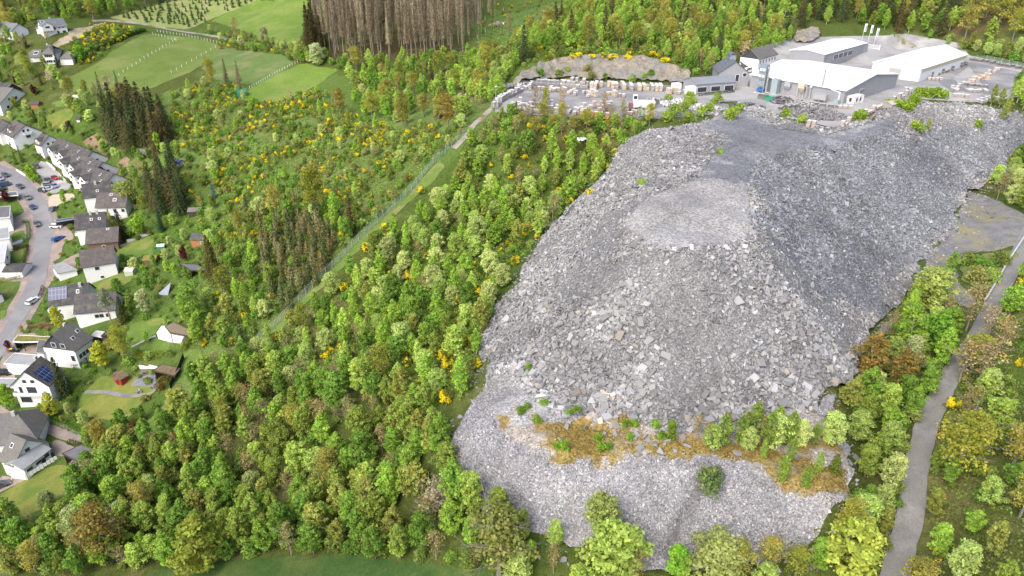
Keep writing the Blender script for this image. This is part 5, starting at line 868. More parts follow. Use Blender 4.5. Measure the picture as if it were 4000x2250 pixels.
def limbs(rs, H, Rr, r0, z0, nb, bark, twigs=0, top=.85, up=.45):
    m = MB(); m.cc = bark; q = Vector((0, 0, -1.0)); pts = [q, Vector((rs.normal(0, .1), rs.normal(0, .1), H*.35)), Vector((rs.normal(0, .25), rs.normal(0, .25), H*.65)), Vector((rs.normal(0, .3), rs.normal(0, .3), H*top))]
    rr = [r0, r0*.75, r0*.45, r0*.12]
    for i in range(3): m.tube(pts[i], pts[i+1], rr[i], rr[i+1], 5, cap=False)
    for i in range(nb):
        t = z0/H+(top-z0/H)*(i+.5)/nb; s = t*H
        c = pts[1].lerp(pts[2], (s-H*.35)/(H*.3)) if s < H*.65 else pts[2].lerp(pts[3], (s-H*.65)/(H*(top-.65)))
        if s < H*.35: c = pts[0].lerp(pts[1], (s+1)/(H*.35+1))
        a = i*2.4+rs.uniform(-.4, .4); L = Rr*(1-.55*(t-.3))*rs.uniform(.7, 1); d = Vector((math.cos(a), math.sin(a), up+rs.uniform(-.1, .2)))
        mid = c+d*L*.5; e = mid+(d+Vector((rs.normal(0, .2), rs.normal(0, .2), .15)))*L*.5
        m.tube(c, mid, r0*.3, r0*.18, 4, cap=False); m.tube(mid, e, r0*.18, r0*.05, 4, cap=False)
        for j in range(twigs):
            b0 = c.lerp(e, rs.uniform(.35, 1)); dd = (d+Vector(rs.normal(0, .55, 3))).normalized()*L*rs.uniform(.25, .5)
            m.tube(b0, b0+dd, r0*.07, r0*.03, 3, cap=False)
    return m
def me_of(m, name, mat):
    me = bpy.data.meshes.new(name); me.from_pydata([tuple(p) for p in m.v], [], m.f); a = me.color_attributes.new('Col', 'FLOAT_COLOR', 'POINT')
    a.data.foreach_set('color', np.array([(*c, 1) for c in m.c], np.float32).ravel()); me.materials.append(mat); me.update(); return me
def conifer(rs, H, Rr, dens, col, tint=.2, z0=.06, droop=.35):
    VV = []; CC = []; nl = int(H*2.0)
    for i in range(nl):
        t = z0+(1-z0)*(i+rs.random())/nl; r = Rr*(1-t)**.72+.15; nb = int(9*dens*(.4+.8*(1-t)))+4; a0 = rs.random()*6.28
        for j in range(nb):
            a = a0+j*6.283/nb+rs.normal(0, .18); rl = r*rs.uniform(.7, 1.12); k = max(2, int(rl/.5)); tt = (np.arange(k)+.7)/k
            P = np.column_stack([np.cos(a)*rl*tt, np.sin(a)*rl*tt, H*t-rl*droop*tt**1.3+rs.normal(0, .06, k)]); N = np.tile([math.cos(a)*.85, math.sin(a)*.85, .6], (k, 1))
            c = np.tile(np.array(col)*math.exp(rs.normal(0, tint)), (k, 1)); v, c2 = leaves(P, N, .74*(1-.4*tt), c, rs, .75, .5); VV.append(v); CC.append(c2)
    return np.vstack(VV), np.vstack(CC)
PROTO = {}
def add_proto(kind, crownVC, trunk):
    cm = mesh_np(kind+'_crown', crownVC[0], 4, col=crownVC[1], mat=LEAF) if crownVC is not None else None
    tm = me_of(trunk, kind+'_trunk', BARK) if trunk is not None else None
    PROTO.setdefault(kind, []).append((cm, tm, crownVC))
BRN = (.16, .13, .1); GRB = (.2, .185, .165); WHT = (.5, .49, .46)
for i in range(5):
    add_proto('broadleaf_tree', crown_clumps(rv, 9, 2.7, 1.0, 70, 3300, .38, ('egg', 'round')[i % 2], .6, .21, .13), limbs(rv, 9, 2.4, .17, 2.4, 7, BRN))
    add_proto('birch_tree', crown_clumps(rv, 10, 2.2, 1.0, 64, 2900, .33, 'egg', .55, .24, .11), limbs(rv, 10, 1.5, .12, 2.5, 8, WHT, 1, up=.8))
    add_proto('willow_tree', crown_clumps(rv, 7, 2.7, .4, 60, 3000, .34, 'round', .55, .24, .09, .03), limbs(rv, 7, 2.2, .16, 1.5, 8, GRB, 1))
for i in range(4):
    add_proto('oak_tree', crown_clumps(rv, 12, 4.2, 3.0, 60, 2100, .42, 'round', .85, .26, .16, .08), limbs(rv, 12, 4.4, .3, 3.4, 14, GRB, 5))
    add_proto('bare_tree', crown_clumps(rv, 8, 2.4, 2.0, 26, 380, .3, 'round', .9, .3, .2, .1), limbs(rv, 8, 2.6, .15, 2.0, 12, (.24, .2, .17), 9))
    add_proto('spruce_tree', conifer(rv, 14, 3.0, 1.5, (1, 1, 1)), limbs(rv, 14, .5, .2, 3, 3, BRN, top=.97))
    add_proto('young_conifer', conifer(rv, 7, 1.6, 1.4, (1, 1, 1), .16), limbs(rv, 7, .3, .1, 2, 2, BRN, top=.95))
    v, c = conifer(rv, 26, 2.3, 1.25, (1, 1, 1), .28, .36, .5)
    tr = limbs(rv, 26, 1.0, .17, 7, 20, (.34, .29, .24), 3, top=.98, up=.1); add_proto('dead_spruce', (v, c), tr)
    add_proto('shrub', crown_clumps(rv, 2.4, 1.5, .0, 18, 620, .33, 'round', .4, .42, .16), None)
    # broom: dark green bush with clusters of yellow flowers
    v, c = crown_clumps(rv, 1.9, 1.35, 0, 20, 560, .28, 'round', .4, .4, .2); c = c*np.array(G(98, 108, 48)); n = len(v)//4; cen = v.reshape(-1, 4, 3).mean(1)
    hot = vnoise(cen[:, 0]+cen[:, 2], cen[:, 1]-cen[:, 2]*.6, .8, 70+i) > .5; hot &= cen[:, 2] > .45; cc = c.reshape(-1, 4, 3); cc[hot] = np.array((.82, .68, .03))*np.exp(rv.normal(0, .16, (hot.sum(), 1, 1))); add_proto('broom_bush', (v, cc.reshape(-1, 3)), None)
    v, c = crown_clumps(rv, 13, 2.6, 6.5, 34, 1500, .4, 'egg', .5, .26, .12); add_proto('pine_tree', (v, c), limbs(rv, 13, 2.2, .24, 7.5, 10, (.3, .22, .16), 1))
    add_proto('christmas_tree', conifer(rv, 2.6, .95, .9, (1, 1, 1), .15), None)
NOM = dict(pine_tree=(13, 2.6), broadleaf_tree=(9, 2.9), birch_tree=(10, 2.0), willow_tree=(7, 2.8), oak_tree=(12, 4.6), bare_tree=(8, 2.8), spruce_tree=(14, 2.6), young_conifer=(7, 1.25), dead_spruce=(26, 2.1), shrub=(2.4, 1.7), broom_bush=(1.9, 1.5), christmas_tree=(2.6, .95))
CATS = dict(pine_tree='pine', broadleaf_tree='tree', birch_tree='birch', willow_tree='willow', oak_tree='oak', bare_tree='bare tree', spruce_tree='spruce', young_conifer='conifer', dead_spruce='dead spruce', shrub='shrub', broom_bush='broom', christmas_tree='christmas tree')
PAL = dict(pine_tree=[G(112,124,98)], broadleaf_tree=[G(108,138,54), G(122,150,58), G(96,126,52), G(132,152,70), G(112,128,56), G(124,130,64)], birch_tree=[G(130,156,58), G(120,150,54), G(142,162,74)], willow_tree=[G(148,164,98), G(138,158,84), G(156,166,108)],
    oak_tree=[G(130,128,56), G(138,132,64), G(122,128,50), G(140,138,58)], bare_tree=[G(132,120,80), G(120,116,78)], spruce_tree=[G(70,74,48), G(80,74,50), G(64,76,50)], young_conifer=[G(104,98,66), G(92,96,64), G(112,110,82), G(78,88,56)],
    dead_spruce=[G(124,112,100), G(134,124,112), G(114,102,90), G(104,96,82)], shrub=[G(108,138,56), G(92,124,50), G(118,138,70), G(120,124,72), G(100,114,54)], broom_bush=[np.array((1., 1, 1))], christmas_tree=[G(56,80,50), G(64,86,54)])
PLANTS = []           # (kind, x, y, H, width scale, colour, label, group)
def plant(kind, x, y, H, wide=1.0, col=None, label=None, group=None, c=None):
    if c is not None: p = at(*c(x, y)); x, y = p.x, p.y
    if col is None: pl = PAL[kind]; k = pl[int(rv.integers(len(pl)))]*math.exp(rv.normal(0, .1)) if kind != 'broom_bush' else pl[0]*math.exp(rv.normal(0, .12))
    else: k = np.array(col)
    PLANTS.append((kind, x, y, H, wide, k, label, group))
class Grid:
    def __init__(s): s.d = {}
    def ok(s, x, y, r):
        c = 3.0; i, j = int(x//c), int(y//c); n = int(r//c)+1
        for a in range(i-n, i+n+1):
            for b in range(j-n, j+n+1):
                for (px, py, pr) in s.d.get((a, b), ()):
                    if (px-x)**2+(py-y)**2 < ((r+pr)*.5)**2: return False
        return True
    def add(s, x, y, r): s.d.setdefault((int(x//3), int(y//3)), []).append((x, y, r))
GR = Grid(); GL = Grid()
def veg(c, poly, kinds, spacing, Hs, tries=9, where=None, group=None, label=None, grid=None, wide=(.85, 1.2), clip=True):
    """scatter a mixture over a pixel polygon; kinds = {kind: weight}, Hs = {kind: (lo, hi)}"""
    W = pw(c, poly); q = np.array(W); lo = q.min(0); hi = q.max(0); area = 0
    for i in range(len(W)): a, b = W[i], W[(i+1) % len(W)]; area += a[0]*b[1]-b[0]*a[1]
    n = int(abs(area)/2/spacing**2*tries); P = rv.uniform(lo, hi, (int(n*np.prod(hi-lo)/(abs(area)/2+1))+4, 2)); P = P[inside(W, P[:, 0], P[:, 1])]
    names = list(kinds); w = np.array([kinds[k] for k in names], float); w /= w.sum(); g = grid or GR; cnt = 0
    bad = np.zeros(len(P), bool)
    if clip:
        for z in NOGO: bad |= inside(z, P[:, 0], P[:, 1])
    for (x, y), b in zip(P, bad):
        if b: continue
        k = names[int(rv.choice(len(names), p=w))]; H = rv.uniform(*Hs[k]); s = spacing*(H/np.mean(Hs[k]))**.5
        if where is not None and not where(x, y, k): continue
        if g.ok(x, y, s): g.add(x, y, s); plant(k, x, y, H, rv.uniform(*wide), None, label.get(k) if isinstance(label, dict) else label, group.get(k) if isinstance(group, dict) else group); cnt += 1
    return cnt
# ------------------------------------------------------------------ cars
def car_proto(kind):
    e = bpy.data.objects.new('parked_car', None); COL.objects.link(e); W = .88
    if kind == 'wagon': low = [(-2.25, .3), (2.25, .3), (2.28, .6), (2.15, .78), (1.15, .95), (-2.2, .98), (-2.3, .6)]; top = [(1.05, .95), (.35, 1.42), (-1.75, 1.46), (-2.2, .98)]
    elif kind == 'van': low = [(-2.6, .35), (2.6, .35), (2.65, .8), (2.3, 1.15), (-2.6, 1.15), (-2.65, .6)]; top = [(2.2, 1.15), (1.5, 2.0), (-2.55, 2.05), (-2.62, 1.15)]
    else: low = [(-2.05, .3), (2.05, .3), (2.1, .6), (1.95, .78), (1.05, .93), (-1.75, .97), (-2.1, .9), (-2.12, .6)]; top = [(.95, .93), (.25, 1.4), (-1.1, 1.42), (-1.75, .97)]
    m_ = MB().prism(low, -W, W); a = [(x, -W+.06, z) for x, z in top]; b = [(x, W-.06, z) for x, z in top]; a[1:3] = [(x, -W+.2, z) for x, y, z in a[1:3]]; b[1:3] = [(x, W-.2, z) for x, y, z in b[1:3]]
    m_.poly([a[1], b[1], b[2], a[2]][::-1]); m_.poly([a[3], b[3], b[2], a[2]]) if kind == 'van' else None
    m_.build('body', CARP, e); g = MB()
    g.poly([a[0], b[0], b[1], a[1]]); g.poly([a[0], a[1], a[2], a[3]]); g.poly([b[3], b[2], b[1], b[0]])
    if kind != 'van': g.poly([a[2], b[2], b[3], a[3]])
    g.build('windows', GLASS, e)
    for x_ in (-1.35, 1.35):
        for s_ in (-1, 1): MB().tube((x_, s_*W*.8, .33), (x_, s_*(W+.03), .33), .33, n=10).build('wheel', RUB, e)
    for s_ in (-1, 1): MB().box(((low[2][0]-.02), s_*.62, .68), (.1, .35, .14)).build('headlight', CAPW, e)
    return e
m, t, b = newmat('car paint'); oi = nnode(t, 'ShaderNodeObjectInfo'); t.links.new(oi.outputs['Color'], b.inputs['Base Color']); b.inputs['Roughness'].default_value = .3; b.inputs['Coat Weight'].default_value = .3; CARP = m
CK = {k: car_proto(k) for k in ('hatch', 'wagon', 'van')}; CU_ = set()
def car(kind, c, p, q, col, lb):
    a = at(*c(*p)); b_ = at(*c(*q)); o = CK[kind] if kind not in CU_ else copy_tree(CK[kind]); CU_.add(kind); mid = (a+b_)/2; o.location = (mid.x, mid.y, float(hgt(mid.x, mid.y))+.16); o.rotation_euler = (0, 0, math.atan2(b_.y-a.y, b_.x-a.x)); o.scale = (1.06,)*3
    for ch in o.children:
        if ch.name.startswith('body'): ch.color = (*col, 1)
    tag(o, lb, 'car', 'parked cars'); NOGO.append([(mid.x-2.5, mid.y-2.5), (mid.x+2.5, mid.y-2.5), (mid.x+2.5, mid.y+2.5), (mid.x-2.5, mid.y+2.5)])
SIL = (.28, .29, .3); DG = (.06, .065, .075); DB = (.03, .045, .12)
car('wagon', cB, (40, 240), (100, 275), DG, 'dark car parked highest up the street, near the hedge wall'); car('hatch', cB, (205, 360), (252, 410), DG, 'dark grey car second from the top of the street'); car('hatch', cB, (300, 490), (340, 540), (.14, .14, .13), 'olive grey car in the middle of the curving street')
car('hatch', cB, (358, 600), (392, 645), DB, 'dark blue car parked on the left side of the street bend'); car('wagon', cB, (405, 780), (440, 845), (.1, .105, .11), 'grey car lowest of those parked on the left of the street'); car('wagon', cB, (590, 848), (700, 835), (.72, .72, .72), 'white estate car in the drive under the solar canopy'); car('wagon', cB, (620, 1010), (715, 950), (.02, .09, .32), 'bright blue car in the drive beside the dark red bush')
car('hatch', cB, (590, 665), (630, 615), (.12, .13, .15), 'dark grey car beside the round shrubs on the sandy drive'); car('hatch', cB, (600, 275), (655, 305), (.42, .01, .02), 'red car in the small car park'); car('wagon', cB, (505, 385), (615, 340), SIL, 'silver estate car in the small car park'); car('hatch', cB, (525, 300), (580, 330), DG, 'dark car left of the red one in the small car park'); car('hatch', cB, (600, 370), (645, 395), (.2, .24, .32), 'pale blue grey car at the hedge of the small car park')
car('hatch', cB, (535, 425), (580, 405), (.6, .6, .6), 'white small car at the bottom of the small car park'); car('hatch', cB, (462, 425), (515, 440), (.03, .045, .05), 'black green car at the bottom left of the small car park'); car('wagon', cB, (395, 145), (445, 175), DG, 'dark car on the pale drive behind the bright green tree'); car('van', cB, (10, 385), (100, 360), (.04, .06, .12), 'dark blue van left of the street above the flat carport'); car('wagon', cB, (-20, 425), (40, 410), DG, 'black car below the dark blue van'); car('hatch', cB, (-10, 290), (25, 310), SIL, 'silver car cut by the left photo edge')
car('wagon', cC, (243, 400), (300, 352), (.66, .67, .66), 'white estate car on the street edge beside the solar roofed house'); car('wagon', cC, (0, 962), (70, 955), (.02, .02, .022), 'black car between the flat roofed garage and the pale carport'); car('van', cF, (935, 640), (1000, 605), (.72, .72, .72), 'white pickup van beside the production hall'); car('hatch', cO, (0, 1105), (50, 1085), DG, 'dark car partly cut by the left edge below the corner house')
# ------------------------------------------------------------------ meadow posts, fences
def posts(label, c, pts, n, h=1.5, w=.14):
    W = [at(*c(*p)) for p in pts]; o = W[0]; e = empty('post_fence', o, 0, label, 'fence'); me_ = MB().box((0, 0, h/2), (w, w, h)).build('post', METW, e).data; first = True; tot = sum((b-a).length for a, b in zip(W, W[1:])); P = []
    for i in range(n):
        s = tot*i/(n-1)
        for a, b in zip(W, W[1:]):
            L_ = (b-a).length
            if s <= L_+1e-6: P.append(a.lerp(b, s/L_)); break
            s -= L_
    for p in P:
        po = e.children[0] if first else link('post', me_, e); first = False; po.location = (p.x-o.x, p.y-o.y, float(hgt(p.x, p.y))-o.z)
    m_ = MB()
    for a, b in zip(P, P[1:]):
        for z_ in (.7, 1.2): m_.tube((a.x-o.x, a.y-o.y, float(hgt(a.x, a.y))-o.z+z_), (b.x-o.x, b.y-o.y, float(hgt(b.x, b.y))-o.z+z_), .015, n=3, cap=False)
    m_.build('wire', GREYM, e)
posts('white post fence running diagonally through the middle of the big meadow', cA, [(735, 665), (850, 605), (1010, 500), (1180, 395), (1330, 310)], 20); posts('white post fence along the upper right corner of the big meadow', cA, [(1155, 262), (1225, 280), (1320, 305)], 8)
posts('white post fence below the field track along the top of the meadow', cA, [(1188, 240), (1340, 265), (1500, 295), (1660, 330)], 21); posts('white post fence along the right side of the big meadow', cA, [(1660, 340), (1550, 410), (1410, 488), (1295, 555)], 11); posts('thin post fence between rough grass and the small meadow', cN, [(150, 685), (300, 600), (400, 545), (540, 475)], 22, 1.3, .1)
fence('green_screen_fence', 'dark green screen fence at the outer end of the slate patio', cC, [(1490, 830), (1440, 960), (1380, 1080)], 1.9, 2.2, DKW, solid=plain('dark screen', (.012, .03, .03), .8, .2))
e = None
# retaining walls
def wall(label, c, pts, h, w=.3, mat=WHITE, name='garden_wall'):
    W = [at(*c(*p)) for p in pts]; o = W[0]; m_ = MB()
    for a, b in zip(W, W[1:]): d = b-a; m_.box(tuple((a+b)/2-o+Vector((0, 0, h/2-.3))), (d.length+w, w, h+.6+abs(d.z)*.3), math.atan2(d.y, d.x))
    ob = m_.build(name, mat); ob.location = o; tag(ob, label, 'wall'); return ob
wall('low white garden wall along the outside of the street bend', cB, [(190, 195), (235, 222), (290, 260)], .8); wall('white wall beside the front garden left of the street', cB, [(130, 1045), (195, 1025), (255, 1000)], 1.0); wall('pale wall at the back of the pale car park', cB, [(530, 110), (600, 170), (630, 200)], 1.2, mat=OFFW); wall('curved pale wall right of the red car', cB, [(670, 245), (720, 300), (760, 335)], 1.3, mat=CONC); wall('white low wall at the back of the slate patio', cC, [(1135, 912), (1215, 908), (1290, 910)], .7); wall('white terrace wall in front of the solar gable house', cC, [(290, 1262), (330, 1275), (400, 1270)], .8)
wall('grey garden retaining wall on the slope below the conifers', cB, [(1320, 1085), (1450, 1010), (1600, 950), (1739, 900)], .4, mat=CONC); wall('timber retaining wall below the planted roof carport', cC, [(238, 590), (330, 575), (430, 560)], .8, mat=plain('rusty timber', (.13, .05, .04), .85, .2)); wall('grey terrace wall beside the half timbered house', cC, [(630, 850), (780, 850)], .8, mat=CONC)
# laundry, bins, benches
a = at_h(*cO(375, 985), .4); b_ = at_h(*cO(820, 705), .6); d = b_-a; rz = math.atan2(d.y, d.x); e = empty('washing_line', a, 0, 'washing line full of white laundry along the low wing', 'washing line')
for k in range(9): t_ = (k+.5)/9; MB().box((d.x*t_, d.y*t_, d.z*t_+.8), (d.length/9*.86, .05, 1.2+.2*math.sin(k*2.1)), rz).build('white_sheet', plain('laundry', (.78, .78, .8), .8, .03), e)
for k in (0, 1): MB().tube((d.x*k, d.y*k, -.8), (d.x*k, d.y*k, 1.6), .05).build('line_pole', GREYM, e)
for k, (px, py, col_, lb) in enumerate([(75, 778, (.2, .12, .08), 'brown waste bin leftmost beside the purple tree'), (97, 775, (.6, .55, .02), 'waste bin with yellow lid beside the purple tree'), (120, 778, (.03, .03, .035), 'black waste bin right of the yellow lidded one'), (145, 778, (.05, .14, .08), 'green waste bin at the hedge end')]):
    e = empty('waste_bin', at(*cC(px, py)), .3, lb, 'bin', 'waste bins at the street'); MB().box((0, 0, .5), (.6, .6, 1.0), taper=-.12).build('bin_body', plain('bin%d' % k, (.03, .03, .035) if k != 0 else col_, .6, .1), e); MB().box((0, 0, 1.08), (.72, .74, .1)).build('lid', plain('lid%d' % k, col_, .6, .05), e)
e = empty('picnic_table', at(*cC(1178, 955)), .2, 'brown wooden picnic table on the slate patio', 'table'); MB().box((0, 0, .75), (1.8, .8, .06)).build('table_top', WOODW, e); [MB().box((0, s_*.75, .45), (1.8, .3, .05)).build('bench_seat', WOODW, e) for s_ in (-1, 1)]; [MB().box((s_*.7, 0, .37), (.08, 1.5, .08)).box((s_*.7, 0, .2), (.08, .5, .7)).build('leg_frame', WOODW, e) for s_ in (-1, 1)]
pile('junk_pile', 'blue bags and boards stored under the dark roofed shed', cO, (1100, 790), 2.6, .9, 1.2, 60, (.3, .28, .26), -.5, .5, .8, 'junk'); pile('junk_pile', 'clutter of pots and blue bags on the terrace behind the half timbered house', cC, (790, 700), 3, 1.4, .8, 50, (.16, .2, .26), 0, .5, .8, 'junk'); pile('slate_pile', 'single pale boulder group on the garden path bend', cC, (1128, 1105), .8, .5, .7, 12, (.33, .34, .36), 0, .8)
for lb, c, p in (('grey tree trunk log bleached at the left rim of the heap, highest', cG, (1920, 1050)), ('weathered plank lying at the left rim of the heap below the shrubs', cJ, (150, 1060))):
    q = at(*c(*p)); o = MB().tube((-2.5, -.8, .3), (2.5, .8, .6), .16, .08).tube((0, 0, .4), (1.2, 1.4, .9), .08, .04).build('fallen_log', plain('bleached wood', (.4, .34, .28), .9, .15), None, q); tag(o, lb, 'log')
pile('white_rubbish', 'white debris lying in the brown scrub below the yard', cI, (1462, 352), 2.2, 1.0, .5, 25, (.7, .7, .7), 0, 1.0, .5, 'debris'); pile('white_rubbish', 'small white slab thrown into the bushes below the orange crates', cG, (1125, 850), .8, .8, .4, 5, (.7, .7, .68), 0, 1.2, .5, 'debris')
# ------------------------------------------------------------------ hedges
def hedge(label, c, pts, w, h, col, name='hedge', s=.3):
    W = [at(*c(*p)) for p in pts]; o = W[0]; V = []; C = []; rs = np.random.default_rng(int(abs(o.x*7+o.y*3)))
    for a, b in zip(W, W[1:]):
        d = b-a; L_ = math.hypot(d.x, d.y); n = int(L_*(w+2*h)*16); u = np.array([d.x, d.y, 0])/L_; v = np.array([-d.y, d.x, 0])/L_
        t_ = rs.random(n); k = rs.random(n)*(w+2*h); side = np.where(k < h, -1, np.where(k > h+w, 1, 0)); off = np.where(side == 0, k-h-w/2, side*w/2); z_ = np.where(side == -1, k, np.where(side == 1, k-h-w, h))
        P = np.array([a.x-o.x, a.y-o.y, 0])+u*(t_*L_)[:, None]+v*(off+rs.normal(0, .06, n))[:, None]; P[:, 2] = hgt(P[:, 0]+o.x, P[:, 1]+o.y)-o.z+z_+rs.normal(0, .06, n); N = v*side[:, None]+np.array([0, 0, 1])*(side == 0)[:, None]
        cc = np.array(col)*np.exp(rs.normal(0, .16, (n, 1))); vv, c2 = leaves(P, N, s, cc, rs, .8, .5); V.append(vv); C.append(c2)
    ob = link(name, mesh_np(name, np.vstack(V), 4, col=np.vstack(C), mat=LEAF), loc=o); tag(ob, label, 'hedge'); return ob
HG = srgb(96, 140, 44); HY = srgb(138, 152, 48); HD = srgb(60, 88, 40)
hedge('long clipped green hedge along the paved lane at bottom left', cO, [(500, 105), (640, 150), (800, 200), (1000, 280), (1180, 350), (1320, 395)], 1.3, 1.5, HG); hedge('upper clipped hedge left of the red hut lawn', cC, [(670, 1065), (720, 1000), (780, 930)], 1.2, 1.4, HG); hedge('lower clipped hedge curving beside the lower lawn', cC, [(590, 1225), (610, 1150), (665, 1090)], 1.3, 1.5, HG)
hedge('dark box hedge above the big flat roofed garage', cC, [(165, 750), (240, 720), (305, 700)], 1.4, 1.8, HD); hedge('yellow green hedge along the outer rim of the tent lawn', cC, [(1600, 590), (1540, 690), (1480, 790)], 1.4, 1.8, HY); hedge('rust tinted hedge end of the tent lawn rim', cC, [(1085, 830), (1200, 825), (1330, 815)], 1.6, 1.6, HY); hedge('yellowish clipped hedge of the front garden left of the street', cB, [(245, 800), (310, 780), (330, 900), (320, 985), (260, 1000)], 1.0, 1.3, HG)
hedge('dark red hedge around the lower front garden left of the street', cB, [(140, 1110), (320, 1050), (310, 1150), (275, 1255)], .7, .9, srgb(90, 50, 46)); hedge('green hedge below the dark roofed garage left of the street', cB, [(0, 1449), (120, 1440), (240, 1410)], 1.0, 1.1, HY); hedge('rusty brown beech hedge beside the slate patio', cC, [(1265, 1110), (1330, 1060), (1380, 980)], 2.4, 2.2, srgb(128, 88, 56)); hedge('reddish brown hedge strip at the forest edge', cC, [(1040, 1449), (1100, 1380), (1165, 1310)], 1.2, 1.4, srgb(140, 82, 50)); hedge('short brown hedge in front of the open shed', cO, [(970, 470), (1060, 500), (1150, 510)], .9, 1.0, srgb(96, 92, 50))
hedge('rust brown hedge crossing the lower end of the big yellow lawn', cD, [(320, 915), (470, 800), (610, 690)], 1.4, 1.2, srgb(124, 92, 54)); hedge('dark hedge along the lower edge of the vegetable bed', cA, [(620, 1050), (680, 1015), (725, 1000)], 1.4, 1.5, HD); hedge('dark hedge above the yellowish lawns by the apartment house', cA, [(205, 945), (270, 920)], 1.6, 1.5, HD); hedge('bright green hedge beside the shingle roofed hut', cA, [(940, 1150), (980, 1185), (1000, 1205)], 1.2, 1.3, HG); hedge('dark clipped thuja box beside the cream greenhouse', cC, [(1065, 95), (1140, 80)], 2.6, 2.6, srgb(44, 78, 50)); hedge('evergreen hedge behind the big farm meadow edge', cA, [(560, 470), (700, 400), (900, 305), (1090, 235)], 2.6, 1.8, srgb(84, 110, 46), s=.5)
hedge('dark hedge bank planted with ivy in front of the grey office', cF, [(365, 895), (560, 875), (800, 848)], 1.2, .9, srgb(70, 84, 44)); hedge('dark brown hedge on the street side of the solar roofed house', cC, [(325, 340), (345, 290), (352, 260)], 1.0, 1.2, srgb(86, 66, 50))
hedge('dark green hedge between the half timbered house and the tall yellow maple', cC, [(590, 910), (680, 880), (790, 880)], 2.0, 1.6, srgb(76, 104, 42)); hedge('long dark hedge of the gardens below the terraced row', cB, [(390, 60), (450, 40), (540, 10)], 1.6, 1.4, HD)
# ------------------------------------------------------------------ planting
for h_ in (HEAPW, LOWERW): NOGO.append(h_)
NOGO.append(pw(cI, YARD)); STRIP = pw(cI, [(1100,412),(1128,414),(1000,535),(905,625),(800,735),(720,815),(665,862),(648,860),(700,812),(820,690),(950,562)])
H0 = dict(pine_tree=(12, 14), broadleaf_tree=(6.5, 10), birch_tree=(7.5, 11), willow_tree=(5, 7.5), oak_tree=(9, 13), bare_tree=(5, 8.5), spruce_tree=(11, 15), young_conifer=(5.5, 8), dead_spruce=(22, 27), shrub=(1.4, 3.2), broom_bush=(1.3, 2.4), christmas_tree=(2.4, 3.8))
def HH(**k): d = dict(H0); d.update(k); return d
AREA = {}
def V(area, c, poly, kinds, sp, **k):
    hs = HH(**k.pop('hs', {})); veg(c, poly, kinds, sp, hs, group=area, **k)
I_ = cI
P = lambda kind, c, x, y, H, wide, col, lb: plant(kind, x, y, H, wide, np.array(col) if col is not None else None, lb, None, c=c)
def PG(kind, c, pts, H, wide, col, area):
    for x, y in pts: plant(kind, x, y, H*rv.uniform(.85, 1.15), wide*rv.uniform(.9, 1.1), np.array(col)*math.exp(rv.normal(0, .08)) if col is not None else None, None, area, c=c)
_sr = srgb
def srgb(*c): return tuple(muted(_sr(*c), 1.75))
BG = srgb(138, 170, 50); YG = srgb(164, 168, 46); DR = srgb(92, 34, 48); SG = srgb(160, 168, 126); ORG = srgb(132, 112, 58)
# single trees one can pick out
P('broadleaf_tree', cB, 375, 330, 9, 1.15, BG, 'large bright lime green tree at the inner bend of the street'); P('broadleaf_tree', cB, 1180, 350, 8, 1.0, DR, 'dark red leaved tree at the lower end of the terraced row'); P('broadleaf_tree', cB, 735, 570, 5.5, .95, BG, 'small round lime green tree on the sandy drive'); P('broadleaf_tree', cB, 80, 560, 6, 1.3, DR, 'dark red spreading tree above the flat roofed houses')
P('spruce_tree', cB, 1280, 870, 10, .7, srgb(150, 150, 50), 'slender golden green conifer left of the dark yew, below the white house'); P('spruce_tree', cB, 1400, 970, 12, 1.25, srgb(64, 66, 40), 'broad dark conifer between the golden one and the lime green maple'); P('broadleaf_tree', cB, 1600, 930, 9.5, 1.0, BG, 'bright lime green maple right of the broad dark conifer'); P('spruce_tree', cI, 408, 582, 9, 1.1, srgb(44, 72, 52), 'dark blue green fir at the right end of the garden conifers')
P('willow_tree', cB, 1480, 600, 11, 1.2, srgb(146, 156, 84), 'big pale green willow behind the two upper gable houses'); P('oak_tree', cB, 1650, 700, 9, .8, srgb(130, 138, 52), 'olive green tree between pale willow and the brown spruces')
P('broadleaf_tree', cC, 490, 600, 8.5, .95, YG, 'yellow green maple on the slope between the long house and the half timbered one'); P('broadleaf_tree', cC, 80, 760, 3.6, 1.0, DR, 'small round purple tree at the kerb'); P('broadleaf_tree', cC, 188, 622, 3.0, 1.0, srgb(150, 140, 56), 'small clipped ball tree by the street with ochre foliage'); P('broadleaf_tree', cC, 85, 1250, 9, .85, BG, 'bright green oval street tree at the bottom of the side road')
P('broadleaf_tree', cC, 440, 1300, 8.5, 1.05, YG, 'golden yellow maple in front of the solar gable house'); P('spruce_tree', cC, 530, 1130, 13, 1.0, srgb(66, 78, 48), 'dark spruce beside the solar gable house'); P('broadleaf_tree', cC, 850, 910, 10, 1.15, YG, 'large yellow green maple left half of the pair above the red hut'); P('oak_tree', cC, 1020, 880, 13.5, .85, srgb(152, 154, 54), 'tall yellow olive maple right half of the pair above the red hut')
P('spruce_tree', cC, 1010, 530, 9, 1.3, srgb(70, 76, 40), 'dark bushy conifer right of the bare stemmed pine'); P('broadleaf_tree', cC, 1190, 470, 9, .95, SG, 'white blossoming pale tree on the upper tent lawn'); P('birch_tree', cC, 1580, 575, 16, 1.3, srgb(122, 152, 62), 'tall birch with white leaning trunks behind the brown garden shelter'); P('spruce_tree', cC, 1760, 230, 15, 1.1, srgb(78, 78, 40), 'broad dark olive spruce above the garden pavilion'); P('broadleaf_tree', cC, 1500, 45, 6, 1.0, DR, 'dark red bush tree beside the orange brown garden hut')
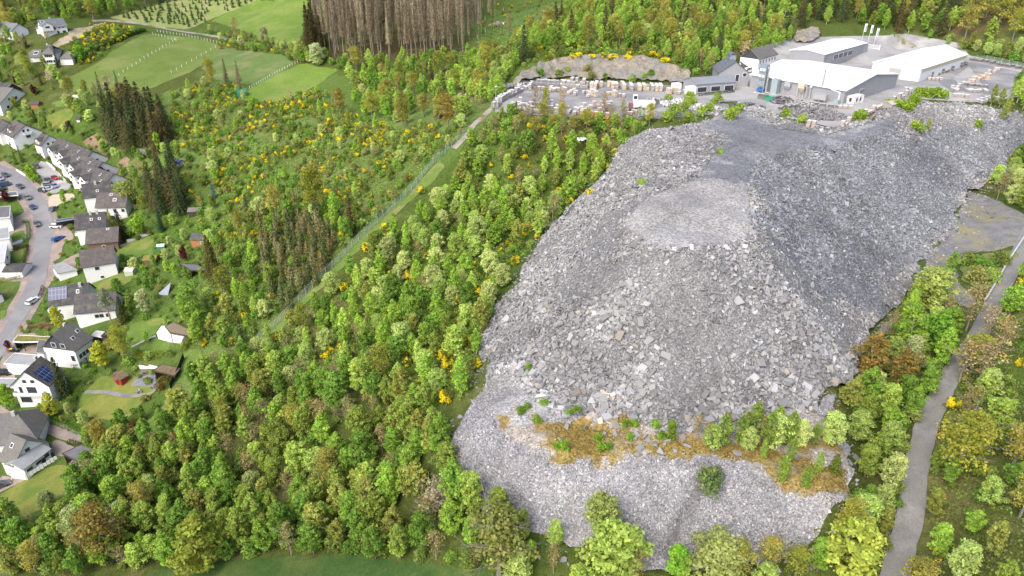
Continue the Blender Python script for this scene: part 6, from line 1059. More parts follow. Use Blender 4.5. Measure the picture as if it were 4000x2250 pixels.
P('broadleaf_tree', cA, 1205, 1155, 9.5, .8, BG, 'bright lime green tree with a bare stem in front of the dark conifer group'); P('broadleaf_tree', cA, 620, 465, 9, 1.35, srgb(108, 156, 40), 'broad bright green tree beside the farm annex'); P('willow_tree', cA, 553, 470, 6, .8, SG, 'pale blossoming bush left of the broad bright tree by the farm'); P('spruce_tree', cA, 440, 510, 9, .8, srgb(52, 62, 48), 'dark fir in front of the white farmhouse'); P('oak_tree', cA, 240, 600, 12, .9, srgb(142, 150, 56), 'tall yellow olive tree below the farmhouse'); P('bare_tree', cA, 390, 640, 8, 1.3, srgb(190, 176, 160), 'pinkish blossoming tree left of the big meadow')
P('broadleaf_tree', cA, 260, 720, 6, 1.0, DR, 'purple leaved tree above the apartment house garden'); P('broadleaf_tree', cA, 125, 640, 5, 1.1, srgb(60, 28, 44), 'dark purple bush tree near the dark roofed house'); P('bare_tree', cA, 180, 390, 9, 1.3, None, 'bare brown tree left behind the farmhouse'); P('bare_tree', cA, 370, 350, 8, 1.2, None, 'bare brown tree above the farmhouse roof'); P('broadleaf_tree', cA, 530, 990, 5, 1.1, srgb(84, 60, 60), 'dull purple shrub tree at the end of the yellowish lawn')
PG('spruce_tree', cA, [(125, 1240), (170, 1225)], 9, .62, srgb(92, 110, 36), 'pair of columnar cypresses at the terraced row drive'); PG('young_conifer', cA, [(275, 925), (362, 960)], 6, .9, srgb(60, 76, 36), 'columnar conifers in the upper gardens')
P('bare_tree', cA, 1780, 285, 12, 1.1, srgb(150, 130, 80), 'brown budding tree at the edge of the bright upper meadow'); P('oak_tree', cA, 1612, 690, 16, .62, srgb(150, 144, 50), 'tall golden olive tree left of the two grey spruces'); P('spruce_tree', cA, 1715, 640, 13, .7, srgb(112, 108, 84), 'grey brown spruce next to the tall golden tree'); P('spruce_tree', cA, 1810, 665, 13.5, .8, srgb(128, 116, 96), 'lone grey brown spruce behind the green field shelter')
for px, py, h_, col_, lb in ((770, 740, 13, (96, 100, 70), 'grey green spruce at the upper left of the conifer group'), (905, 720, 12, (100, 106, 78), 'slim grey spruce above the conifer group')): P('spruce_tree', cA, px, py, h_, .7, srgb(*col_), lb)
P('bare_tree', cA, 830, 740, 11, 1.3, srgb(140, 124, 96), 'brown leafless tree between the two grey spruces above the conifer group')
P('young_conifer', cI, 538, 500, 6, 1.2, srgb(92, 118, 120), 'blue spruce at the foot of the brown spruce group'); P('oak_tree', cE, 860, 400, 17, 1.0, srgb(124, 128, 40), 'tall sparse olive tree standing in the broom scrub'); P('spruce_tree', cE, 1085, 500, 13, .9, srgb(92, 74, 50), 'dying brown spruce next to the wire fence'); P('broadleaf_tree', cE, 1060, 1310, 6, .8, srgb(92, 40, 34), 'dark red leaved small tree in the middle of the birch wood')
P('spruce_tree', cE, 215, 770, 14, 1.25, srgb(88, 86, 42), 'broad olive spruce beside the dark red bush tree'); P('willow_tree', cE, 1600, 880, 8, 1.0, None, 'pale willow beside the yellow broom band left of the heap')
P('broadleaf_tree', cK, 1640, 610, 4.6, .9, srgb(110, 134, 44), 'small dark green conifer-like bush on the mossy terrace'); P('shrub', cK, 1872, 905, 3.8, 1.0, srgb(104, 124, 74), 'lone dark green bush in the gully of the lower slope'); P('willow_tree', cK, 1290, 1449, 10, 1.5, srgb(150, 172, 84), 'huge round pale green willow at the bottom of the scree'); P('willow_tree', cK, 1190, 1180, 8, 1.0, srgb(140, 152, 88), 'sparse willow behind the huge round one'); P('oak_tree', cK, 560, 1449, 14.5, 1.25, srgb(128, 132, 74), 'broad half bare oak with spreading grey limbs at the bottom'); P('bare_tree', cK, 190, 1090, 9, 1.6, srgb(150, 138, 122), 'grey leafless thicket tree at the lower left corner of the scree')
P('willow_tree', cK, 1930, 1480, 8.5, 1.5, srgb(148, 158, 96), 'pale grey green willow right of the huge round one at the bottom'); P('broadleaf_tree', cK, 1670, 1480, 7, 1.1, srgb(122, 168, 54), 'bright green bush tree between the two bottom willows'); P('willow_tree', cL, 340, 1440, 10, 1.35, srgb(160, 172, 74), 'large yellow green willow at the bottom right beside the lane'); P('oak_tree', cL, 780, 1040, 13, 1.15, srgb(146, 146, 54), 'broad golden olive oak on the right side of the lane'); P('birch_tree', cL, 420, 620, 11, 1.5, ORG, 'rust brown leaved tree at the right foot of the heap'); P('birch_tree', cL, 540, 650, 9, 1.6, srgb(124, 108, 56), 'second rust brown tree right of the taller one'); P('willow_tree', cL, 670, 340, 11, 1.3, srgb(150, 164, 90), 'pale green willow at the top of the tree belt right of the heap'); P('birch_tree', cL, 570, 520, 12.5, 1.3, srgb(122, 152, 56), 'leaning birch with white limbs in the belt right of the heap'); P('broadleaf_tree', cL, 690, 520, 11, 1.0, srgb(104, 146, 50), 'dense mid green tree in the belt right of the heap'); P('birch_tree', cL, 755, 190, 7, 1.2, srgb(116, 148, 56), 'thin birch at the rim of the gravel pad')
PG('bare_tree', cL, [(905, 470), (950, 540), (875, 650), (800, 640), (830, 420)], 10, 1.2, srgb(150, 134, 96), 'bare budding trees along the lane'); P('willow_tree', cL, 590, 560, 7, .9, SG, 'silvery round bush tree behind the rust brown ones')
P('oak_tree', cD, 790, 1190, 15, 1.2, srgb(128, 112, 56), 'large brown olive oak at the bottom left forest edge'); P('broadleaf_tree', cD, 1480, 1215, 14, 1.45, srgb(128, 138, 52), 'huge olive green maple on the bottom forest edge'); P('willow_tree', cD, 590, 1000, 9, 1.2, srgb(148, 162, 110), 'silver green willow left of the brown olive oak'); P('willow_tree', cO, 700, 1400, 5, 1.3, srgb(132, 146, 100), 'silvery apple tree on the big yellow lawn'); P('willow_tree', cD, 40, 1010, 5, 1.4, (.6, .62, .52), 'white blossoming shrub at the bottom left photo edge'); P('broadleaf_tree', cD, 210, 1000, 6, 1.2, srgb(132, 156, 46), 'yellow green bush tree right of the white blossoming shrub'); P('broadleaf_tree', cD, 890, 230, 7, 1.1, srgb(112, 148, 60), 'mid green round tree on the lower garden lawn'); P('oak_tree', cD, 760, 400, 9, .95, srgb(134, 122, 52), 'brown green maple at the end of the lane beside the open shed'); P('birch_tree', cH, 580, 935, 5, .9, srgb(150, 156, 90), 'lone pale birch on the dark slope below the pit')
P('willow_tree', cN, 670, 510, 11, 1.2, srgb(168, 178, 140), 'white flowering cherry tree at the foot of the spruce stand'); P('willow_tree', cN, 270, 330, 9, .95, srgb(146, 152, 116), 'pale budding tree at the rim of the bright upper meadow'); P('broadleaf_tree', cN, 490, 455, 9, .9, srgb(140, 148, 66), 'yellow green tree between the field track and the spruce stand'); P('oak_tree', cN, 1345, 1030, 15, .7, srgb(136, 128, 56), 'tall golden tree with a bare white stem at the scrub edge'); P('oak_tree', cN, 1690, 1030, 13.5, .85, srgb(142, 122, 54), 'tall brown golden tree near the footpath'); P('oak_tree', cN, 850, 900, 12, .9, srgb(140, 128, 56), 'brown golden tree at the left end of the wood above the scrub')
PG('bare_tree', cG, [(730, 740), (1040, 770), (1540, 780)], 8.5, .9, srgb(150, 130, 90), 'thin bare trees at the near edge of the stone yard'); P('oak_tree', cG, 850, 735, 9, .62, srgb(150, 150, 60), 'thin yellow budding tree in front of the pale pallets'); P('bare_tree', cG, 1760, 800, 7, 1.0, srgb(140, 140, 80), 'small budding tree beside the white machine')
P('bare_tree', cF, 925, 530, 10, 1.2, srgb(176, 156, 128), 'pale leafless tree behind the winding house'); P('willow_tree', cF, 1030, 570, 5, .9, srgb(104, 124, 84), 'grey green bush in front of the barn wing')
PG('birch_tree', cK, [(1965, 640), (2075, 640), (2150, 600), (2245, 650), (2290, 600), (2375, 640)], 8, .95, srgb(120, 142, 62), 'young birches at the foot of the heap'); PG('willow_tree', cK, [(1900, 650), (2120, 655), (2330, 610), (2440, 640)], 5, 1.0, None, 'willow bushes at the foot of the heap'); PG('bare_tree', cK, [(1800, 600), (1870, 640), (2200, 640)], 5.5, .8, None, 'bare saplings at the foot of the heap'); PG('birch_tree', cK, [(2215, 720), (2335, 880), (2390, 740)], 5.5, .8, srgb(128, 150, 64), 'small birches on the mossy terrace')
PG('birch_tree', cL, [(55, 1060), (150, 1090), (205, 1030), (190, 900), (240, 850)], 5.5, .85, srgb(124, 148, 62), 'small birches on the mossy terrace'); PG('willow_tree', cL, [(255, 900), (20, 900), (370, 880)], 6, 1.0, None, 'willow bushes on the mossy terrace'); P('young_conifer', cL, 275, 1020, 4, 1.5, srgb(92, 104, 40), 'small olive conifer at the right end of the mossy terrace')
PG('broom_bush', cG, [(915, 105), (1180, 100), (1230, 80), (1395, 105), (1535, 90), (1680, 95), (2100, 60), (2270, 145), (500, 740), (1290, 30), (2000, 70), (1840, 100), (1640, 110)], 2.0, 1.5, (1, 1, 1), 'yellow broom along the top of the rock face')
PG('broom_bush', cE, [(1740, 850), (1770, 950), (1870, 880), (1900, 890), (1950, 860), (1960, 830), (1840, 940), (1860, 1020), (1790, 1080), (1745, 1100), (1745, 1260), (1700, 1235), (1730, 1430), (1860, 1350), (2160, 470), (2230, 490), (1180, 610), (1280, 560), (1340, 450), (1300, 480), (1520, 250), (1440, 170)], 2.1, 1.2, (1.0, 1.0, 1), 'yellow broom between the woodland and the heap')
PG('broom_bush', cJ, [(620, 365), (545, 420), (590, 425)], 2.0, 1.1, (1, 1, 1), 'yellow broom at the upper left rim of the heap'); PG('broom_bush', cL, [(1045, 945), (1065, 250)], 2.4, 1.1, (1, 1, 1), 'yellow broom on the right bank')
PG('shrub', cF, [(280, 960), (290, 1020), (100, 1120), (20, 1190), (270, 1210), (600, 980), (510, 1090), (760, 1180), (770, 1120), (860, 1090), (220, 1080), (420, 1130), (30, 970), (2240, 1190), (2280, 1180), (1410, 1165), (1600, 1220)], 3.2, 1.1, srgb(134, 156, 60), 'bright bushes between the grey rubble strips')
PG('shrub', cH, [(300, 760), (330, 765), (370, 780), (410, 790), (450, 790), (470, 760), (480, 720), (510, 680), (550, 685), (580, 690), (620, 695), (650, 690), (700, 700), (490, 740), (80, 870), (110, 850), (935, 910), (495, 935)], 3.0, 1.0, srgb(130, 156, 46), 'yellow green bushes along the rim of the dark pit'); PG('birch_tree', cH, [(1110, 860), (1140, 800), (1090, 760), (1030, 750)], 7, 1.0, srgb(138, 148, 80), 'birches at the right rim of the dark pit')
PG('shrub', cK, [(740, 410), (700, 440), (845, 390), (1000, 455), (1050, 430), (930, 655), (970, 660), (1185, 610), (1205, 665), (1250, 660), (1385, 600), (1580, 600), (800, 495), (745, 165), (1410, 520), (1545, 525), (1350, 515)], 1.7, .8, srgb(116, 150, 50), 'small green bushes on the mossy terrace'); PG('shrub', cJ, [(1183, 240), (828, 390)], 2, 1, BG, 'tiny bushes on the upper heap'); PG('shrub', cL, [(880, 160), (910, 180), (840, 150), (930, 220), (870, 220), (960, 150)], 3.4, 1.1, None, 'bushes on the grass island beside the lane')
PG('shrub', cG, [(790, 300), (1015, 310), (1110, 260), (1340, 260), (1370, 330), (1400, 335), (1560, 335), (2020, 340), (2100, 310), (1880, 370)], 2.6, 1.0, None, 'bushes growing on the rock face')
P('pine_tree', cC, 918, 578, 14, 1.0, srgb(128, 138, 118), 'grey green pine with a tall bare stem in front of the long house')
# mixed stands
V('in the dense young wood at the bottom left', I_, [(215,1140),(300,1120),(345,1135),(440,1070),(500,965),(600,905),(760,960),(1000,1010),(1075,1050),(1105,1090),(1120,1150),(1140,1230),(1230,1300),(1330,1350),(1290,1415),(1100,1425),(900,1412),(700,1405),(520,1415),(380,1440),(100,1449),(0,1449),(0,1330),(110,1330),(190,1290),(225,1220)], dict(broadleaf_tree=6, oak_tree=.35, bare_tree=.9, willow_tree=.4), 3.2, hs=dict(broadleaf_tree=(6.5, 11), oak_tree=(7, 10)), wide=(.85, 1.15))
V('under the dense young wood at the bottom left', I_, [(240,1140),(440,1080),(600,920),(1000,1020),(1120,1150),(1230,1310),(1290,1420),(1100,1430),(700,1412),(520,1420),(0,1449),(110,1340),(225,1220)], dict(shrub=5), 3.4, grid=GL, hs=dict(shrub=(1.6, 3.4)))
V('along the bottom edge of the photo', I_, [(1230,1310),(1340,1350),(1500,1395),(1700,1440),(2060,1415),(2150,1330),(2160,1449),(2060,1500),(1150,1480),(1100,1430),(1180,1400)], dict(broadleaf_tree=4, oak_tree=1, willow_tree=1, bare_tree=1.2), 3.5, hs=dict(broadleaf_tree=(4.5, 7.5), oak_tree=(6, 9)))
rimz = pw(cI, [(1560,380),(1500,450),(1380,560),(1270,700),(1210,800),(1195,900),(1190,1040),(1100,1150),(1080,1060),(1110,960),(1110,840),(1180,700),(1280,600),(1400,500),(1470,420)])
MIDW = [(650,880),(760,800),(860,720),(960,620),(1020,590),(1090,520),(1150,440),(1240,385),(1560,385),(1510,450),(1390,560),(1280,695),(1225,800),(1200,900),(1195,970),(1110,1080),(1060,1040),(1000,1010),(760,960),(600,900)]
V('in the birch and willow wood between fence and heap', I_, MIDW, dict(birch_tree=3.4, willow_tree=2.8, broadleaf_tree=2.6, oak_tree=.12, bare_tree=.35), 3.9, where=lambda x, y, k: not inside(STRIP, np.array([x]), np.array([y]))[0] and not (inside(rimz, np.array([x]), np.array([y]))[0] and rv.random() < .9) and vnoise(x, y, 15, 77) > .24, hs=dict(birch_tree=(6.5, 10), willow_tree=(5, 7.5), broadleaf_tree=(6, 9)), wide=(.85, 1.2))
V('in the undergrowth between wood and heap', I_, MIDW+[(1240,1010)], dict(shrub=6, broom_bush=1.1), 2.7, grid=GL, hs=dict(shrub=(1.0, 2.4)))
V('in the brown thicket below the stone yard', I_, [(1170,390),(1215,330),(1255,296),(1400,302),(1640,312),(1640,335),(1570,375),(1530,430),(1240,420)], dict(bare_tree=4, oak_tree=1.1, broadleaf_tree=2.4, birch_tree=.8), 3.7, hs=dict(bare_tree=(4.5, 7), oak_tree=(5, 8), broadleaf_tree=(4, 7), birch_tree=(5, 8)))
V('among the brown thicket below the stone yard', I_, [(1200,350),(1250,297),(1640,308),(1560,375),(1500,430),(1240,420)], dict(shrub=5, broom_bush=1.6), 2.6, grid=GL)
LEFTF = [(480,870),(520,800),(560,700),(590,600),(620,540),(700,520),(860,540),(925,560),(810,680),(640,845),(600,880),(540,880)]
V('in the small conifer plantation beside the fence', I_, [(660,600),(720,540),(800,560),(850,620),(800,720),(740,790),(690,790),(665,700)], dict(young_conifer=5, broadleaf_tree=.4), 2.6, wide=(1.0, 1.35))
V('in the thicket left of the wire fence', I_, LEFTF, dict(broadleaf_tree=4, birch_tree=2, willow_tree=1.5, oak_tree=.6, shrub=2, young_conifer=.7), 3.9, hs=dict(broadleaf_tree=(4.5, 8), birch_tree=(6, 10)))
V('in the low scrub left of the wire fence', I_, LEFTF, dict(shrub=6, broom_bush=.8), 2.7, grid=GL)
SCR = [(430,240),(500,215),(600,215),(690,260),(800,230),(900,300),(1000,330),(1190,310),(1100,400),(940,555),(860,560),(700,520),(620,540),(560,520),(540,420),(440,330)]
V('in the broom heath in the middle of the photo', I_, SCR, dict(shrub=4.2, broom_bush=4.6), 2.6, grid=GL, where=lambda x, y, k: vnoise(x, y, 10, 81) > (.27 if k == 'shrub' else .42), hs=dict(shrub=(1.2, 2.8), broom_bush=(1.2, 2.1)))
V('scattered over the broom heath', I_, SCR, dict(willow_tree=3, broadleaf_tree=2.4, bare_tree=2, birch_tree=.9), 8, hs=dict(willow_tree=(3, 5.5), broadleaf_tree=(3, 5.5), bare_tree=(3.5, 6), birch_tree=(5, 8)))
V('in the rough hillside above the village', I_, [(420,230),(445,240),(540,420),(570,500),(600,560),(560,640),(520,640),(500,560),(470,480),(440,400)], dict(shrub=4, broadleaf_tree=1.3, willow_tree=.8, broom_bush=.8), 3.4, hs=dict(broadleaf_tree=(4, 7)))
V('in the mixed wood below the dead spruces', I_, [(850,175),(1000,165),(1130,160),(1230,150),(1300,190),(1275,215),(1240,275),(1190,315),(1080,330),(1000,330),(900,300),(880,270),(900,235),(860,200)], dict(broadleaf_tree=5, birch_tree=2, oak_tree=1, spruce_tree=.5, willow_tree=.8, bare_tree=.5), 5.0, hs=dict(spruce_tree=(8, 11)))
V('in the dying spruce stand', I_, [(800,135),(870,152),(1080,158),(1130,138),(1180,100),(1205,50),(1216,8),(1216,0),(830,0),(790,60)], dict(dead_spruce=1), 4.4, wide=(.8, 1.1), hs=dict(dead_spruce=(23, 28)))
V('thinly along the ragged right margin of the dying spruce stand', I_, [(1110,155),(1180,112),(1214,60),(1222,0),(1262,0),(1245,60),(1200,125),(1150,160)], dict(dead_spruce=1), 6.5, wide=(.35, .7), hs=dict(dead_spruce=(16, 25)))
for k_ in range(26): u_, v_ = rv.uniform(775, 812), rv.uniform(88, 142); plant('spruce_tree', u_, v_, rv.uniform(17, 22), .8, np.array(srgb(66, 62, 38)), None, 'at the left edge of the dead spruce stand', c=I_)
for k_ in range(30): plant('spruce_tree', rv.uniform(860, 960), rv.uniform(4, 60), rv.uniform(20, 24), .75, np.array(srgb(70, 68, 42)), None, 'deep inside the dead spruce stand', c=I_)
V('on the rough clearing beside the dead spruces', I_, [(1130,158),(1200,110),(1230,10),(1430,0),(1400,60),(1330,110),(1260,150)], dict(shrub=5, broom_bush=.7, bare_tree=.15), 6.5, grid=GL, hs=dict(shrub=(.8, 2)))
V('on the wooded slope above the rock face', I_, [(1250,160),(1330,115),(1400,65),(1440,0),(1860,0),(1930,50),(1990,75),(1985,110),(1900,140),(1850,160),(1780,185),(1760,190),(1700,160),(1650,130),(1500,118),(1360,130),(1290,180)], dict(birch_tree=3.4, broadleaf_tree=3.4, bare_tree=1.3, oak_tree=.6, willow_tree=.5, spruce_tree=.4), 4.1, where=lambda x, y, k: vnoise(x, y, 20, 91) > .2, hs=dict(birch_tree=(7, 11)))
V('on the shrubby bank above the rock face', I_, [(1280,205),(1300,180),(1390,148),(1530,140),(1660,148),(1745,190),(1760,190),(1700,130),(1500,105),(1360,120),(1270,180)], dict(shrub=5, broom_bush=1.5), 3.0, grid=GL)
V('in the tall forest behind the halls', I_, [(1870,0),(2440,0),(2430,40),(2400,85),(2330,95),(2280,85),(2230,78),(2180,72),(2090,60),(2040,68),(1990,72),(1940,45)], dict(spruce_tree=3.2, broadleaf_tree=3, birch_tree=1.6, oak_tree=1), 5.6, hs=dict(spruce_tree=(13, 18), broadleaf_tree=(8, 12), birch_tree=(9, 13)))
V('in the golden budding beech forest at the top right', I_, [(2400,0),(2576,0),(2640,0),(2640,110),(2560,110),(2430,105),(2380,90)], dict(oak_tree=4, broadleaf_tree=1.2, bare_tree=.5), 6.8, hs=dict(oak_tree=(14, 19), broadleaf_tree=(9, 13)))
V('in the bushes along the far fence of the yard', I_, [(2330,95),(2430,105),(2576,120),(2640,130),(2640,168),(2576,160),(2450,135),(2400,118)], dict(shrub=3, willow_tree=3, broadleaf_tree=2), 3.6, hs=dict(shrub=(2, 4), willow_tree=(4, 6), broadleaf_tree=(4, 7)))
V('in the forest at the top left', I_, [(-40,0),(440,0),(370,20),(290,42),(240,52),(180,45),(165,60),(150,42),(90,45),(75,70),(30,95),(-40,100)], dict(broadleaf_tree=5, oak_tree=1.6, willow_tree=.5, spruce_tree=.7, birch_tree=.8), 5.8, hs=dict(broadleaf_tree=(9, 13), oak_tree=(10, 14)))
V('in the wooded gardens around the farmhouse', I_, [(-40,105),(30,100),(70,120),(50,150),(60,165),(120,172),(150,185),(165,225),(240,242),(300,245),(330,250),(290,300),(215,310),(190,300),(150,250),(60,230),(-40,200)], dict(broadleaf_tree=4, shrub=2, willow_tree=1.5, oak_tree=1.2, bare_tree=1, spruce_tree=.6), 6.2, hs=dict(spruce_tree=(7, 10), broadleaf_tree=(5, 9)))
V('in the dark conifer group behind the gardens', I_, [(262,330),(300,290),(410,310),(428,370),(400,385),(330,385),(290,370)], dict(spruce_tree=5, oak_tree=.3), 4.0, hs=dict(spruce_tree=(15, 20)), wide=(1.0, 1.35))
V('in the brown spruce group above the garden sheds', I_, [(385,470),(430,430),(550,440),(565,500),(500,535),(400,555),(380,510)], dict(spruce_tree=5, oak_tree=.2), 4.6, hs=dict(spruce_tree=(13, 18)), wide=(1.05, 1.35))
V('in the bushes around the dark conifer group', I_, [(200,235),(330,250),(440,250),(470,340),(440,400),(420,430),(330,410),(260,400),(235,330),(215,300)], dict(broadleaf_tree=3, willow_tree=2, shrub=3, oak_tree=.8), 4.4, hs=dict(broadleaf_tree=(4, 8), willow_tree=(4, 7)))
V('in the village gardens', I_, [(60,255),(190,300),(240,330),(250,420),(330,420),(430,440),(380,520),(440,570),(530,560),(520,700),(560,720),(480,830),(470,880),(440,960),(400,990),(330,1050),(230,1090),(170,1040),(130,980),(250,900),(300,800),(290,720),(280,640),(240,560),(300,500),(150,380),(90,330),(0,290)], dict(shrub=6, broadleaf_tree=1.1, willow_tree=.6), 3.3, hs=dict(shrub=(1, 2.4), broadleaf_tree=(3.5, 6.5), willow_tree=(3, 5)), where=lambda x, y, k: rv.random() < .75)
V('in the front gardens along the street', I_, [(0,400),(100,350),(200,430),(230,560),(200,690),(160,760),(120,860),(60,980),(0,860),(60,700),(100,560),(60,450)], dict(shrub=5), 3.4, hs=dict(shrub=(.9, 2.0)))
V('in the shrub belt on the lower garden slope', I_, [(80,1030),(170,1070),(300,1090),(330,1060),(400,1020),(360,1100),(320,1120),(215,1110)], dict(shrub=4, broadleaf_tree=2), 3.4, hs=dict(broadleaf_tree=(3, 6)))
V('around the gardens behind the party tent', I_, [(440,780),(500,720),(540,780),(530,860),(500,900),(470,870),(500,830)], dict(broadleaf_tree=3, willow_tree=2, birch_tree=1), 4.2, hs=dict(broadleaf_tree=(5, 8)))
V('on the bushy strip along the field track', I_, [(155,100),(230,62),(330,70),(345,85),(290,112),(235,160),(200,165)], dict(shrub=4, broom_bush=3), 3.2, grid=GL, hs=dict(broom_bush=(1.6, 2.4)))
V('in the hedgerow below the field track', I_, [(545,112),(560,105),(720,135),(735,150),(700,160),(640,150),(560,135)], dict(shrub=4, broom_bush=1.6), 3.0, grid=GL); V('in the hedgerow between the upper meadows', I_, [(520,78),(590,85),(720,115),(735,125),(650,125),(540,98)], dict(shrub=4, willow_tree=1.2, bare_tree=.5), 4.0, hs=dict(willow_tree=(4, 6)))
V('in the hedge at the foot of the spruce stand', I_, [(735,120),(770,140),(870,158),(880,180),(850,190),(800,165),(745,160)], dict(broadleaf_tree=3, willow_tree=1.5, shrub=1), 3.8, hs=dict(broadleaf_tree=(5, 9)))
V('on the christmas tree plantation', I_, [(300,42),(380,16),(440,0),(640,0),(560,35),(480,70),(440,62),(380,58)], dict(christmas_tree=1), 3.5, clip=False, grid=Grid(), where=lambda x, y, k: vnoise(x, y, 14, 55) > .25)
BELT = [(2130,1040),(2165,950),(2215,870),(2250,800),(2310,750),(2345,720),(2380,770),(2400,840),(2360,930),(2325,1010),(2290,1070),(2275,1160),(2262,1240),(2240,1310),(2215,1400),(2170,1460),(2070,1460),(2150,1330),(2170,1180),(2150,1080)]
V('in the tree belt between heap and lane', I_, BELT, dict(broadleaf_tree=4, willow_tree=2.4, birch_tree=1.6, bare_tree=.7), 3.8, hs=dict(broadleaf_tree=(6, 9), birch_tree=(7, 10), willow_tree=(5, 7))); V('in the undergrowth between heap and lane', I_, BELT, dict(shrub=5), 2.8, grid=GL)
V('on the bank right of the lane', I_, [(2350,1110),(2385,1010),(2420,940),(2460,880),(2480,1000),(2520,1100),(2576,1100),(2640,1100),(2640,1500),(2290,1500),(2330,1330),(2335,1200)], dict(broadleaf_tree=4, oak_tree=1.6, willow_tree=1.2, bare_tree=.9), 4.2, hs=dict(oak_tree=(7, 10), broadleaf_tree=(4.5, 7.5)))
V('in the open scrub right of the lane', I_, [(2470,830),(2600,640),(2640,640),(2640,1449),(2330,1449),(2340,1150),(2420,930)], dict(shrub=5, broom_bush=.3), 2.9, grid=GL, where=lambda x, y, k: vnoise(x, y, 7, 66) > .33, hs=dict(shrub=(.8, 2))); V('on the upper bank right of the lane', I_, [(2520,800),(2576,720),(2620,700),(2620,960),(2500,880)], dict(oak_tree=1, bare_tree=2, broadleaf_tree=.6), 6, hs=dict(oak_tree=(6, 9)))
V('in the thicket at the right edge beside the pad', I_, [(2490,480),(2510,430),(2560,415),(2640,400),(2640,560),(2560,545),(2510,520)], dict(willow_tree=4, broadleaf_tree=1, bare_tree=.6), 4.2, hs=dict(willow_tree=(5, 7.5))); V('at the right rim above the dark pit', I_, [(2540,235),(2576,225),(2640,230),(2640,310),(2576,290)], dict(willow_tree=2, birch_tree=2, broadleaf_tree=1), 4.5)
# ------------------------------------------------------------------ link the plants: up to 300 of a kind as things, the rest as one mass
TINT = dict(pine_tree=['grey green'], broadleaf_tree=['mid green', 'fresh bright green', 'deep green', 'yellow green', 'olive green', 'brownish green'], birch_tree=['light green', 'soft green', 'pale yellow green'], willow_tree=['pale grey green', 'sage green', 'silvery green'], oak_tree=['olive', 'golden brown', 'olive green', 'ochre green'], bare_tree=['brown', 'grey brown'], spruce_tree=['dark green', 'brownish dark', 'deep green'],
    young_conifer=['brown green', 'grey green', 'silvery grey', 'olive green'], dead_spruce=['grey brown', 'pale brown', 'dark brown', 'dusty brown'], shrub=['green', 'leafy green', 'light green', 'dull brown green', 'dark green'], broom_bush=['yellow flowering'], christmas_tree=['dark green', 'green'])
NOUN = dict(pine_tree='pine', broadleaf_tree='leafy tree', birch_tree='slender birch', willow_tree='round willow', oak_tree='sparse crowned tree', bare_tree='half bare tree', spruce_tree='spruce', young_conifer='young conifer', dead_spruce='dead spruce with a bare trunk', shrub='shrub', broom_bush='broom bush', christmas_tree='little christmas tree')
byk = {}
for pl in PLANTS: byk.setdefault(pl[0], []).append(pl)
CNT = {}
for kind, L_ in byk.items():
    L_.sort(key=lambda q: (q[6] is None, -q[3]/math.hypot(q[1], q[2]))); nomH, nomR = NOM[kind]; protos = PROTO[kind]; CNT[kind] = len(L_)
    lim = 290 if kind != 'christmas_tree' else 280
    pals = PAL[kind]
    for n_, (k, x, y, H, wide, colr, lb, area) in enumerate(L_[:lim]):
        cm, tm, _ = protos[n_ % len(protos)]; z = float(hgt(x, y))-.05; s = H/nomH
        if lb is None:
            cn = np.array(colr)/max(colr); ti = int(np.argmin([np.abs(np.array(p)/max(p)-cn).sum()+abs(np.log(max(p)/max(colr)))*.2 for p in pals])); mid = np.mean(H0[kind]); sz = 'tall ' if H > mid*1.12 else 'small ' if H < mid*.85 else ''
            lb = f"{sz}{TINT[kind][ti]} {NOUN[kind]} {area}" if area else f"{sz}{TINT[kind][ti]} {NOUN[kind]} at the left side of the spruce stand"
            w_ = lb.split(); lb = ' '.join(w_[:16])
        gp = (NOUN[kind]+'s '+area) if area and not area.startswith(('young', 'small b', 'yellow', 'bright', 'pair', 'bushes', 'bare b', 'thin', 'willow b', 'tiny', 'birches', 'columnar')) else area
        rz = rv.uniform(0, 6.28); sc = (s*wide, s*wide, s)
        if tm is None:
            o = link(kind, cm); o.location = (x, y, z); o.rotation_euler.z = rz; o.scale = sc; o.color = (*colr, 1); tag(o, lb, CATS[kind], gp)
        else:
            e = bpy.data.objects.new(kind, None); COL.objects.link(e); e.location = (x, y, z); e.rotation_euler.z = rz; e.scale = sc; tag(e, lb, CATS[kind], gp)
            o = link('crown', cm, e); o.color = (*colr, 1); link('trunk', tm, e)
    rest = L_[lim:]
    if rest:
        lod = []
        for cm, tm, vc in protos:
            v, c = vc; q = v.reshape(-1, 4, 3); cc = c.reshape(-1, 4, 3); keep = rv.random(len(q)) < (.42 if kind != 'dead_spruce' else .5); q = q[keep]; cen = q.mean(1, keepdims=True); lod.append((cen+(q-cen)*1.45, cc[keep]))
        VV = []; CC = []
        for n_, (k, x, y, H, wide, colr, lb, area) in enumerate(rest):
            q, c = lod[n_ % len(lod)]; s = H/nomH; a = rv.uniform(0, 6.28); ca, sa = math.cos(a), math.sin(a); w = q*np.array([s*wide, s*wide, s]); w = np.stack([w[..., 0]*ca-w[..., 1]*sa+x, w[..., 0]*sa+w[..., 1]*ca+y, w[..., 2]+float(hgt(x, y))], -1)
            VV.append(w.reshape(-1, 3)); CC.append((c*np.array(colr)).reshape(-1, 3))
        nm = {'broadleaf_tree': 'broadleaf_wood', 'birch_tree': 'birch_wood', 'willow_tree': 'willow_wood', 'shrub': 'undergrowth', 'broom_bush': 'broom_heath', 'spruce_tree': 'spruce_wood', 'dead_spruce': 'dead_spruce_wood'}.get(kind, kind+'s')
        o = link(nm, mesh_np(nm, np.vstack(VV), 4, col=np.clip(np.vstack(CC), 0, 1), mat=LEAF)); tag(o, 'mass of further '+NOUN[kind]+'s filling the woods and scrub', CATS[kind], kind='stuff')
print('PLANTS', CNT)
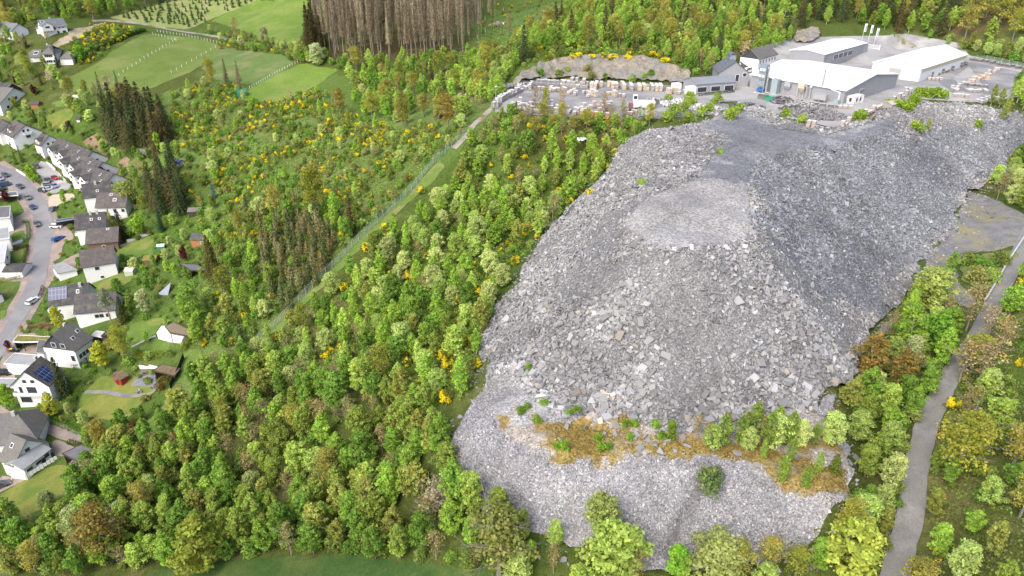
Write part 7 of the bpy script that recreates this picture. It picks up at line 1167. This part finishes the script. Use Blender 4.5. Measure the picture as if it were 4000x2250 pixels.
# grass and weeds: low tufts where the ground is open
def tufts(poly, n, col, s, label):
    W = pw(cI, poly); p = scatter_poly(W, n, rv); bad = np.zeros(len(p), bool)
    for z in NOGO: bad |= inside(z, p[:, 0], p[:, 1])
    bad |= vnoise(p[:, 0], p[:, 1], 5, 44) < .35; p = p[~bad]; n = len(p); P_ = np.column_stack([p, hgt(p[:, 0], p[:, 1])+s*.3]); N = rv.normal(0, .8, (n, 3)); N[:, 2] = 1
    c = np.array(col)*np.exp(rv.normal(0, .22, (n, 1))); hue = vnoise(p[:, 0], p[:, 1], 12, 45)[:, None]; c = c*(1-hue*.5)+srgb(150, 140, 96)*(hue*.5)
    v, cc = leaves(P_, N, s, c, rv, .6, .6); o = link('grass', mesh_np('grass', v, 4, col=cc, mat=LEAF)); tag(o, label, 'grass', kind='stuff')
tufts(SCR, 26000, srgb(108, 134, 58), .6, 'rough grass and weeds of the broom heath'); tufts(MIDW+[(1240,1010)], 22000, srgb(100, 140, 50), .6, 'rough grass under the birch and willow wood'); tufts([(2470,830),(2600,640),(2640,640),(2640,1449),(2330,1449),(2340,1150),(2420,930)], 12000, srgb(104, 124, 56), .5, 'rough grass on the bank right of the lane'); tufts([(1180,60),(1420,0),(1760,130),(1740,190),(1560,140),(1400,150),(1280,215),(1130,158)], 9000, srgb(108, 140, 66), .6, 'rough grass of the clearing'); tufts([(500,560),(640,560),(940,560),(640,860),(500,880)], 9000, srgb(100, 132, 52), .55, 'weeds left of the wire fence')
W_ = scatter_poly(pw(cI, [(1330,1075),(1420,1070),(1560,1092),(1700,1114),(1900,1122),(2000,1165),(2130,1190),(2138,1250),(2080,1270),(1990,1240),(1900,1182),(1800,1162),(1600,1150),(1420,1156)]), 5200, rv); k_ = vnoise(W_[:, 0], W_[:, 1], 2.2, 31)*.6+vnoise(W_[:, 0], W_[:, 1], 7, 33)*.5 > .5; W_ = W_[k_]; n_ = len(W_)
v_, c_ = leaves(np.column_stack([W_, heap_top(W_[:, 0], W_[:, 1])+.05]), np.tile((0, 0, 1.), (n_, 1)), .3, np.array(_sr(148, 132, 72))*np.exp(rv.normal(0, .3, (n_, 1))), rv, .7, .5)
o = link('moss', mesh_np('moss', v_, 4, col=c_, mat=LEAF)); tag(o, 'dry yellow moss and grass tufts on the terrace', 'moss', kind='stuff')
PADW = pw(cI, [(2400,560),(2440,480),(2500,500),(2600,550),(2520,630),(2440,640),(2400,680),(2425,730),(2390,760),(2340,700),(2230,850),(2195,840),(2340,640)])
pp_ = scatter_poly(PADW, 2600, rv); e_ = vnoise(pp_[:, 0], pp_[:, 1], 7, 121) > .5; pp_ = pp_[e_]; n_ = len(pp_); V_, F_, C_ = slab_arrays(np.column_stack([pp_, hgt(pp_[:, 0], pp_[:, 1])+.22]), np.tile((0, 0, 1.), (n_, 1)), .22*np.exp(rv.normal(0, .5, n_)), np.full(n_, .1), np.full((n_, 3), .2)*np.exp(rv.normal(0, .3, (n_, 1))), rv)
o = link('loose_gravel', mesh_np('loose_gravel', V_, 4, F=F_, col=C_, mat=ROCK)); tag(o, 'loose stones on the gravel pad', 'gravel', kind='stuff')
tufts([(2400,560),(2440,480),(2500,500),(2600,550),(2520,630),(2440,640),(2400,680),(2425,730),(2390,760),(2340,700)], 10, srgb(110, 124, 64), .35, 'sparse weeds on the gravel pad') if False else None
pile('brushwood', 'grey brown brushwood heap on the clearing, nearest the dead spruces', cN, (1690+380, 185+10), 6, 2.4, 1.0, 260, (.3, .26, .2), .6, 1.6, 1.0, 'brushwood'); pile('brushwood', 'long pale brushwood row on the clearing slope', cN, (2370, 270), 9, 2.2, 1.0, 320, (.32, .27, .21), .9, 1.6, 1.0, 'brushwood'); pile('brushwood', 'brushwood heap at the lower edge of the clearing', cN, (2210, 360), 5, 2.2, .9, 200, (.3, .27, .23), .2, 1.6, 1.0, 'brushwood')
for px, py, lb in ((2113, 95, 'pale stump post in the upper clearing'), (1972, 158, 'pale stump post nearest the dead spruces on the clearing'), (1915, 305, 'short pale stump in the lower clearing'), (1975, 250, 'pale stump in the middle of the clearing')):
    q = at(*cN(px, py)); o = MB().tube((0, 0, -.3), (0, 0, 2.2), .25, .2).tube((0, 0, 2.2), (.1, 0, 2.5), .2, .02).build('tree_stump', plain('bleached wood', (.4, .34, .28), .9, .15), None, q); tag(o, lb, 'stump')
